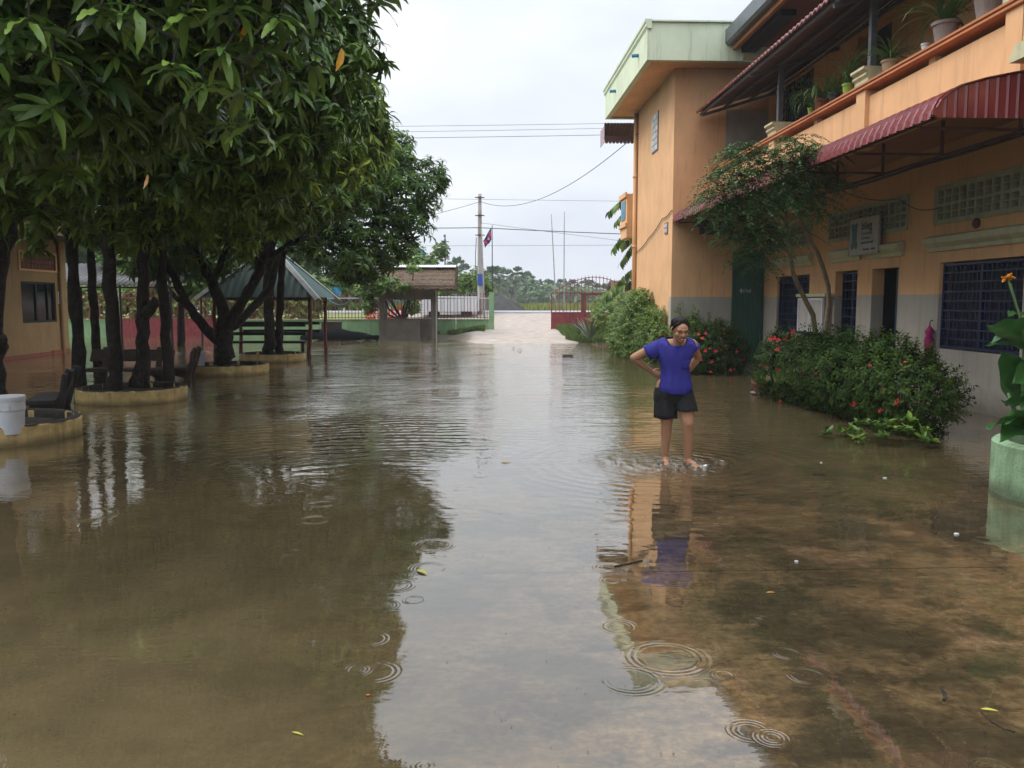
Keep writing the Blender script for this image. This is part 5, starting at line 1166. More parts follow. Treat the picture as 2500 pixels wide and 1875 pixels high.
for px in range(-400, 3200, 20):
    y = 170 + rnd.uniform(-22, 40); top = 704 + rnd.uniform(-12, 10) + (-18 if px < 1300 else 0); p = at(px + rnd.uniform(-10, 10), top, y); hh = max(1.5, p.z - .5); blobs.append((p.x, y, .5 + hh * .5, rnd.uniform(3, 6), 3, hh * .55))
P_BIG = [rosette(7, 1.5, .8, 2, (-.3, .9), .5, .2, 0, .2) for _ in range(3)]
V_, D_ = shell_points(blobs, .55, .4, .7); n_ = len(V_)
V, F, T = scatter(P_BIG, V_ - np.array(WL[tl]), rot_z_tilt(n_, D_, .5), rng.uniform(.6, 1.1, n_)); link('foliage', fast_mesh('foliage', V, F, m_far, attr=T), tl)['kind'] = 'stuff'
def broad_tree(name, px, Y, blobs_px, label, mat, protos, dens, size=1., trunk_r=.12, cat='tree', group=None, tilt=.45, base_x=None):
    """blobs_px: (px, py, dY, rx, ry, rz)"""
    b = at(px, 800, Y); bz = max(float(ground_z(b.x, Y)), -.16); t = thing(name, (b.x, Y, bz), label, cat, group); bl = []
    mb = MB()
    for (qx, qy, dy, a_, b_, c_) in blobs_px:
        p = at(qx, qy, Y + dy); bl.append((p.x, p.y, p.z, a_, b_, c_))
    cen = Vector((b.x, Y, bz)); fork = Vector((b.x, Y, bz + max(.3, (min(q[2] for q in bl) - bz) * .5)))
    pts, rr = limb(cen, fork, trunk_r, trunk_r * .8, 4); mb.tube(pts, rr, 8)
    for q in bl: pts, rr = limb(fork, q[:3], trunk_r * .6, trunk_r * .15, 5); mb.tube(pts, rr, 6)
    mb.build('trunk', m_bark, t, smooth=True); crown('crown', protos, bl, dens, mat, t, size, tilt); return t
# trees and bushes just beyond the fence
broad_tree('roadside_tree', 1140, 50, [(1120, 690, 0, .9, .8, .6), (1165, 680, 0, .7, .8, .7), (1190, 705, .5, .5, .6, .4), (1080, 712, .5, .5, .5, .4)], 'bright green small tree beyond the fence beside the blue meter box', m_leaf_lt, P_BROAD, 26, 1.0, .07)
broad_tree('almond_tree', 985, 41.5, [(1000, 620, 0, .9, .9, .6), (1040, 640, -2, .6, .6, .45), (935, 690, -5.2, .65, .5, .42), (985, 700, -5.1, .35, .4, .16), (900, 700, -5, .6, .6, .6), (1010, 655, -5, .35, .4, .2), (1075, 610, 0, .45, .5, .45), (900, 650, 0, 1.3, 1, 1), (900, 740, -1, .5, .5, .5), (1005, 745, -.3, .45, .4, .45)], 'broad leaved almond tree with round light leaves behind the thatched roof', m_leaf, P_BROAD, 22, 1.05, .1)
for i, (px, Y, w, lab, mt) in enumerate(((40, 43, 2.0, 'bright bush beyond the fence at the far left window', m_leaf_lt), (230, 44, 2.0, 'bright bush beyond the fence under the dark shelter roof', m_leaf_lt), (350, 42.5, 1.7, 'broad leaved bush beyond the fence between two trunks', m_leaf_lt), (480, 44, 2.1, 'light green bush beyond the closed red gate', m_leaf_lt), (610, 45, 1.6, 'darker bush beyond the fence behind the gazebo', m_leaf), (735, 43, 1.3, 'rounded green bush beyond the fence seen under the gazebo roof', m_leaf_lt))):
    broad_tree('roadside_bush', px, Y, [(px, 745, 0, w, .8, 1.0), (px + 40, 715, .3, w * .7, .7, .9), (px - 35, 725, .3, w * .7, .7, .8)], lab, mt, P_BROAD, 14, 1.2, .05, 'bush', 'bushes beyond the left fence')
for i, (px, py, Y, w, h_) in enumerate(((80, 560, 58, 4.5, 3), (320, 600, 60, 4.5, 3), (560, 590, 62, 4.5, 3), (800, 620, 60, 4, 2.4))):
    broad_tree('background_tree', px, Y, [(px, py, 0, w, 2, h_), (px + 110, py + 50, 1, w * .7, 2, h_ * .8), (px - 110, py + 40, 1, w * .7, 2, h_ * .8), (px, py + 90, 0, w, 2, h_ * .8)], ['dark background tree farthest left beyond the road', 'dark background tree beyond the road above the shelter roof', 'dark background tree beyond the road behind the gazebo', 'dark background tree beyond the road left of the thatched hut'][i], m_leaf_dk, P_BROAD, 2.6, 2.6, .25, group='trees beyond the road')
# drooping frond tree at the wing's far corner
ft = thing('frond_tree', (6.2, 30.2, -.1), 'tree with long drooping feather leaves beside the orange downpipe', 'tree')
mb = MB(); pts, rr = limb((6.2, 30.2, -.2), (5.9, 30.0, 5.6), .11, .06, 7); mb.tube(pts, rr, 8); mb.build('trunk', m_bark2, ft, smooth=True)
Vs, Fs, Ts, off = [], [], [], 0
for (x0, y0, x1, y1) in ((1600, 470, 1482, 520), (1600, 480, 1500, 545), (1600, 520, 1492, 612), (1600, 570, 1515, 600), (1600, 560, 1512, 645), (1600, 640, 1482, 722), (1600, 660, 1545, 700), (1600, 620, 1540, 680), (1600, 690, 1478, 725), (1590, 500, 1530, 500)):
    a_, b_ = at(x0, y0, 30), at(x1, y1, 29.4 + rnd.uniform(-.5, .5)); L_ = (b_ - a_).length; dv = (b_ - a_).normalized()
    for k in range(52):
        u = .03 + .97 * (k // 2) / 26; c_ = a_.lerp(b_, u) + Vector((0, 0, .35 * L_ * math.sin(math.pi * u) * .45)); sgn = 1 if k % 2 else -1
        V, F = leaf(.40 * (1 - .25 * u), .12, 3, .15, .5, -.2 - rnd.random() * .7); side = dv.cross(Vector((0, 0, 1))).normalized() * sgn; xax = (side * .8 + dv * .5 - Vector((0, 0, .35))).normalized(); zax = xax.cross(dv).normalized() * sgn; yax = zax.cross(xax)
        M = np.array([list(xax), list(yax), list(zax)]); V = V @ M + np.array(c_) - np.array(WL[ft]); Vs.append(V); Fs.append(F + off); off += len(V); Ts.append(np.full(len(V), rng.random()))
link('fronds', fast_mesh('fronds', np.concatenate(Vs), np.concatenate(Fs), m_leaf, attr=np.concatenate(Ts), smooth=True), ft)['kind'] = 'stuff'
# lean-to shed with brown roof behind the sliding gate (right)
sh = thing('roadside_shed', (8.8, 46, .6), 'small grey shed with brown roof behind the sliding gate', 'shed')
mb = MB(); mb.box(7.7, 11, 45.5, 47.5, .6, 2.0); mb.build('wall', m_potgrey, sh); mb = MB(); mb.prism([(45.1, 2.0), (46.5, 2.75), (47.9, 2.0), (47.9, 2.06), (46.5, 2.83), (45.1, 2.06)], 'x', 7.3, 11.3); mb.build('roof', m_thatch, sh)
mb = MB(); mb.box(5.35, 5.6, 43.2, 43.4, .5, 2.1); mb.box(5.3, 7.2, 43.15, 43.3, 2.0, 2.12); single(mb, 'wooden_frame', m_redpost, (5.5, 43.3, .5), 'brown post and crossbar behind the sliding gate', 'post')
# ------------------------------------------------------------------ round planters with mango trees
def planter(x, y, r, label, rim=.225, wedge=0):
    t = thing('round_planter', (x, y, 0), label, 'planter', 'round yellow planters around the mango trees')
    mb = MB(); n_ = 48; prof_ = [(r, -.25), (r, rim - .015), (r - .012, rim), (r - .10, rim + .004), (r - .112, rim - .01), (r - .115, rim - .14)]
    i0 = 0
    for q, z in prof_:
        for j in range(n_):
            a_ = 2 * math.pi * j / n_; w = .008 * math.sin(7 * a_ + x) + .006 * math.sin(13 * a_); mb.v.append((x + (q + w) * math.cos(a_), y + (q + w) * math.sin(a_), z + (.006 * math.sin(5 * a_ + y) if z > 0 else 0)))
    for k in range(len(prof_) - 1):
        for j in range(n_): a_ = k * n_ + j; b_ = k * n_ + (j + 1) % n_; mb.f.append((a_, b_, b_ + n_, a_ + n_))
    mb.build('ring_wall', m_yellowplanter, t, smooth=False)
    mb = MB(); mb.lathe([(r - .11, rim - .10), (r * .5, rim - .05), (.001, rim - .01)], (x, y, 0), 24); mb.build('soil', m_soil, t, smooth=True)
    # dark mossy rim line
    mb = MB(); rows = []
    for q, z in ((r - .002, rim + .0), (r - .03, rim + .010), (r - .08, rim + .012), (r - .125, rim + .004), (r - .13, rim - .14)):
        rows.append([(x + (q + .012 * math.sin(17 * a_) + .01 * math.sin(29 * a_ + 1)) * math.cos(a_), y + (q + .012 * math.sin(17 * a_) + .01 * math.sin(29 * a_ + 1)) * math.sin(a_), z) for a_ in np.linspace(0, 2 * math.pi, 97)])
    mb.grid(rows); mb.build('mossy_rim', m_soil, t, smooth=True)
    return t
planter(-6.05, 10.6, 1.02, 'nearest round yellow planter ring, with the white lidded tub')
planter(-5.92, 14.6, .88, 'round yellow planter ring with two leaning trunks, second from the front')
planter(-5.85, 19.9, .92, 'round yellow planter ring with forked trunk and grey bucket, third from the front')
planter(-5.80, 24.0, .90, 'round yellow planter ring before the gazebo, farthest of the row')
planter(-5.9, 5.9, 1.0, 'round planter ring of the big leaved mango beside the viewer')

def trunks(t, segs, mat=m_bark, name='trunk'):
    mb = MB()
    for pts, rad in segs:
        P_ = [Vector(p) for p in pts]; out_, rr = [], []
        for k in range(len(P_) - 1):
            for q in range(4):
                u = q / 4; out_.append(P_[k].lerp(P_[k + 1], u) + Vector((rnd.gauss(0, .008), rnd.gauss(0, .008), 0)) * (1 if q else 0)); rr.append(rad[k] + (rad[k + 1] - rad[k]) * u)
        out_.append(P_[-1]); rr.append(rad[-1]); mb.tube(out_, rr, 11, jit=.14)
    return mb.build(name, mat, t, smooth=True)
def blob_px(L):
    out_ = []
    for (qx, qy, Y, a_, b_, c_) in L: p = at(qx, qy, Y); out_.append((p.x, p.y, p.z, a_, b_, c_))
    return out_
def limbs_to(fork, blobs, r0, segs, subs=2):
    for q in blobs:
        pts, rr = limb(fork, q[:3], r0, r0 * .25, 6, .2); segs.append((pts, rr))
        for _ in range(subs):
            e = Vector(q[:3]) + Vector((rnd.gauss(0, .45) * q[3], rnd.gauss(0, .45) * q[4], rnd.uniform(-.3, .6) * q[5])); pts, rr = limb(pts[4], e, r0 * .35, .012, 4, .2) if False else limb(q[:3], e, r0 * .22, .01, 4, .2); segs.append((pts, rr))
def raw_tubes(t, segs, mat=m_bark, name='trunk'):
    mb = MB()
    for pts, rr in segs:
        P_ = [Vector(p) for p in pts]; out_, r2 = [], []; big_ = max(rr) > .05
        for k in range(len(P_) - 1):
            m_ = 4 if big_ else 1
            for q in range(m_):
                u = q / m_; r_ = rr[k] + (rr[k + 1] - rr[k]) * u; o_ = Vector((rnd.gauss(0, 1), rnd.gauss(0, 1), 0)) * r_ * .13 if (q or k) and big_ else Vector((0, 0, 0))
                out_.append(P_[k].lerp(P_[k + 1], u) + o_); r2.append(r_ * (rnd.uniform(.88, 1.16) if big_ else 1))
        out_.append(P_[-1]); r2.append(rr[-1]); mb.tube(out_, r2, 10 if big_ else 7, jit=.16)
    return mb.build(name, mat, t, smooth=True)
GM = 'mango trees in the row of planters'
# --- nearest mango: trunk outside the view, large leaves reach overhead
tn = thing('mango_tree', (-5.9, 5.9, .1), 'mango tree with large near leaves hanging into the top of the view', 'tree', GM)
nb_ = blob_px([(-150, 60, 5.6, 1.3, 1.1, .9), (120, 60, 5.9, 1.1, 1.0, .75), (380, -40, 5.7, 1.0, .9, .6), (560, -120, 6.2, .9, 1.0, .6), (-60, -250, 5.5, 1.5, 1.4, .9), (300, -420, 5.8, 1.5, 1.4, .9), (600, -420, 6.6, 1.1, 1.1, .8), (60, 230, 6.4, .9, .9, .55), (330, 240, 6.9, .8, .8, .45)])
segs = [([(-5.9, 5.9, 0), (-5.85, 5.95, .9), (-5.6, 5.9, 1.8)], [.2, .17, .16])]; limbs_to((-5.6, 5.9, 1.8), nb_, .09, segs, 3); raw_tubes(tn, segs)
crown('crown', P_NEAR, nb_, 20, m_leaf_near, tn, 1.0, .45, .6)
# large single leaves nearest to the viewer
leafmesh = []
for k in range(6):
    V, F = leaf(.24, .056, 7, .22, rng.uniform(.4, 1.0), rng.uniform(-.1, .25), .13); leafmesh.append(fast_mesh('leaf', V, F, m_leaf_near, attr=np.full(len(V), k / 5), smooth=True))
ml_old = fast_mesh('leaf', *leaf(.17, .06, 6, .12, .5, -.2, .05), m_yleaf, attr=None, smooth=True)
ros = [(420, 155, 4.6, 12), (545, 115, 4.8, 12), (600, 215, 4.9, 11), (330, 10, 4.6, 10), (455, 20, 4.8, 10), (570, 10, 4.9, 10), (680, 35, 5.2, 10), (240, 20, 4.5, 9), (640, 120, 5.4, 9), (500, 200, 5.0, 9), (735, 90, 5.8, 9), (130, 130, 4.9, 9), (70, 40, 4.6, 9), (200, 190, 5.3, 9), (700, 180, 5.9, 9), (620, 290, 5.9, 9), (395, 60, 5.2, 9), (30, 230, 5.2, 9), (310, 120, 5.6, 8), (550, 300, 6.2, 8), (440, 250, 5.9, 8), (780, 40, 6.3, 8), (290, 250, 6.3, 8), (150, 300, 6.2, 8), (-20, 130, 4.9, 8), (760, 150, 6.6, 8), (660, -30, 5.4, 8), (840, -20, 6.4, 8), (520, -50, 4.9, 8)]
cnt = 0; tw = MB()
for (px, py, Y, nl) in ros:
    c0 = at(px, py, Y)
    tw.tube([c0 + Vector((rnd.uniform(-.3, .1), .5, .35)), c0 + Vector((rnd.uniform(-.1, .05), .2, .18)), c0 + Vector((0, 0, -.02))], [.014, .009, .005], 6)
    for k in range(nl):
        o = bpy.data.objects.new('leaf', leafmesh[rnd.randrange(6)]); col.objects.link(o); o.parent = tn
        az = k * 2.4 + rnd.uniform(-.3, .3); el = rnd.uniform(-.25, .75) + (.2 if k > nl * .6 else 0)
        s = rnd.uniform(.6, 1.2)
        o.location = c0 - WL[tn] + Vector((0, 0, -.05 * k / nl)); o.rotation_euler = Euler((rnd.uniform(-.4, .4), el, az), 'XYZ'); o.scale = (s, s, s); cnt += 1
tw.build('twig', m_bark, tn, smooth=True)['kind'] = 'stuff'
for (px, py, Y) in ( (360, 425, 7.5), (600, 45, 5.6)):
    o = bpy.data.objects.new('leaf', ml_old); col.objects.link(o); o.parent = tn; o.location = at(px, py, Y) - WL[tn]; o.rotation_euler = (.2, 1.45, 1.2); o['label'] = 'yellowed dying leaf'; s = 1 if Y < 6 else .8; o.scale = (s, s, s)
# stray twig with leaves at the very top, right of the crown
tt = thing('hanging_twig', at(930, -20, 6.2), 'dark leafy twig hanging into the sky at the top edge', 'twig')
V, F, T = P_NEAR[0]; ex = [at(905, -10, 6.2), at(945, -25, 6.3), at(880, -40, 6.3), at(925, 0, 6.1)]
pp = np.array([list(e) for e in ex]) - np.array(WL[tt]); V, F, T = scatter(P_NEAR, pp, rot_z_tilt(4, np.tile([0., 0, 1.], (4, 1)), .2), np.array([1.0, 1, .9, .7])); link('leaves', fast_mesh('leaves', V, F, m_leaf_near, attr=T, smooth=True), tt)['kind'] = 'stuff'
mb = MB(); mb.tube([at(700, -250, 6.6), at(820, -110, 6.4), at(925, -10, 6.2)], [.02, .012, .006], 6); mb.build('stem', m_bark, tt)

# --- tree of the nearest visible planter (A)
ta = thing('mango_tree', (-5.75, 10.7, .1), 'mango tree with thick dark trunk in the nearest planter', 'tree', GM)
ba = blob_px([(790, 110, 10.2, .48, .9, .7), (895, 135, 10.4, .27, .4, .26), (840, 60, 10.3, .3, .5, .35), (690, 170, 9.6, .9, 1.0, .8), (560, 330, 9.6, .9, 1.0, .6), (790, 260, 10.6, .5, .7, .6), (430, 330, 9.2, 1.0, 1.1, .6), (250, 300, 9.2, 1.2, 1.1, .75), (60, 300, 9.0, 1.3, 1.2, .9), (-150, 330, 9, 1.4, 1.2, 1.0), (670, 360, 10.4, .6, .7, .45), (700, -60, 10.2, .6, 1.0, .8), (600, -120, 10, 1.2, 1.2, 1.0), (350, 0, 10, 1.5, 1.3, 1.1), (50, 0, 10, 1.5, 1.3, 1.2), (500, -420, 10.4, 1.8, 1.5, 1.2), (100, -420, 10.4, 1.8, 1.5, 1.2), (640, -330, 10.4, .9, 1.2, 1.0), (620, 440, 10.4, .45, .5, .35), (540, 450, 10, .4, .5, .3), (800, -230, 10.4, .35, .5, .5)])
segs = [([(-6.03, 10.7, 0), (-6.05, 10.7, .6), (-6.02, 10.7, 1.3), (-5.92, 10.65, 2.2), (-5.7, 10.6, 2.8)], [.19, .145, .135, .15, .14]), ([(-6.0, 10.65, 1.02), (-5.88, 10.6, 1.12), (-5.85, 10.58, 1.24)], [.08, .07, .065])]
limbs_to((-5.55, 10.6, 2.8), ba, .10, segs, 3); raw_tubes(ta, segs)
crown('crown', P_MID, ba, 24, m_leaf, ta, 1.0, .4, .6, zmin=2.2)
o = bpy.data.objects.new('leaf', ml_old); col.objects.link(o); o.parent = ta; o.location = at(834, 118, 9.0) - WL[ta]; o.rotation_euler = (.2, 1.45, 1.2); o.scale = (1.55, 1.7, 1.55); o['label'] = 'yellowed dying leaf'
mb = MB(); mb.tube([at(834, 112, 9.0), at(815, 60, 9.7), at(795, 30, 10.1)], [.006, .009, .014], 6); mb.build('twig', m_bark, ta)
# --- tree of planter B with two trunks
tb = thing('mango_tree', (-5.9, 14.6, .1), 'mango tree with two leaning dark trunks in the second planter', 'tree', GM)
bb = blob_px([(830, 300, 14.5, .8, 1.1, .9), (870, 320, 14.8, .45, .8, .75), (905, 300, 14.6, .34, .5, .6), (935, 350, 15.2, .26, .4, .4), (900, 240, 14.8, .28, .4, .45), (740, 380, 14, .9, 1.1, .8), (560, 440, 14, 1.2, 1.2, .7), (380, 420, 14, 1.2, 1.2, .7), (200, 390, 14, 1.2, 1.2, .6), (830, 200, 15, .5, .9, .7), (700, 80, 15, 1.1, 1.4, 1.2), (480, 150, 15, 2.0, 1.6, 1.4), (150, 180, 15, 2.0, 1.6, 1.4), (600, -180, 15, 1.6, 1.7, 1.4), (250, -180, 15, 2.2, 1.8, 1.4), (680, 500, 14.2, .6, .7, .4), (450, 520, 14.4, .6, .7, .35), (330, 500, 14.6, .5, .6, .4), (130, 480, 14.6, .6, .6, .35), (590, 530, 14.6, .4, .5, .35), (210, 520, 16, .6, .6, .45), (320, 560, 16, .5, .6, .4)])
segs = [([at(283, 965, 14.4), at(280, 860, 14.4), at(272, 700, 14.4), at(265, 560, 14.5), at(262, 400, 14.5)], [.15, .105, .10, .098, .085]), ([at(342, 955, 14.7), at(350, 860, 14.7), at(352, 760, 14.7), at(350, 640, 14.8), at(365, 480, 14.9)], [.16, .105, .10, .10, .09]), ([at(352, 770, 14.7), at(372, 745, 14.6), at(384, 735, 14.6)], [.1, .08, .085])]
f_ = at(365, 480, 14.9); limbs_to(f_, bb[:8], .08, segs, 2); limbs_to(at(262, 400, 14.5), bb[8:], .08, segs, 2); raw_tubes(tb, segs)
bb += blob_px([(px_, rnd.uniform(480, 590), rnd.uniform(13.5, 17.5), rnd.uniform(.22, .42), .4, rnd.uniform(.2, .4)) for px_ in range(90, 640, 42)])
crown('crown', P_MID, bb, 17, m_leaf_yg, tb, 1.08, .4, .6, zmin=2.2)
# --- tree of planter C: wide fork
tcx = thing('mango_tree', (-5.75, 19.9, .1), 'mango tree with low wide forked trunk in the third planter', 'tree', GM)
bc = blob_px([(700, 480, 19.5, 1.1, 1.2, .8), (560, 500, 19.5, 1.1, 1.2, .8), (420, 520, 19.5, 1.1, 1.2, .8), (820, 440, 20, 1.1, 1.2, .9), (900, 400, 20.5, .7, .9, .8), (700, 330, 20, 1.9, 1.6, 1.3), (400, 330, 20, 2.2, 1.7, 1.4), (850, 290, 20.5, .7, 1.2, .9), (580, 200, 20, 2.2, 1.8, 1.5), (920, 350, 20.5, .35, .5, .5), (300, 560, 19, .7, .8, .5), (470, 590, 19.6, .6, .7, .4), (430, 610, 22, .9, .8, .6), (520, 630, 22.5, .9, .8, .6), (380, 650, 22, .6, .6, .5)])
B0 = at(555, 885, 19.9); segs = [([B0, at(548, 845, 19.9), at(545, 800, 19.9)], [.27, .19, .175]),
    ([at(548, 850, 19.9), at(500, 800, 19.8), at(455, 740, 19.7), at(420, 670, 19.6), at(378, 600, 19.5)], [.13, .11, .10, .09, .07]),
    ([at(545, 805, 19.9), at(540, 740, 19.9), at(520, 690, 19.9), at(490, 640, 19.8), at(470, 560, 19.7)], [.15, .12, .11, .09, .07]),
    ([at(550, 800, 19.9), at(590, 740, 20), at(625, 680, 20.1), at(640, 620, 20.2), at(660, 540, 20.3)], [.14, .12, .11, .10, .08]),
    ([at(520, 690, 19.9), at(540, 640, 20), at(570, 560, 20)], [.08, .07, .05]), ([at(640, 640, 20.1), at(700, 600, 20.3), at(770, 560, 20.6), at(830, 500, 21)], [.07, .06, .05, .04]),
    ([at(565, 800, 20), at(600, 770, 20.2), at(660, 700, 20.5), at(680, 620, 20.8)], [.10, .09, .08, .06])]
limbs_to(at(660, 540, 20.3), bc, .06, segs, 2); raw_tubes(tcx, segs)
bc += blob_px([(px_, rnd.uniform(560, 650), rnd.uniform(20, 23), rnd.uniform(.3, .55), .5, rnd.uniform(.25, .45)) for px_ in (330, 385, 440, 500, 545, 600, 760, 820, 870)])
crown('crown', P_MID, bc, 13, m_leaf, tcx, 1.15, .4, .6, zmin=2.3)
# --- tree of planter D: two upright trunks, dark dome reaching right
td = thing('mango_tree', (-5.8, 24, .1), 'mango tree with dark dome crown reaching over the water, in the farthest planter', 'tree', GM)
bd = blob_px([(960, 470, 24, 1.3, 1.3, 1.2), (1040, 450, 24.3, .62, .8, .75), (1010, 540, 24, .62, .8, .6), (880, 560, 23.5, 1.2, 1.2, .9), (860, 420, 24, 1.4, 1.3, 1.2), (950, 370, 24.3, .85, 1.0, .75), (960, 410, 23, .7, .8, .7), (860, 640, 24.4, .8, .9, .55), (740, 500, 24, 1.5, 1.4, 1.2), (940, 620, 24.2, .6, .7, .5), (1075, 430, 24.3, .25, .4, .45), (700, 380, 25, 2.2, 1.6, 1.3), (540, 480, 25, 2.0, 1.6, 1.4), (400, 450, 25, 2, 1.6, 1.5), (880, 690, 24.6, .45, .5, .35), (980, 600, 24, .4, .5, .4), (900, 650, 24, .55, .6, .4), (850, 690, 24.6, .4, .5, .35)])
segs = [([at(655, 890, 23.9), at(657, 820, 23.9), at(655, 700, 24), at(660, 600, 24.1), at(690, 520, 24.2)], [.19, .145, .14, .13, .11]), ([at(680, 885, 24.2), at(683, 800, 24.2), at(685, 700, 24.2), at(690, 620, 24.3), at(730, 540, 24.3)], [.14, .11, .10, .095, .08])]
limbs_to(at(730, 560, 24.2), bd, .07, segs, 2); raw_tubes(td, segs)
crown('crown', P_FAR, bd, 15, m_leaf_dk, td, .95, .5, .55, zmin=2.2)
# --- slim straight trunks standing in the water
for (px, pyb, Y, r, lab, bl, dn, extra) in (
    (198, 945, 16.8, .112, 'slim straight tree standing in the water nearest the left building corner', [(150, 470, 16.8, .8, .9, .5), (220, 300, 17, 1.6, 1.4, 1.1), (60, 380, 17, 1.2, 1.2, .8), (120, 150, 17, 2, 1.6, 1.4)], 9, None),
    (240, 905, 20.8, .10, 'slim straight tree behind the brown slab bench', [(240, 440, 21, 1.2, 1.2, .7), (330, 380, 21, 1.5, 1.3, 1), (280, 200, 21, 2.4, 1.8, 1.5)], 6, None),
    (412, 936, 17.5, .105, 'slim straight tree between the second and third planters', [(430, 500, 17.6, 1.0, 1.1, .6), (500, 360, 17.6, 1.6, 1.4, 1.1), (420, 240, 17.6, 1.9, 1.5, 1.2)], 8, None)):
    b = at(px, pyb, Y); t = thing('slim_tree', (b.x, Y, -.1), lab, 'tree', 'slim trees standing in the flood water'); B = blob_px(bl) + {198: [(-10.2, 13.5, 5.6, 2.2, 2.2, 1.2), (-9.8, 17.5, 6.0, 2.2, 2.2, 1.2), (-9.4, 9.8, 5.8, 2.0, 2.0, 1.2)], 240: [(-11.2, 21.5, 5.8, 2.0, 2.2, 1.2)], 412: []}[px]  # extra crown blobs, mostly out of view, added to shade the trunks beneath
    segs = [([(b.x, Y, -.2), (b.x - .02, Y, 1.0), (b.x - .05, Y, 2.0), (b.x - .03, Y, 3.2), (b.x, Y, 4.2)], [r * 1.2, r, r * .93, r * .85, r * .7])]; limbs_to((b.x, Y, 4.0), B, .05, segs, 2); raw_tubes(t, segs)
    crown('crown', P_MID, B, dn, m_leaf_dk, t, 1.1, .4, .6, zmin=3.2)
# upper backdrop tree masses between the trunks and the sky on the far left
tk = thing('garden_tree', (-11.5, 33, 0), 'bushy garden tree between the shelter roof and the gazebo', 'tree'); B = blob_px([(330, 640, 33, 1.3, 1.2, .9), (420, 600, 33, 1.4, 1.3, 1.2), (480, 680, 33, .9, 1, .8), (300, 560, 34, 1.6, 1.3, 1.0), (560, 620, 33, 1.4, 1.3, 1.2), (500, 530, 34, 1.8, 1.5, 1.2)])
segs = [([(-11.5, 33, -.2), (-11.4, 33, 1.6)], [.15, .12])]; limbs_to((-11.4, 33, 1.6), B, .06, segs, 1); raw_tubes(tk, segs); crown('crown', P_BROAD, B, 9, m_leaf, tk, 1.2, .45, .6)

# ------------------------------------------------------------------ concrete benches
def bench(x, y, rot, L_, label, mat, group='concrete slab benches between the planters', z=.0):
    t = thing('slab_bench', (x, y, z), label, 'bench', group)
    mb = MB(); mb.prism([(-L_ / 2, -.20), (L_ / 2, -.19), (L_ / 2 + .02, .18), (-L_ / 2 + .01, .2)], 'z', .22, .29); mb.build('seat', mat, t, world=False, bevel=.012)
    for sx_ in (-L_ * .33, L_ * .33):
        mb = MB(); mb.prism([(.16, -.25), (.30, -.25), (.24, .1), (.30, .3), (.42, .68), (.32, .72), (.2, .32), (.1, .215), (-.15, .215), (-.2, .15), (.1, .08)], 'x', sx_ - .05, sx_ + .05); mb.build('leg', mat, t, world=False, bevel=.01)
    mb = MB(); yb = .33; mb.v = [(-L_ / 2 - .03, .245, .42), (L_ / 2 + .02, .25, .43), (L_ / 2 + .04, .29, .66), (-L_ / 2 + .01, .285, .67), (-L_ / 2 - .03, .30, .40), (L_ / 2 + .02, .31, .41), (L_ / 2 + .04, .35, .65), (-L_ / 2 + .01, .345, .66)]
    mb.f = [(0, 1, 2, 3), (7, 6, 5, 4), (0, 4, 5, 1), (1, 5, 6, 2), (2, 6, 7, 3), (3, 7, 4, 0)]; mb.build('backrest', mat, t, world=False, bevel=.012)
    t.rotation_euler = (0, 0, rot); return t
bench(-6.35, 12.6, R(-72), 1.15, 'dark slab bench standing in water between the first two planters', m_stone)
bench(-7.35, 17.9, R(0), 1.7, 'long brown slab bench behind the second planter', m_stone2)
bench(-6.35, 18.2, R(-80), .8, 'short slab bench beside the third planter', m_stone2)
bench(-7.6, 12.6, R(105), .7, 'dark slab bench half hidden behind the white tub', m_stone)
# tubs
def tub(x, y, z, r, h, label, mat, lid):
    t = thing('plastic_tub', (x, y, z), label, 'tub'); mb = MB(); mb.lathe([(r * .86, 0), (r * .95, h * .62), (r * .955, h * .62), (r * .98, h * .64), (r * 1.0, h * .68), (r * .99, h * .9), (r, h)], (x, y, z), 32); mb.build('body', mat, t, smooth=False)
    if lid: mb = MB(); mb.lathe([(r * 1.01, h * .93), (r * 1.04, h * .93), (r * 1.05, h * 1.02), (r * 1.0, h * 1.05), (.001, h * 1.03)], (x, y, z), 32); mb.build('lid', mat, t)
    a0 = -1.35; mb = MB()
    for k in range(7): mb.box(-.0, 0, 0, 0, 0, 0) if False else None
    hb = MB(); hb.tube([(x + (r * 1.02) * math.cos(a0 + d), y + (r * 1.02) * math.sin(a0 + d), z + h * zz) for d, zz in ((-.3, .80), (-.3, .68), (.3, .68), (.3, .80), (-.3, .8))], .006, 6); hb.build('handle_recess', mat, t)
    return t
tub(-5.45, 9.93, .15, .172, .42, 'white lidded plastic tub on the nearest planter', m_white, True)
tub(-6.45, 19.6, .12, .17, .40, 'grey white plastic bucket on the third planter', m_potgrey if False else pm('dull_white', (.42, .45, .5), .5, .1), False)

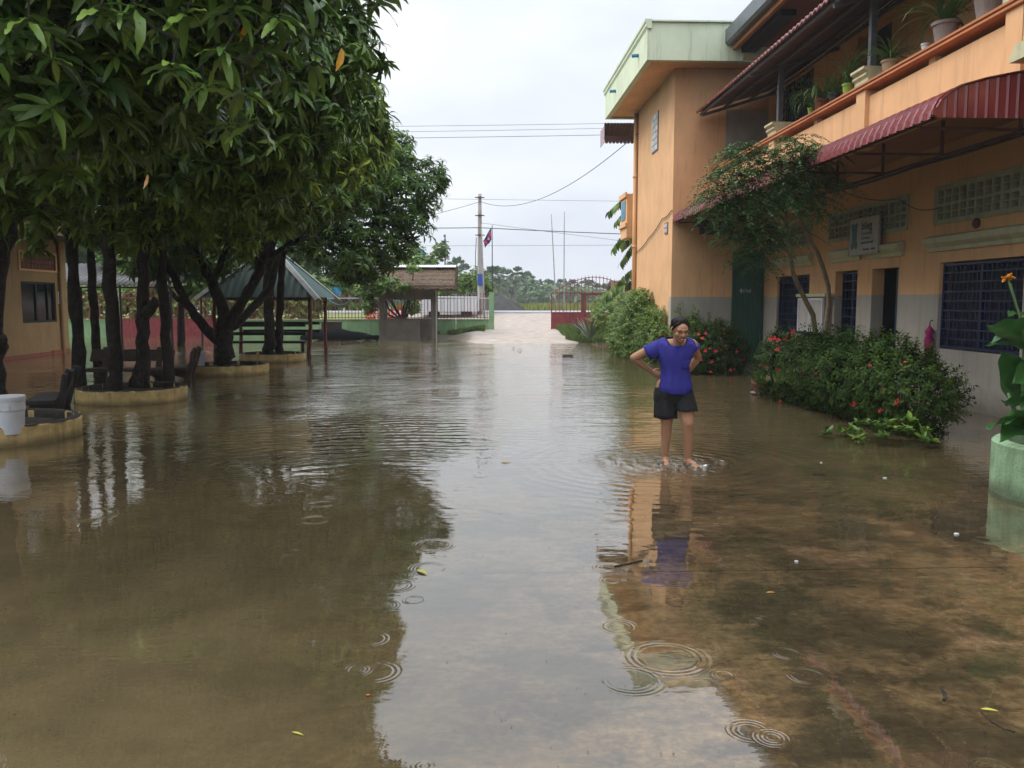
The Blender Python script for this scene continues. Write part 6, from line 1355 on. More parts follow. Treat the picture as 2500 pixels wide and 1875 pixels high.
# ------------------------------------------------------------------ shrubs on the right
def branches(t, base_pts, tips, r0, mat, name='stem'):
    mb = MB()
    for b_, e in zip(base_pts, tips): pts, rr = limb(b_, e, r0, r0 * .3, 4, .2); mb.tube(pts, rr, 5)
    o = mb.build(name, mat, t, smooth=True); o['kind'] = 'stuff'; return o
fme = []
for k in range(4):
    V, F, T = sprig(12, .028, .018, .02, 1, (-.1, 1.3)); fme.append(fast_mesh('flower_cluster', V, F, m_flower, attr=T))
def flower_on(t, pts_dirs, size=1.):
    for p, d in pts_dirs:
        o = link('flower_cluster', fme[rnd.randrange(4)], t, p); s = size * rnd.uniform(.9, 1.7); o.scale = (s, s, s); o.rotation_euler = Vector(d).to_track_quat('Z', 'Y').to_euler()
def ixora(name, blobs, label, nfl, dens, flw=None, group=None):
    B = np.array(blobs); c = B[:, :3].mean(0); t = thing(name, (c[0], c[1], -.05), label, 'shrub', group)
    exs = []
    for q in blobs:
        for _ in range(16):
            a_ = rnd.uniform(0, 6.28); e = rnd.uniform(.2, 1.0); bx = (q[0] + q[3] * e * math.cos(a_), q[1] + q[4] * e * math.sin(a_)); zt = q[2] + q[5] * math.sqrt(max(.05, 1 - e * e)); hh_ = rnd.uniform(.05, .22)
            for k in range(3): exs.append((bx[0] + rnd.gauss(0, .01), bx[1] + rnd.gauss(0, .01), zt + hh_ * (k - .5) / 2))
    crown('foliage', P_IX, blobs, dens, m_hedge, t, 1.0, .75, .45, zmin=.03, cull=.75, extra=np.array(exs))
    bs, ts = [], []
    for q in blobs:
        for _ in range(12): a_ = rnd.uniform(0, 6.28); bs.append((q[0] + .15 * math.cos(a_), q[1] + .15 * math.sin(a_), -.1)); e = rnd.uniform(.3, .9); ts.append((q[0] + q[3] * e * math.cos(a_), q[1] + q[4] * e * math.sin(a_), q[2] + q[5] * rnd.uniform(.2, .9)))
    branches(t, bs, ts, .014, m_bark)
    P_, D_ = shell_points(blobs, 6, .02, .95, .15); keep = [(p, d) for p, d in zip(P_, D_) if (d[1] < .1 or d[2] > .4) and d[0] < .75]; rnd.shuffle(keep)
    flower_on(t, [(tuple(p + d * .03), d) for p, d in keep[:nfl]]); 
    if flw:
        flower_on(t, [(tuple(p), (-.3, -.8, .5)) for p in flw], 1.25)
    return t
hb_ = [(5.25, 14.2, .50, .42, .5, .56), (5.38, 13.4, .54, .46, .6, .57), (5.46, 12.6, .55, .48, .6, .57), (5.52, 11.8, .53, .50, .6, .58), (5.56, 11.0, .54, .52, .6, .58), (5.62, 10.4, .46, .44, .45, .50)]
fl_ = [at(x, y, Y) for x, y, Y in ((1880, 830, 13.9), (1890, 828, 13.8), (1900, 832, 13.7), (1918, 832, 13.6), (1936, 812, 13.4), (1898, 857, 13.7), (1857, 893, 14.2), (2088, 845, 12.1), (2086, 858, 12.0), (2022, 880, 12.6), (1900, 905, 13.6), (2141, 936, 10.9), (2206, 946, 10.2), (1905, 980, 13.6), (1955, 919, 13.0), (1927, 925, 13.3), (2068, 890, 12.0), (2015, 967, 12.2), (1965, 852, 13.2))]
ixora('ixora_hedge', hb_, 'long dark green hedge with red flowers standing in water along the wall', 12, 330, fl_)
ix2 = [(5.45, 19.4, .50, .52, .55, .66), (5.9, 19.7, .45, .5, .5, .58), (5.05, 19.6, .45, .4, .45, .5)]
fl2 = [at(x, y, Y) for x, y, Y in ((1706, 818, 19.0), (1722, 815, 19.0), (1715, 828, 18.9), (1770, 846, 18.9), (1722, 858, 18.8), (1733, 852, 18.8), (1747, 858, 18.8), (1760, 855, 18.8), (1738, 885, 18.8), (1735, 909, 18.8), (1783, 905, 18.9), (1793, 903, 18.9), (1799, 860, 19.1), (1712, 880, 18.9), (1768, 815, 19.0))]
ixora('ixora_bush', ix2, 'rounded bush with many red flowers beside the green door', 26, 300, fl2)
# feathery seedlings growing through the hedge
fs = thing('feathery_plant', (5.5, 11.6, 0), 'light green feathery plant growing out of the top of the hedge', 'plant')
crown('foliage', P_FERN, [(5.35, 11.6, 1.08, .45, .5, .25), (5.65, 11.2, 1.05, .4, .4, .22), (5.4, 12.1, 1.22, .25, .3, .28), (5.8, 10.9, .98, .3, .35, .2), (5.15, 11.3, .9, .25, .35, .2)], 26, m_feather, fs, 1.0, .3, .8, cull=.9)
# floating leafy clump at the hedge foot
fc = thing('water_plant', (5.0, 10.0, 0), 'broad leaved green plant spreading on the water at the hedge foot', 'plant')
P_WP = [sprig(7, .11, .05, .05, 2, (.0, .9)) for _ in range(4)]
p_ = at(2160, 1065, 9.9); crown('leaves', P_WP, [(4.80, 9.75, .05, .30, .26, .17), (5.02, 9.6, .07, .30, .26, .2), (4.5, 10.1, .0, .3, .16, .04), (5.2, 9.65, .02, .25, .25, .12)], 210, m_leaf, fc, .95, .3, .7, zmin=.005, cull=.9)
# light green bush at the wing corner
lbu = thing('green_bush', (4.9, 25, 0), 'large light green bush at the corner of the orange wing', 'bush')
bl = [(4.75, 26.2, .7, .62, .8, .85), (4.9, 25.0, .75, .65, .8, .9), (5.2, 23.9, .7, .6, .7, .85), (5.15, 22.9, .62, .6, .55, .8), (5.5, 21.7, .55, .45, .4, .65), (4.85, 24.6, 1.5, .4, .5, .45), (4.9, 26.1, 1.5, .3, .4, .4)]
tips_ = [at(x, y, Y) for x, y, Y in ((1584, 705, 25.5), (1590, 730, 25.4), (1560, 750, 26), (1628, 715, 24), (1625, 745, 23.9), (1660, 750, 22.0), (1690, 755, 21.7), (1700, 775, 21.6), (1535, 790, 26.4), (1650, 775, 22.2))]
ex = []
for tp_ in tips_:
    for k in range(16): ex.append((tp_.x + rnd.gauss(0, .07), tp_.y + rnd.gauss(0, .1), tp_.z - .045 * k + rnd.gauss(0, .03)))
crown('foliage', P_BUSH, bl, 170, m_leaf_lt, lbu, 1.15, .6, .45, zmin=.02, cull=.7, extra=np.array(ex))
bs, ts = [], []
for tp_ in tips_: bs.append((tp_.x + .1, tp_.y, .4)); ts.append(tuple(tp_))
for q in bl[:5]:
    for _ in range(8): a_ = rnd.uniform(0, 6.28); bs.append((q[0] + .1 * math.cos(a_), q[1] + .1 * math.sin(a_), -.1)); ts.append((q[0] + q[3] * .7 * math.cos(a_), q[1] + q[4] * .7 * math.sin(a_), q[2] + .5))
branches(lbu, bs, ts, .018, m_bark)
# shrub by the gate, agave and brown grass
gs = thing('gate_shrub', (5.6, 34.5, 0), 'rounded green shrub in front of the sliding gate', 'shrub'); crown('foliage', P_BUSH, blob_px([(1490, 760, 34.5, .62, .7, .55), (1502, 740, 34.8, .5, .6, .45), (1468, 782, 34, .45, .5, .4), (1512, 785, 34.5, .5, .5, .45)]), 85, m_leaf_lt, gs, 1.5, .6, .5, zmin=.05, cull=.8)
branches(gs, [(5.5, 34.5, 0)] * 8, [(5.5 + rnd.uniform(-.6, .6), 34.5, rnd.uniform(.6, 1.5)) for _ in range(8)], .02, m_bark)
ag = at(1440, 800, 34); agt = thing('agave_plant', (ag.x, 34, .1), 'grey green spiky agave beside the gate shrub', 'plant'); V, F = strap_plant(30, 1.15, .07, droop=.5, up=1.15, seed=77); link('leaves', fast_mesh('leaves', V, F, pm('agave_leaf', (.16, .20, .15), .6, .15, 4, 0), attr=np.zeros(len(V)), smooth=True), agt)['kind'] = 'stuff'
ag = at(1415, 790, 36); agt = thing('dry_plant', (ag.x, 36, .3), 'brownish dry plant clump beside the sliding gate', 'plant'); V, F = strap_plant(60, .6, .02, droop=.9, up=1.3, seed=78); link('leaves', fast_mesh('leaves', V, F, m_thatch, attr=np.zeros(len(V)), smooth=True), agt)['kind'] = 'stuff'
# slender two-stemmed tree with fine drooping leaves
ts_ = thing('slender_tree', (5.75, 13.9, -.05), 'slender tree with two pale stems and fine feathery crown before the awning', 'tree')
st_ = [([at(1995, 905, 13.9), at(1992, 830, 13.9), at(1985, 770, 13.8), at(1960, 720, 13.7), at(1937, 670, 13.5), at(1925, 600, 13.4), at(1921, 540, 13.3), at(1905, 520, 13.2)], [.045, .043, .042, .04, .038, .034, .03, .02]),
       ([at(2015, 900, 14.1), at(2014, 820, 14.1), at(2024, 740, 14.1), at(2022, 700, 14.0), at(2008, 650, 13.9), at(1995, 615, 13.8), at(1962, 560, 13.6), at(1945, 500, 13.4), at(1935, 430, 13.3)], [.042, .04, .04, .038, .036, .032, .028, .022, .014]),
       ([at(1998, 622, 13.8), at(1982, 622, 13.8)], [.012, .006]), ([at(1921, 545, 13.3), at(1915, 450, 13.1), at(1920, 370, 13.1)], [.02, .014, .006]), ([at(1920, 540, 13.3), at(1850, 490, 13.0), at(1760, 470, 12.9)], [.018, .012, .005]),
       ([at(1945, 500, 13.4), at(1990, 440, 13.4), at(2010, 400, 13.4)], [.014, .01, .004]), ([at(1960, 560, 13.6), at(2000, 580, 13.6), at(2030, 600, 13.6)], [.012, .008, .004]), ([at(1930, 450, 13.2), at(1860, 400, 13.1), at(1800, 355, 13)], [.014, .01, .004]), ([at(2000, 480, 13.4), at(2060, 450, 13.4), at(2120, 437, 13.4)], [.012, .007, .003])]
mb = MB()
for p_, r_ in st_: mb.tube(p_, r_, 8, jit=.12)
mb.build('trunk', m_bark2, ts_, smooth=True)
P_SL = []
for _ in range(5):
    Vs, Fs, Ts, off = [], [], [], 0
    for k in range(22):
        V, F = leaf(.036, .022, 2, .1, .3, rng.uniform(-.6, .3)); a = (1 if k % 2 else -1) * rng.uniform(.7, 1.3); c, q = math.cos(a), math.sin(a); u = k / 22 * .30
        V = V @ np.array([[c, -q, 0], [q, c, 0], [0, 0, 1]]).T + np.array([u, 0, -1.6 * u * u]); Vs.append(V); Fs.append(F + off); off += len(V); Ts.append(np.full(len(V), rng.random()))
    P_SL.append((np.concatenate(Vs), np.concatenate(Fs), np.concatenate(Ts)))
sb = blob_px([(1810, 370, 13.0, .32, .4, .22), (1790, 430, 12.9, .45, .45, .22), (1860, 400, 13.1, .5, .5, .3), (1920, 370, 13.1, .35, .4, .32), (1965, 420, 13.3, .45, .45, .32), (1760, 480, 12.9, .38, .4, .26), (1830, 500, 13, .5, .5, .3), (1920, 470, 13.2, .5, .5, .3), (1800, 560, 13, .34, .4, .22), (1870, 570, 13.1, .45, .45, .28), (1985, 500, 13.4, .30, .4, .28), (1995, 380, 13.3, .3, .35, .25), (1830, 620, 13, .16, .2, .34), (1960, 350, 13.2, .25, .3, .2), (2040, 440, 13.4, .22, .2, .05), (1745, 520, 12.9, .2, .25, .16), (1860, 640, 13.1, .1, .12, .2)])
crown('crown', P_SL, [(x, y, z, a * .74, b * .74, c * .74) for x, y, z, a, b, c in sb], 230, pm('fine_leaf', (.055, .13, .026), .5, .3, 2, 0, tint=1.2, transl=.25), ts_, 1.35, .25, .8, cull=.8)
# ------------------------------------------------------------------ canna in the mint planter
cx_, cy_, cr_ = 5.28, 6.95, .74
cpn = thing('canna_planter', (cx_, cy_, 0), 'mint green round concrete planter at the right edge', 'planter')
mb = MB(); mb.lathe([(cr_, -.25), (cr_, .44), (cr_ - .02, .46), (cr_ - .10, .465), (cr_ - .11, .45), (cr_ - .115, .33)], (cx_, cy_, 0), 56); mb.build('ring_wall', m_mint2 if False else pm('mint_concrete', (.27, .42, .24), .85, .28, 5, .8, 40, streak=.75, dirt=(.06, .07, .04), flood=.16), cpn)
mb = MB(); mb.lathe([(cr_ - .1, .36), (.001, .42)], (cx_, cy_, 0), 24); mb.build('soil', m_soil, cpn)
cn_ = thing('canna_plant', (cx_ - .1, cy_, .4), 'canna plant with big leaves and a yellow orange flower', 'plant')
def canna_leaf(base, tip, W, sag, roll=0., mat=m_canna, torn=False):
    W *= 1.45
    a_, b_ = Vector(base), Vector(tip); d = b_ - a_; L_ = d.length; side = d.cross(Vector((0, 0, 1))).normalized(); side = (Matrix.Rotation(roll, 3, d.normalized()) @ side); up_ = side.cross(d).normalized(); rows = []
    for k in range(15):
        t = k / 14; c_ = a_ + d * t + Vector((0, 0, sag * L_ * math.sin(math.pi * t * .9))); w = W / 2 * (math.sin(math.pi * min(t + .06, 1) ** .8) ** .75 if t < 1 else 0) + .003
        row = []
        for j in range(-4, 5):
            s = j / 4; row.append(c_ + side * w * s + up_ * (.32 * w * abs(s) ** 1.3 + .012 * math.sin(t * 22 + s * 3) * abs(s)))
        rows.append(row)
    mb = MB(); mb.grid(rows); o = mb.build('leaf', mat, cn_, smooth=True); return o
Yc = 6.75
def A(px, py, dY=0.): return at(px, py, Yc + dY)
canna_leaf(A(2520, 840, .1), A(2408, 800, -.1), .20, .08, .5)
canna_leaf(A(2540, 820, .2), A(2412, 845, .2), .12, .12, -.2)
canna_leaf(A(2560, 880, 0), A(2405, 850, -.15), .10, .10, .2)
canna_leaf(A(2500, 770, .3), A(2462, 775, 0), .09, .05, 0)
canna_leaf(A(2520, 960, .1), A(2440, 855, 0), .17, .0, 1.1)
canna_leaf(A(2500, 985, .1), A(2460, 880, .1), .18, .05, .9)
canna_leaf(A(2520, 985, -.1), A(2445, 975, -.1), .13, -.1, .6)
canna_leaf(A(2560, 905, 0), A(2470, 940, -.2), .18, .05, -.7)
canna_leaf(A(2500, 1045, -.2), A(2408, 1058, -.35), .20, .15, .5)
canna_leaf(A(2520, 1050, -.2), A(2440, 1085, -.4), .16, .12, -.3)
canna_leaf(A(2540, 1030, -.2), A(2450, 1045, -.4), .13, .15, .1)
canna_leaf(A(2560, 940, 0), A(2490, 1010, -.2), .14, .1, .3)
canna_leaf(A(2600, 1020, 0), A(2490, 1060, -.3), .15, .15, 0)
canna_leaf(A(2600, 700, .2), A(2510, 790, .2), .22, .1, .3)
mb = MB(); mb.tube([A(2490, 1060), A(2475, 1000), A(2462, 960)], [.022, .02, .012], 8); mb.tube([A(2500, 1050), A(2500, 900), A(2505, 800)], [.025, .022, .015], 8); mb.tube([A(2500, 830), A(2488, 765), A(2472, 715), A(2466, 695)], [.012, .009, .010, .012], 8); mb.build('stem', pm('canna_stem', (.10, .20, .06), .5, .1), cn_, smooth=True)
f0 = A(2460, 682)
for k in range(7):
    a_ = k * .9; d = Vector((math.cos(a_) * .7 - .25, -.25 + .3 * math.sin(a_), .25 + .35 * math.sin(a_ * 1.7))).normalized(); s = d.cross(Vector((.2, .3, 1))).normalized(); u = s.cross(d); rows = []
    for i in range(6):
        t = i / 5; w = .022 * math.sin(math.pi * (t * .8 + .12)); rows.append([f0 + d * .055 * t + s * w * q + u * (.010 * math.sin(t * 7 + q * 3) - .015 * t * t) for q in (-1, -.5, 0, .5, 1)])
    mb = MB(); mb.grid(rows); mb.build('petal', m_yflower, cn_, smooth=True)
mb = MB(); mb.tube([A(2466, 697), A(2462, 686)], [.011, .006], 7); mb.build('bud', pm('bud_green', (.25, .32, .08), .5, .1), cn_)

# ------------------------------------------------------------------ floating leaves and litter
def float_leaf(px, py, L_, rot, label, mat, W=None, group='fallen leaves on the water'):
    v = at(px, py, 1.) - Vector((0, 0, CAM_H)); t = -CAM_H / v.z; p = Vector((v.x * t, v.y * t, .006)); V, F = leaf(L_, W or L_ * .33, 5, .18, .25, .12); c, q = math.cos(rot), math.sin(rot); V = V @ np.array([[c, -q, 0], [q, c, 0], [0, 0, 1]]).T
    o = link('fallen_leaf', fast_mesh('fallen_leaf', V, F, mat, attr=None, smooth=True), None, p); return tag(o, label, 'leaf', group)
float_leaf(1222, 1128, .12, 0, 'yellow brown leaf floating left of the wading woman', m_yleaf, .05)
float_leaf(1018, 1393, .11, -.9, 'pale lime leaf floating at the edge of the tree reflection', m_yleaf2)
float_leaf(712, 1790, .06, -.5, 'small pale leaf floating near the lower left', m_yleaf2, .012)
float_leaf(1870, 1449, .055, 0, 'small yellow leaf floating over the brown slabs', m_yleaf, .016)
float_leaf(2394, 1734, .065, -.3, 'yellow green leaf near the lower right', m_yleaf2, .02)
float_leaf(893, 1700, .02, 0, 'tiny red petal floating at the left reflection edge', m_flower, .014)
float_leaf(1262, 853, .2, .3, 'orange brown leaf lying where the driveway enters the water', m_orangepet, .13)
float_leaf(1250, 849, .22, 1.2, 'small dark leaf beside the orange one at the driveway edge', m_thatch, .1)
# brick by the drive, twigs
v = at(1385, 870, 1) - Vector((0, 0, CAM_H)); t_ = -CAM_H / v.z; mb = MB(); bx_, by_ = v.x * t_, v.y * t_
mb.prism([(bx_ - .16, by_ - .15), (bx_ + .17, by_ - .12), (bx_ + .15, by_ + .16), (bx_ - .15, by_ + .13)], 'z', -.1, .07); single(mb, 'brick', m_concrete, (bx_, by_, 0), 'grey brown brick sticking out of the water before the gate', 'brick', bevel=.01)
def twig(pxs_, r, label, group='twigs lying under the shallow water'):
    P_ = []
    for px, py in pxs_: v = at(px, py, 1.) - Vector((0, 0, CAM_H)); t = -CAM_H / v.z; P_.append(Vector((v.x * t, v.y * t, .004)))
    mb = MB(); mb.tube(P_, r, 6); single(mb, 'twig', m_bark, P_[0], label, 'twig', group, smooth=True)
twig([(2297, 1682), (2303, 1690), (2308, 1705), (2304, 1712)], .007, 'short curved dark twig at the lower right')
twig([(2395, 1740), (2420, 1765), (2450, 1782), (2478, 1790)], .003, 'long thin twig beside the yellow green leaf')
twig([(1985, 1160), (2000, 1159), (2015, 1161)], .008, 'short dark twig floating before the hedge')
twig([(1500, 1385), (1535, 1378), (1568, 1370)], .006, 'dark twig tip breaking the surface beside the rings')
# white foam bits
def speck(px, py, r, label):
    v = at(px, py, 1.) - Vector((0, 0, CAM_H)); t = -CAM_H / v.z; c_ = Vector((v.x * t, v.y * t, .006)); mb = MB()
    mb.prism([(c_.x + r * rnd.uniform(.6, 1.2) * math.cos(a_), c_.y + r * rnd.uniform(.6, 1.2) * math.sin(a_)) for a_ in np.linspace(0, 5.7, 9)], 'z', .001, .009); single(mb, 'foam_bit', m_white, c_, label, 'litter', 'white specks on the water')
speck(2335, 1305, .02, 'white scrap beside the mint planter'); speck(2160, 1168, .018, 'white scrap before the hedge'); speck(1918, 937, .05, 'white scrap over the red step'); speck(1944, 1372, .012, 'tiny white scrap over the dark slab stain'); speck(2005, 1130, .012, 'tiny white scrap near the short dark twig')

# drifting specks: bits of leaf, bark and scum on the surface
Vd, Fd, Td = [], [], []
for k in range(900):
    y = 1.9 + rnd.random() ** 1.6 * 12; x = rnd.uniform(-.62, .62) * y + .05 * y
    if x < -4.6 and y > 9: continue
    r_ = rnd.uniform(.0018, .0052) * (1 + .06 * y); a_ = rnd.uniform(0, 6.28); e_ = rnd.uniform(.25, 1); i = len(Vd); c, q = math.cos(a_), math.sin(a_); t_ = rnd.random()
    for u, v in ((-1, -.3), (.1, -1), (1, .1), (.3, 1), (-.7, .7)): Vd.append((x + r_ * (u * c - v * e_ * q), y + r_ * (u * q + v * e_ * c), .003 + .002 * abs(u))); Td.append(t_)
    Fd.append((i, i + 1, i + 2, i + 3, i + 4))
me = fast_mesh('drifting_specks', np.array(Vd), np.array(Fd), pm('drift_debris', (.09, .07, .035), .8, .5, 30, 0, tint=1.9), attr=np.array(Td)); o = bpy.data.objects.new('drifting_specks', me); col.objects.link(o); tag(o, 'tiny bits of leaf and bark drifting on the flood water', 'debris', kind='stuff')

# ------------------------------------------------------------------ the wading woman
WXx, WYy = 2.03, 8.52
pw = thing('person', (WXx, WYy, -.04), 'woman in blue top and black shorts wading in flip flops, hands behind her waist', 'person')
O = WL[pw]
def capsules(segs, name, mat, vox, parent=pw, ell=(), smoothit=6, label=None, factor=.6):
    """closed tapered tubes and ellipsoids fused into one continuous surface (voxel remesh)"""
    mb = MB()
    for pts, rad in segs:
        P_ = [Vector(p) for p in pts]; out_, rr = [], []
        a_ = (P_[0] - P_[1]).normalized(); b_ = (P_[-1] - P_[-2]).normalized()
        for f in (.95, .6, 0): out_.append(P_[0] + a_ * rad[0] * f) if f else None; rr.append(rad[0] * math.sqrt(max(0, 1 - f * f))) if f else None
        out_ += P_; rr += list(rad)
        for f in (.6, .95): out_.append(P_[-1] + b_ * rad[-1] * f); rr.append(rad[-1] * math.sqrt(1 - f * f))
        mb.tube(out_, rr, 16)
    for c, r, rot in ell:
        M = Euler(rot).to_matrix(); i0 = len(mb.v); nu, nv_ = 24, 16
        for i in range(nv_ + 1):
            th = math.pi * i / nv_
            for j in range(nu):
                ph = 2 * math.pi * j / nu; p = M @ Vector((r[0] * math.sin(th) * math.cos(ph), r[1] * math.sin(th) * math.sin(ph), r[2] * math.cos(th))) + Vector(c); mb.v.append(tuple(p))
        for i in range(nv_):
            for j in range(nu): a0 = i0 + i * nu + j; b0 = i0 + i * nu + (j + 1) % nu; mb.f.append((a0, b0, b0 + nu, a0 + nu))
    o = mb.build(name, mat, parent, smooth=True)
    m = o.modifiers.new('fuse', 'REMESH'); m.mode = 'VOXEL'; m.voxel_size = vox; m.use_smooth_shade = True
    s = o.modifiers.new('soft', 'SMOOTH'); s.factor = factor; s.iterations = smoothit
    return o
# joints (world)
hd = Vector((2.045, 8.415, 1.395))                 # head centre, bent forward
nk = Vector((2.03, 8.50, 1.245))
shR, shL = Vector((1.855, 8.53, 1.235)), Vector((2.205, 8.53, 1.245))
elR, elL = Vector((1.615, 8.62, 1.10)), Vector((2.30, 8.66, 1.10))
wrR, wrL = Vector((1.825, 8.705, .945)), Vector((2.215, 8.70, .955))
hpR, hpL = Vector((1.935, 8.54, .80)), Vector((2.10, 8.54, .80))
knR, knL = Vector((1.955, 8.53, .44)), Vector((2.15, 8.42, .45))
anR, anL = Vector((1.962, 8.62, .06)), Vector((2.175, 8.50, .065))
segs = [([(2.02, 8.54, .80), (2.02, 8.54, .95), (2.025, 8.535, 1.08), (2.03, 8.53, 1.19)], [.130, .108, .118, .105]),
        ([shR + Vector((.02, 0, 0)), nk, shL - Vector((.02, 0, 0))], [.052, .062, .052]), ([nk - Vector((0, -.01, .03)), nk + Vector((.004, -.03, .03)), hd + Vector((0, .03, -.05))], [.056, .05, .05]),
        ([shR, elR], [.052, .040]), ([elR, elR.lerp(wrR, .35), wrR], [.040, .040, .026]), ([shL, elL], [.052, .040]), ([elL, elL.lerp(wrL, .35), wrL], [.040, .040, .026]),
        ([hpR, hpR.lerp(knR, .5), knR], [.104, .092, .062]), ([knR, knR.lerp(anR, .3) + Vector((0, .012, 0)), knR.lerp(anR, .75), anR], [.058, .058, .040, .031]),
        ([hpL, hpL.lerp(knL, .5), knL], [.104, .092, .063]), ([knL, knL.lerp(anL, .3) + Vector((0, .015, 0)), knL.lerp(anL, .75), anL], [.060, .060, .041, .032])]
# feet (toes towards the viewer), with toes
for an, td_ in ((anR, Vector((-.03, -1, 0)).normalized()), (anL, Vector((.42, -.9, 0)).normalized())):
    sd = Vector((-td_.y, td_.x, 0)); heel = Vector((an.x, an.y, -.005)) - td_ * .035
    segs.append(([heel + Vector((0, 0, .02)), Vector((an.x, an.y, .035)), Vector((an.x, an.y, .022)) + td_ * .07, Vector((an.x, an.y, .004)) + td_ * .125], [.028, .034, .030, .024]))
    for k, (o_, ln, rd) in enumerate(((-.026, .165, .0125), (-.008, .163, .009), (.007, .155, .0085), (.021, .145, .008), (.032, .132, .0075))):
        o2 = o_ * (1 if an is anR else -1); segs.append(([Vector((an.x, an.y, .002)) + td_ * .10 + sd * o2 * .9, Vector((an.x, an.y, -.002)) + td_ * ln + sd * o2], [.012, rd]))
# hands on the back of the waist: palm, four fingers, thumb
for wr, sg_ in ((wrR, 1), (wrL, -1)):
    d = Vector((sg_ * .80, -.06, -.35)).normalized(); upv = Vector((0, 0, 1)); pc = wr + d * .045
    segs.append(([wr, pc, wr + d * .08], [.024, .027, .026])); segs.append(([wr + d * .03 + upv * .015, wr + d * .075 + upv * .02], [.02, .018])); segs.append(([wr + d * .03 - upv * .015, wr + d * .075 - upv * .022], [.02, .018]))
    for k, (oz, ln) in enumerate(((.028, .135), (.010, .148), (-.009, .142), (-.027, .122))):
        b0 = wr + d * .075 + upv * oz; segs.append(([b0, b0 + d * (ln - .075) * .55 + Vector((0, -.004, 0)), b0 + d * (ln - .075) + Vector((0, -.018, -.004))], [.010, .0088, .0075]))
    segs.append(([wr + d * .02 + upv * .02, wr + d * .05 + upv * .05, wr + d * .075 + upv * .062], [.013, .011, .009]))
ell = [((2.02, 8.545, .83), (.15, .108, .10), (0, 0, 0)), ((2.02, 8.53, 1.13), (.15, .095, .12), (0, 0, 0)), ((1.965, 8.475, 1.10), (.06, .05, .06), (0, 0, 0)), ((2.085, 8.475, 1.10), (.06, .05, .06), (0, 0, 0)),
              ]
# head frame: forward vector tilted down, turned slightly
FWD = Vector((.10, -.93, -.34)).normalized(); RT = Vector((1, .10, 0)).normalized(); RT = (RT - FWD * RT.dot(FWD)).normalized(); UPH = RT.cross(FWD).normalized()
if UPH.z < 0: UPH = -UPH
HS = 1.13
def H_(r, u, f): return hd + (RT * r + UPH * u + FWD * f) * HS
def E_(*a): return tuple(x * HS for x in a)
hrot = (.36, 0, .1)
ell += [(tuple(H_(0, .022, -.008)), E_(.073, .088, .086), hrot), (tuple(H_(0, -.035, .030)), E_(.057, .056, .060), hrot), (tuple(H_(0, -.078, .062)), E_(.026, .022, .018), hrot), (tuple(H_(0, .03, .062)), E_(.052, .024, .04), hrot), (tuple(H_(-.036, -.020, .058)), E_(.026, .024, .024), hrot), (tuple(H_(.036, -.020, .058)), E_(.026, .024, .024), hrot)]
segs += [([H_(0, .012, .088), H_(0, -.012, .104), H_(0, -.018, .106)], [.007, .011, .0125]), ([H_(-.012, -.02, .096), H_(.012, -.02, .096)], [.009, .009]), ([H_(-.045, .026, .078), H_(0, .028, .090), H_(.045, .026, .078)], [.008, .009, .008])]
for s_ in (-1, 1): segs.append(([H_(s_ * .078, .02, .0), H_(s_ * .082, .0, .0), H_(s_ * .078, -.02, .005)], [.010, .012, .008]))
body = capsules(segs, 'body', m_skin, .0062, ell=ell, smoothit=3, factor=.5)
# eyes, brows, mouth
for s_ in (-1, 1):
    e = MB(); c_ = H_(s_ * .030, .008, .0805)
    rows = [];
    for i in range(7):
        th = -1.4 + 2.8 * i / 6; rows.append([c_ + RT * (.0115 * math.sin(th)) * 1.0 + UPH * (.0036 * math.cos(th)) * v + FWD * (.0045 * math.cos(th) * (1 - .3 * abs(v)) + .002) for v in (-1, -.5, 0, .5, 1)])
    e.grid(rows); e.build('eye', m_iris, pw, smooth=True)
    e = MB(); e.tube([H_(s_ * (.030 + .016 * q), .0125 + .004 * (1 - q * q) - .001, .085 - .004 * q * q) for q in (-1, -.4, .2, 1)], [.0006, .0012, .0012, .0006], 6); e.build('eyelid', m_black, pw)
    e = MB(); e.tube([H_(s_ * (.033 + .022 * q), .027 + .006 * (1 - q * q), .0915 - .007 * (q + .3) ** 2) for q in (-1, -.5, 0, .5, 1)], [.0012, .0021, .0021, .0017, .0008], 6); e.build('eyebrow', m_hair, pw)
lm = MB(); lm.tube([H_(q * .027, -.050 + .008 * q * q, .0925 - .012 * q * q) for q in (-1, -.5, 0, .5, 1)], [.0018, .0042, .0046, .0042, .0018], 8); lm.build('upper_lip', m_lip, pw, smooth=True)
lm = MB(); lm.tube([H_(q * .024, -.0635 + .014 * q * q, .0915 - .012 * q * q) for q in (-1, -.5, 0, .5, 1)], [.002, .0052, .0062, .0052, .002], 8); lm.build('lower_lip', m_lip, pw, smooth=True)
lm = MB(); lm.tube([H_(q * .019, -.0565 + .008 * q * q, .0935 - .010 * q * q) for q in (-1, -.5, 0, .5, 1)], [.0012, .003, .0034, .003, .0012], 8); lm.build('teeth', m_teeth, pw)
# hair: cap pulled back, with bun behind
hc = [(tuple(H_(0, .050, -.026)), E_(.081, .088, .066), hrot), (tuple(H_(0, .01, -.050)), E_(.078, .06, .075), hrot), (tuple(H_(-.005, .02, -.125)), E_(.040, .040, .038), (0, 0, 0)), (tuple(H_(0, .088, .006)), E_(.056, .050, .026), hrot)]
hair = capsules([([H_(-.004, .092, .048), H_(-.034, .082, .052), H_(-.060, .058, .040), H_(-.074, .025, .022), H_(-.077, -.002, .006)], [.006, .012, .014, .012, .007]), ([H_(.004, .092, .048), H_(.034, .082, .052), H_(.060, .058, .040), H_(.074, .025, .022), H_(.077, -.002, .006)], [.006, .012, .014, .012, .007])], 'hair', m_hair, .006, ell=hc, smoothit=3)
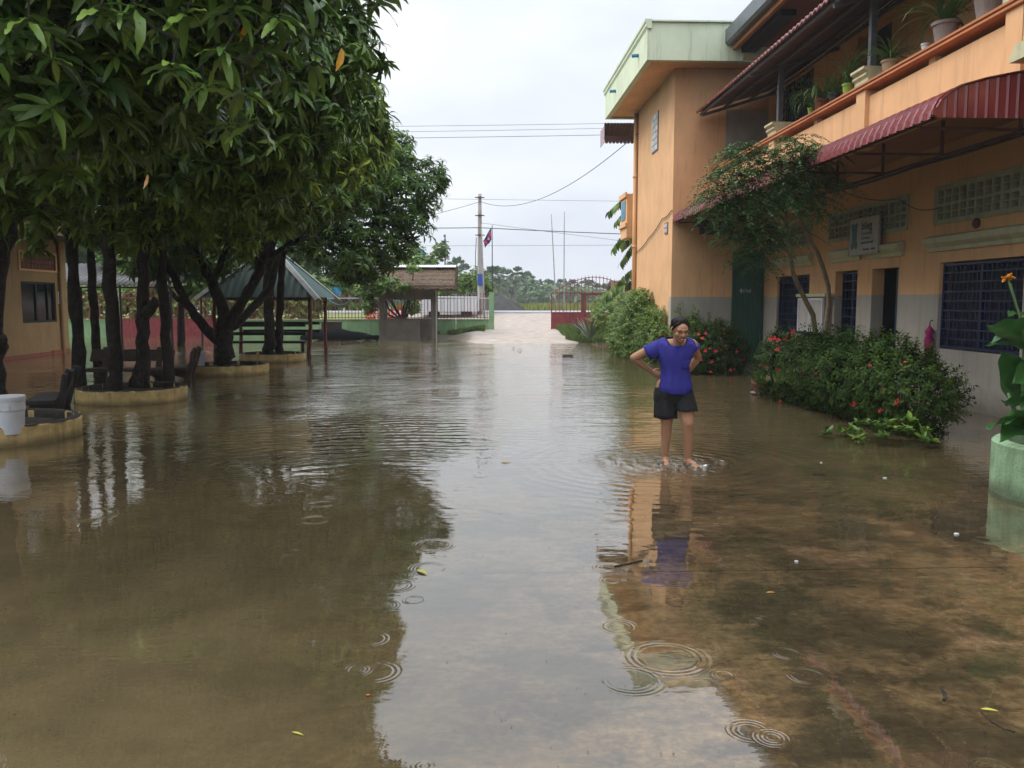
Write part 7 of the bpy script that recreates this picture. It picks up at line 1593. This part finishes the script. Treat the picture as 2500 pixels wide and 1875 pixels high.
# top: wide cut jersey with dolman sleeves
def loft(secs, n_=64, fold=.008):
    """secs: cx, cy, z, rx, ry, front_drop; rings around z"""
    mb = MB(); rows = []
    for k, q_ in enumerate(secs):
        cx, cy, z, rx_, ry_, fd_ = q_[:6]; rf_ = q_[6] if len(q_) > 6 else ry_
        row = []
        for j in range(n_ + 1):
            a_ = 2 * math.pi * j / n_; ca, sa = math.cos(a_), math.sin(a_); sgx = math.copysign(abs(ca) ** .85, ca); sgy = math.copysign(abs(sa) ** .85, sa)
            f = fold * (math.sin(9 * a_ + k * .9) + .6 * math.sin(14 * a_ - k * .7)) * .35 * min(1, 1.5 * abs(math.sin(k * .55 + a_)) + .2)
            row.append((cx + (rx_ + f) * sgx, cy + ((rf_ if sa < 0 else ry_) + f) * sgy, z - fd_ * max(0, -sa) ** 1.6))
        rows.append(row)
    mb.grid(rows); return mb
sec = [(2.03, 8.52, .765, .155, .140, .034), (2.03, 8.52, .78, .172, .152, .030), (2.03, 8.52, .83, .174, .152, .018), (2.03, 8.52, .90, .150, .136, 0), (2.025, 8.515, .97, .141, .128, 0), (2.02, 8.51, 1.03, .146, .128, 0), (2.02, 8.51, 1.09, .165, .130, 0), (2.025, 8.512, 1.15, .188, .128, 0),
       (2.03, 8.52, 1.20, .210, .112, 0, .122), (2.03, 8.525, 1.25, .205, .098, .02, .122), (2.03, 8.527, 1.285, .185, .086, .05, .122), (2.03, 8.527, 1.302, .160, .078, .085, .118), (2.03, 8.525, 1.312, .132, .074, .105, .112), (2.03, 8.520, 1.312, .108, .070, .118, .106)]
loft(sec, fold=.016).build('top', m_shirt, pw, smooth=True, solid=.004)
for sh, el, s_ in ((shR, elR, -1), (shL, elL, 1)):
    d = (el - sh).normalized(); a0 = Vector((2.03 + s_ * .13, 8.525, 1.225)); e0 = sh + d * (.135 if s_ < 0 else .035) + Vector((0, 0, -.012)); sd1 = d.cross(Vector((0, 1, 0))).normalized(); sd2 = d.cross(sd1).normalized(); mb = MB(); rows = []
    for k in range(10):
        t = k / 9; c_ = a0.lerp(e0, t) + Vector((0, 0, -.016 * math.sin(math.pi * t))); rr_ = (.074 if s_ < 0 else .066) + .006 * math.sin(math.pi * t); hv = 1.18 - .12 * t
        rows.append([c_ + sd1 * rr_ * hv * math.cos(a_) + sd2 * rr_ * math.sin(a_) * .95 + Vector((0, 0, .005 * math.sin(5 * a_ + k))) for a_ in np.linspace(0, 2 * math.pi, 33)])
    mb.grid(rows); mb.build('sleeve', m_shirt, pw, smooth=True, solid=.003)
def neck_pt(a_): ca, sa = math.cos(a_), math.sin(a_); return (2.03 + .108 * math.copysign(abs(ca) ** .85, ca), 8.52 + (.106 if sa < 0 else .070) * math.copysign(abs(sa) ** .85, sa), 1.3135 - .118 * max(0, -sa) ** 1.6)
mb = MB(); mb.tube([neck_pt(a_) for a_ in np.linspace(0, 2 * math.pi, 49)], .005, 6, cap=False); mb.build('neck_trim', m_trim, pw, smooth=True)
mb = MB(); rows = [[(2.075 + .07 * u, 8.384 + .02 * u - .004 * abs(v - .5), 1.0 + .085 * v) for u in np.linspace(0, 1, 5)] for v in np.linspace(0, 1, 5)]; mb.grid(rows); mb.build('pocket', m_shirt, pw, smooth=True, solid=.003)
# shorts
def short_leg(hp, kn, zend, s_):
    rows = []
    for k in range(9):
        t = k / 8; z = .80 + (zend - .80) * t; cx = hp.x + (kn.x - hp.x) * t * .6 + s_ * .006; cy = hp.y + (kn.y - hp.y) * t * .6 - .006; r_ = .106 + .014 * t
        rows.append([(cx + r_ * (1 + .035 * math.sin(6 * a_ + k * .4)) * math.cos(a_), cy + (r_ + .004) * (1 + .035 * math.sin(7 * a_ + 1)) * math.sin(a_), z + .004 * math.sin(4 * a_)) for a_ in np.linspace(0, 2 * math.pi, 41)])
    mb = MB(); mb.grid(rows); return mb
short_leg(hpR, knR, .485, -1).build('shorts_leg', m_shorts, pw, smooth=True, solid=.004)
short_leg(hpL, knL, .57, 1).build('shorts_leg', m_shorts, pw, smooth=True, solid=.004)
loft([(2.02, 8.535, .61, .190, .100, 0), (2.02, 8.535, .68, .203, .128, 0), (2.02, 8.535, .75, .200, .138, 0), (2.02, 8.535, .80, .178, .130, 0), (2.02, 8.53, .85, .145, .112, 0)], fold=.01).build('shorts', m_shorts, pw, smooth=True, solid=.004)
# flip flops
for an, td_ in ((anR, Vector((-.03, -1, 0)).normalized()), (anL, Vector((.42, -.9, 0)).normalized())):
    sd = Vector((-td_.y, td_.x, 0)); c_ = Vector((an.x, an.y, 0)) + td_ * .055; pts = []
    for a_ in np.linspace(0, 2 * math.pi, 25)[:-1]:
        l_, w_ = math.cos(a_) * .128, math.sin(a_) * (.042 + .010 * math.cos(a_)); p = c_ + td_ * l_ + sd * w_; pts.append((p.x, p.y))
    mb = MB(); mb.prism(pts, 'z', -.038, -.018); fo_ = mb.build('flip_flop', m_sandal, pw, bevel=.004)
    tp_ = c_ + td_ * .075 + Vector((0, 0, .012))
    for s_ in (-1, 1):
        mb = MB(); mb.tube([tp_ + Vector((0, 0, .006)), c_ + td_ * .035 + sd * s_ * .022 + Vector((0, 0, .034)), c_ - td_ * .01 + sd * s_ * .038 + Vector((0, 0, .022)), c_ - td_ * .03 + sd * s_ * .040 + Vector((0, 0, -.02))], [.005, .006, .006, .005], 8); mb.build('strap', m_strap, fo_, smooth=True)
# splash crests round the feet
m_foam = bpy.data.materials.new('splash_water'); m_foam.use_nodes = True; b = m_foam.node_tree.nodes['Principled BSDF']; b.inputs['Base Color'].default_value = (.55, .5, .42, 1); b.inputs['Roughness'].default_value = .08; b.inputs['Alpha'].default_value = .55
def crest(cx, cy, r, a0, a1, hgt, wid):
    rows = []; n_ = 46
    for v, w in ((-1, 0), (-.4, .55), (0, 1), (.4, .5), (1, 0)):
        rows.append([(cx + (r + v * wid + .03 * math.sin(9 * a_ + r * 20)) * math.cos(a_), cy + (r + v * wid + .03 * math.sin(9 * a_ + r * 20)) * math.sin(a_), -.002 + hgt * w * math.sin(math.pi * (a_ - a0) / (a1 - a0)) * (1 + .5 * math.sin(21 * a_ + r * 9))) for a_ in np.linspace(a0, a1, n_)])
    return rows
mb = MB()
for q in ((1.96, 8.56, .10, 3.0, 6.4, .012, .022), (2.2, 8.44, .14, 3.3, 7.2, .012, .025), (2.08, 8.5, .28, 2.8, 6.6, .008, .03), (2.08, 8.55, .45, 2.6, 5.2, .007, .035), (1.8, 8.6, .35, 2.2, 4.6, .008, .03), (2.2, 8.6, .42, 5.2, 7.2, .006, .03), (2.0, 8.75, .62, 2.7, 4.2, .006, .03)): mb.grid(crest(*q))
o = mb.build('splash', m_water, loc=(2.05, 8.5, 0), smooth=True); tag(o, 'low splash crests of water around the wading feet', 'splash', kind='stuff')
dr = []
for k in range(150):
    a_ = rnd.uniform(0, 6.28); r_ = abs(rnd.gauss(0, .2)) + .06; dr.append((2.1 + r_ * math.cos(a_), 8.5 + .8 * r_ * math.sin(a_), abs(rnd.gauss(0, .012)) + .003, rnd.uniform(.0015, .005)))
Vd, Fd = [], []
for x, y, z, r_ in dr:
    i = len(Vd); Vd += [(x - r_, y, z), (x + r_, y, z), (x, y - r_, z), (x, y + r_, z), (x, y, z - r_), (x, y, z + r_)]; Fd += [(i, i + 2, i + 5), (i + 2, i + 1, i + 5), (i + 1, i + 3, i + 5), (i + 3, i, i + 5), (i + 2, i, i + 4), (i + 1, i + 2, i + 4), (i + 3, i + 1, i + 4), (i, i + 3, i + 4)]
me = bpy.data.meshes.new('droplets'); me.from_pydata(Vd, [], Fd); me.materials.append(m_white); o = bpy.data.objects.new('droplets', me); col.objects.link(o); tag(o, 'small water droplets splashing at the wading feet', 'droplets', kind='stuff')
print('leaf objects', cnt, 'objects', len(scene.objects), 'tris', sum(len(o.data.polygons) * 2 for o in scene.objects if o.type == 'MESH'))
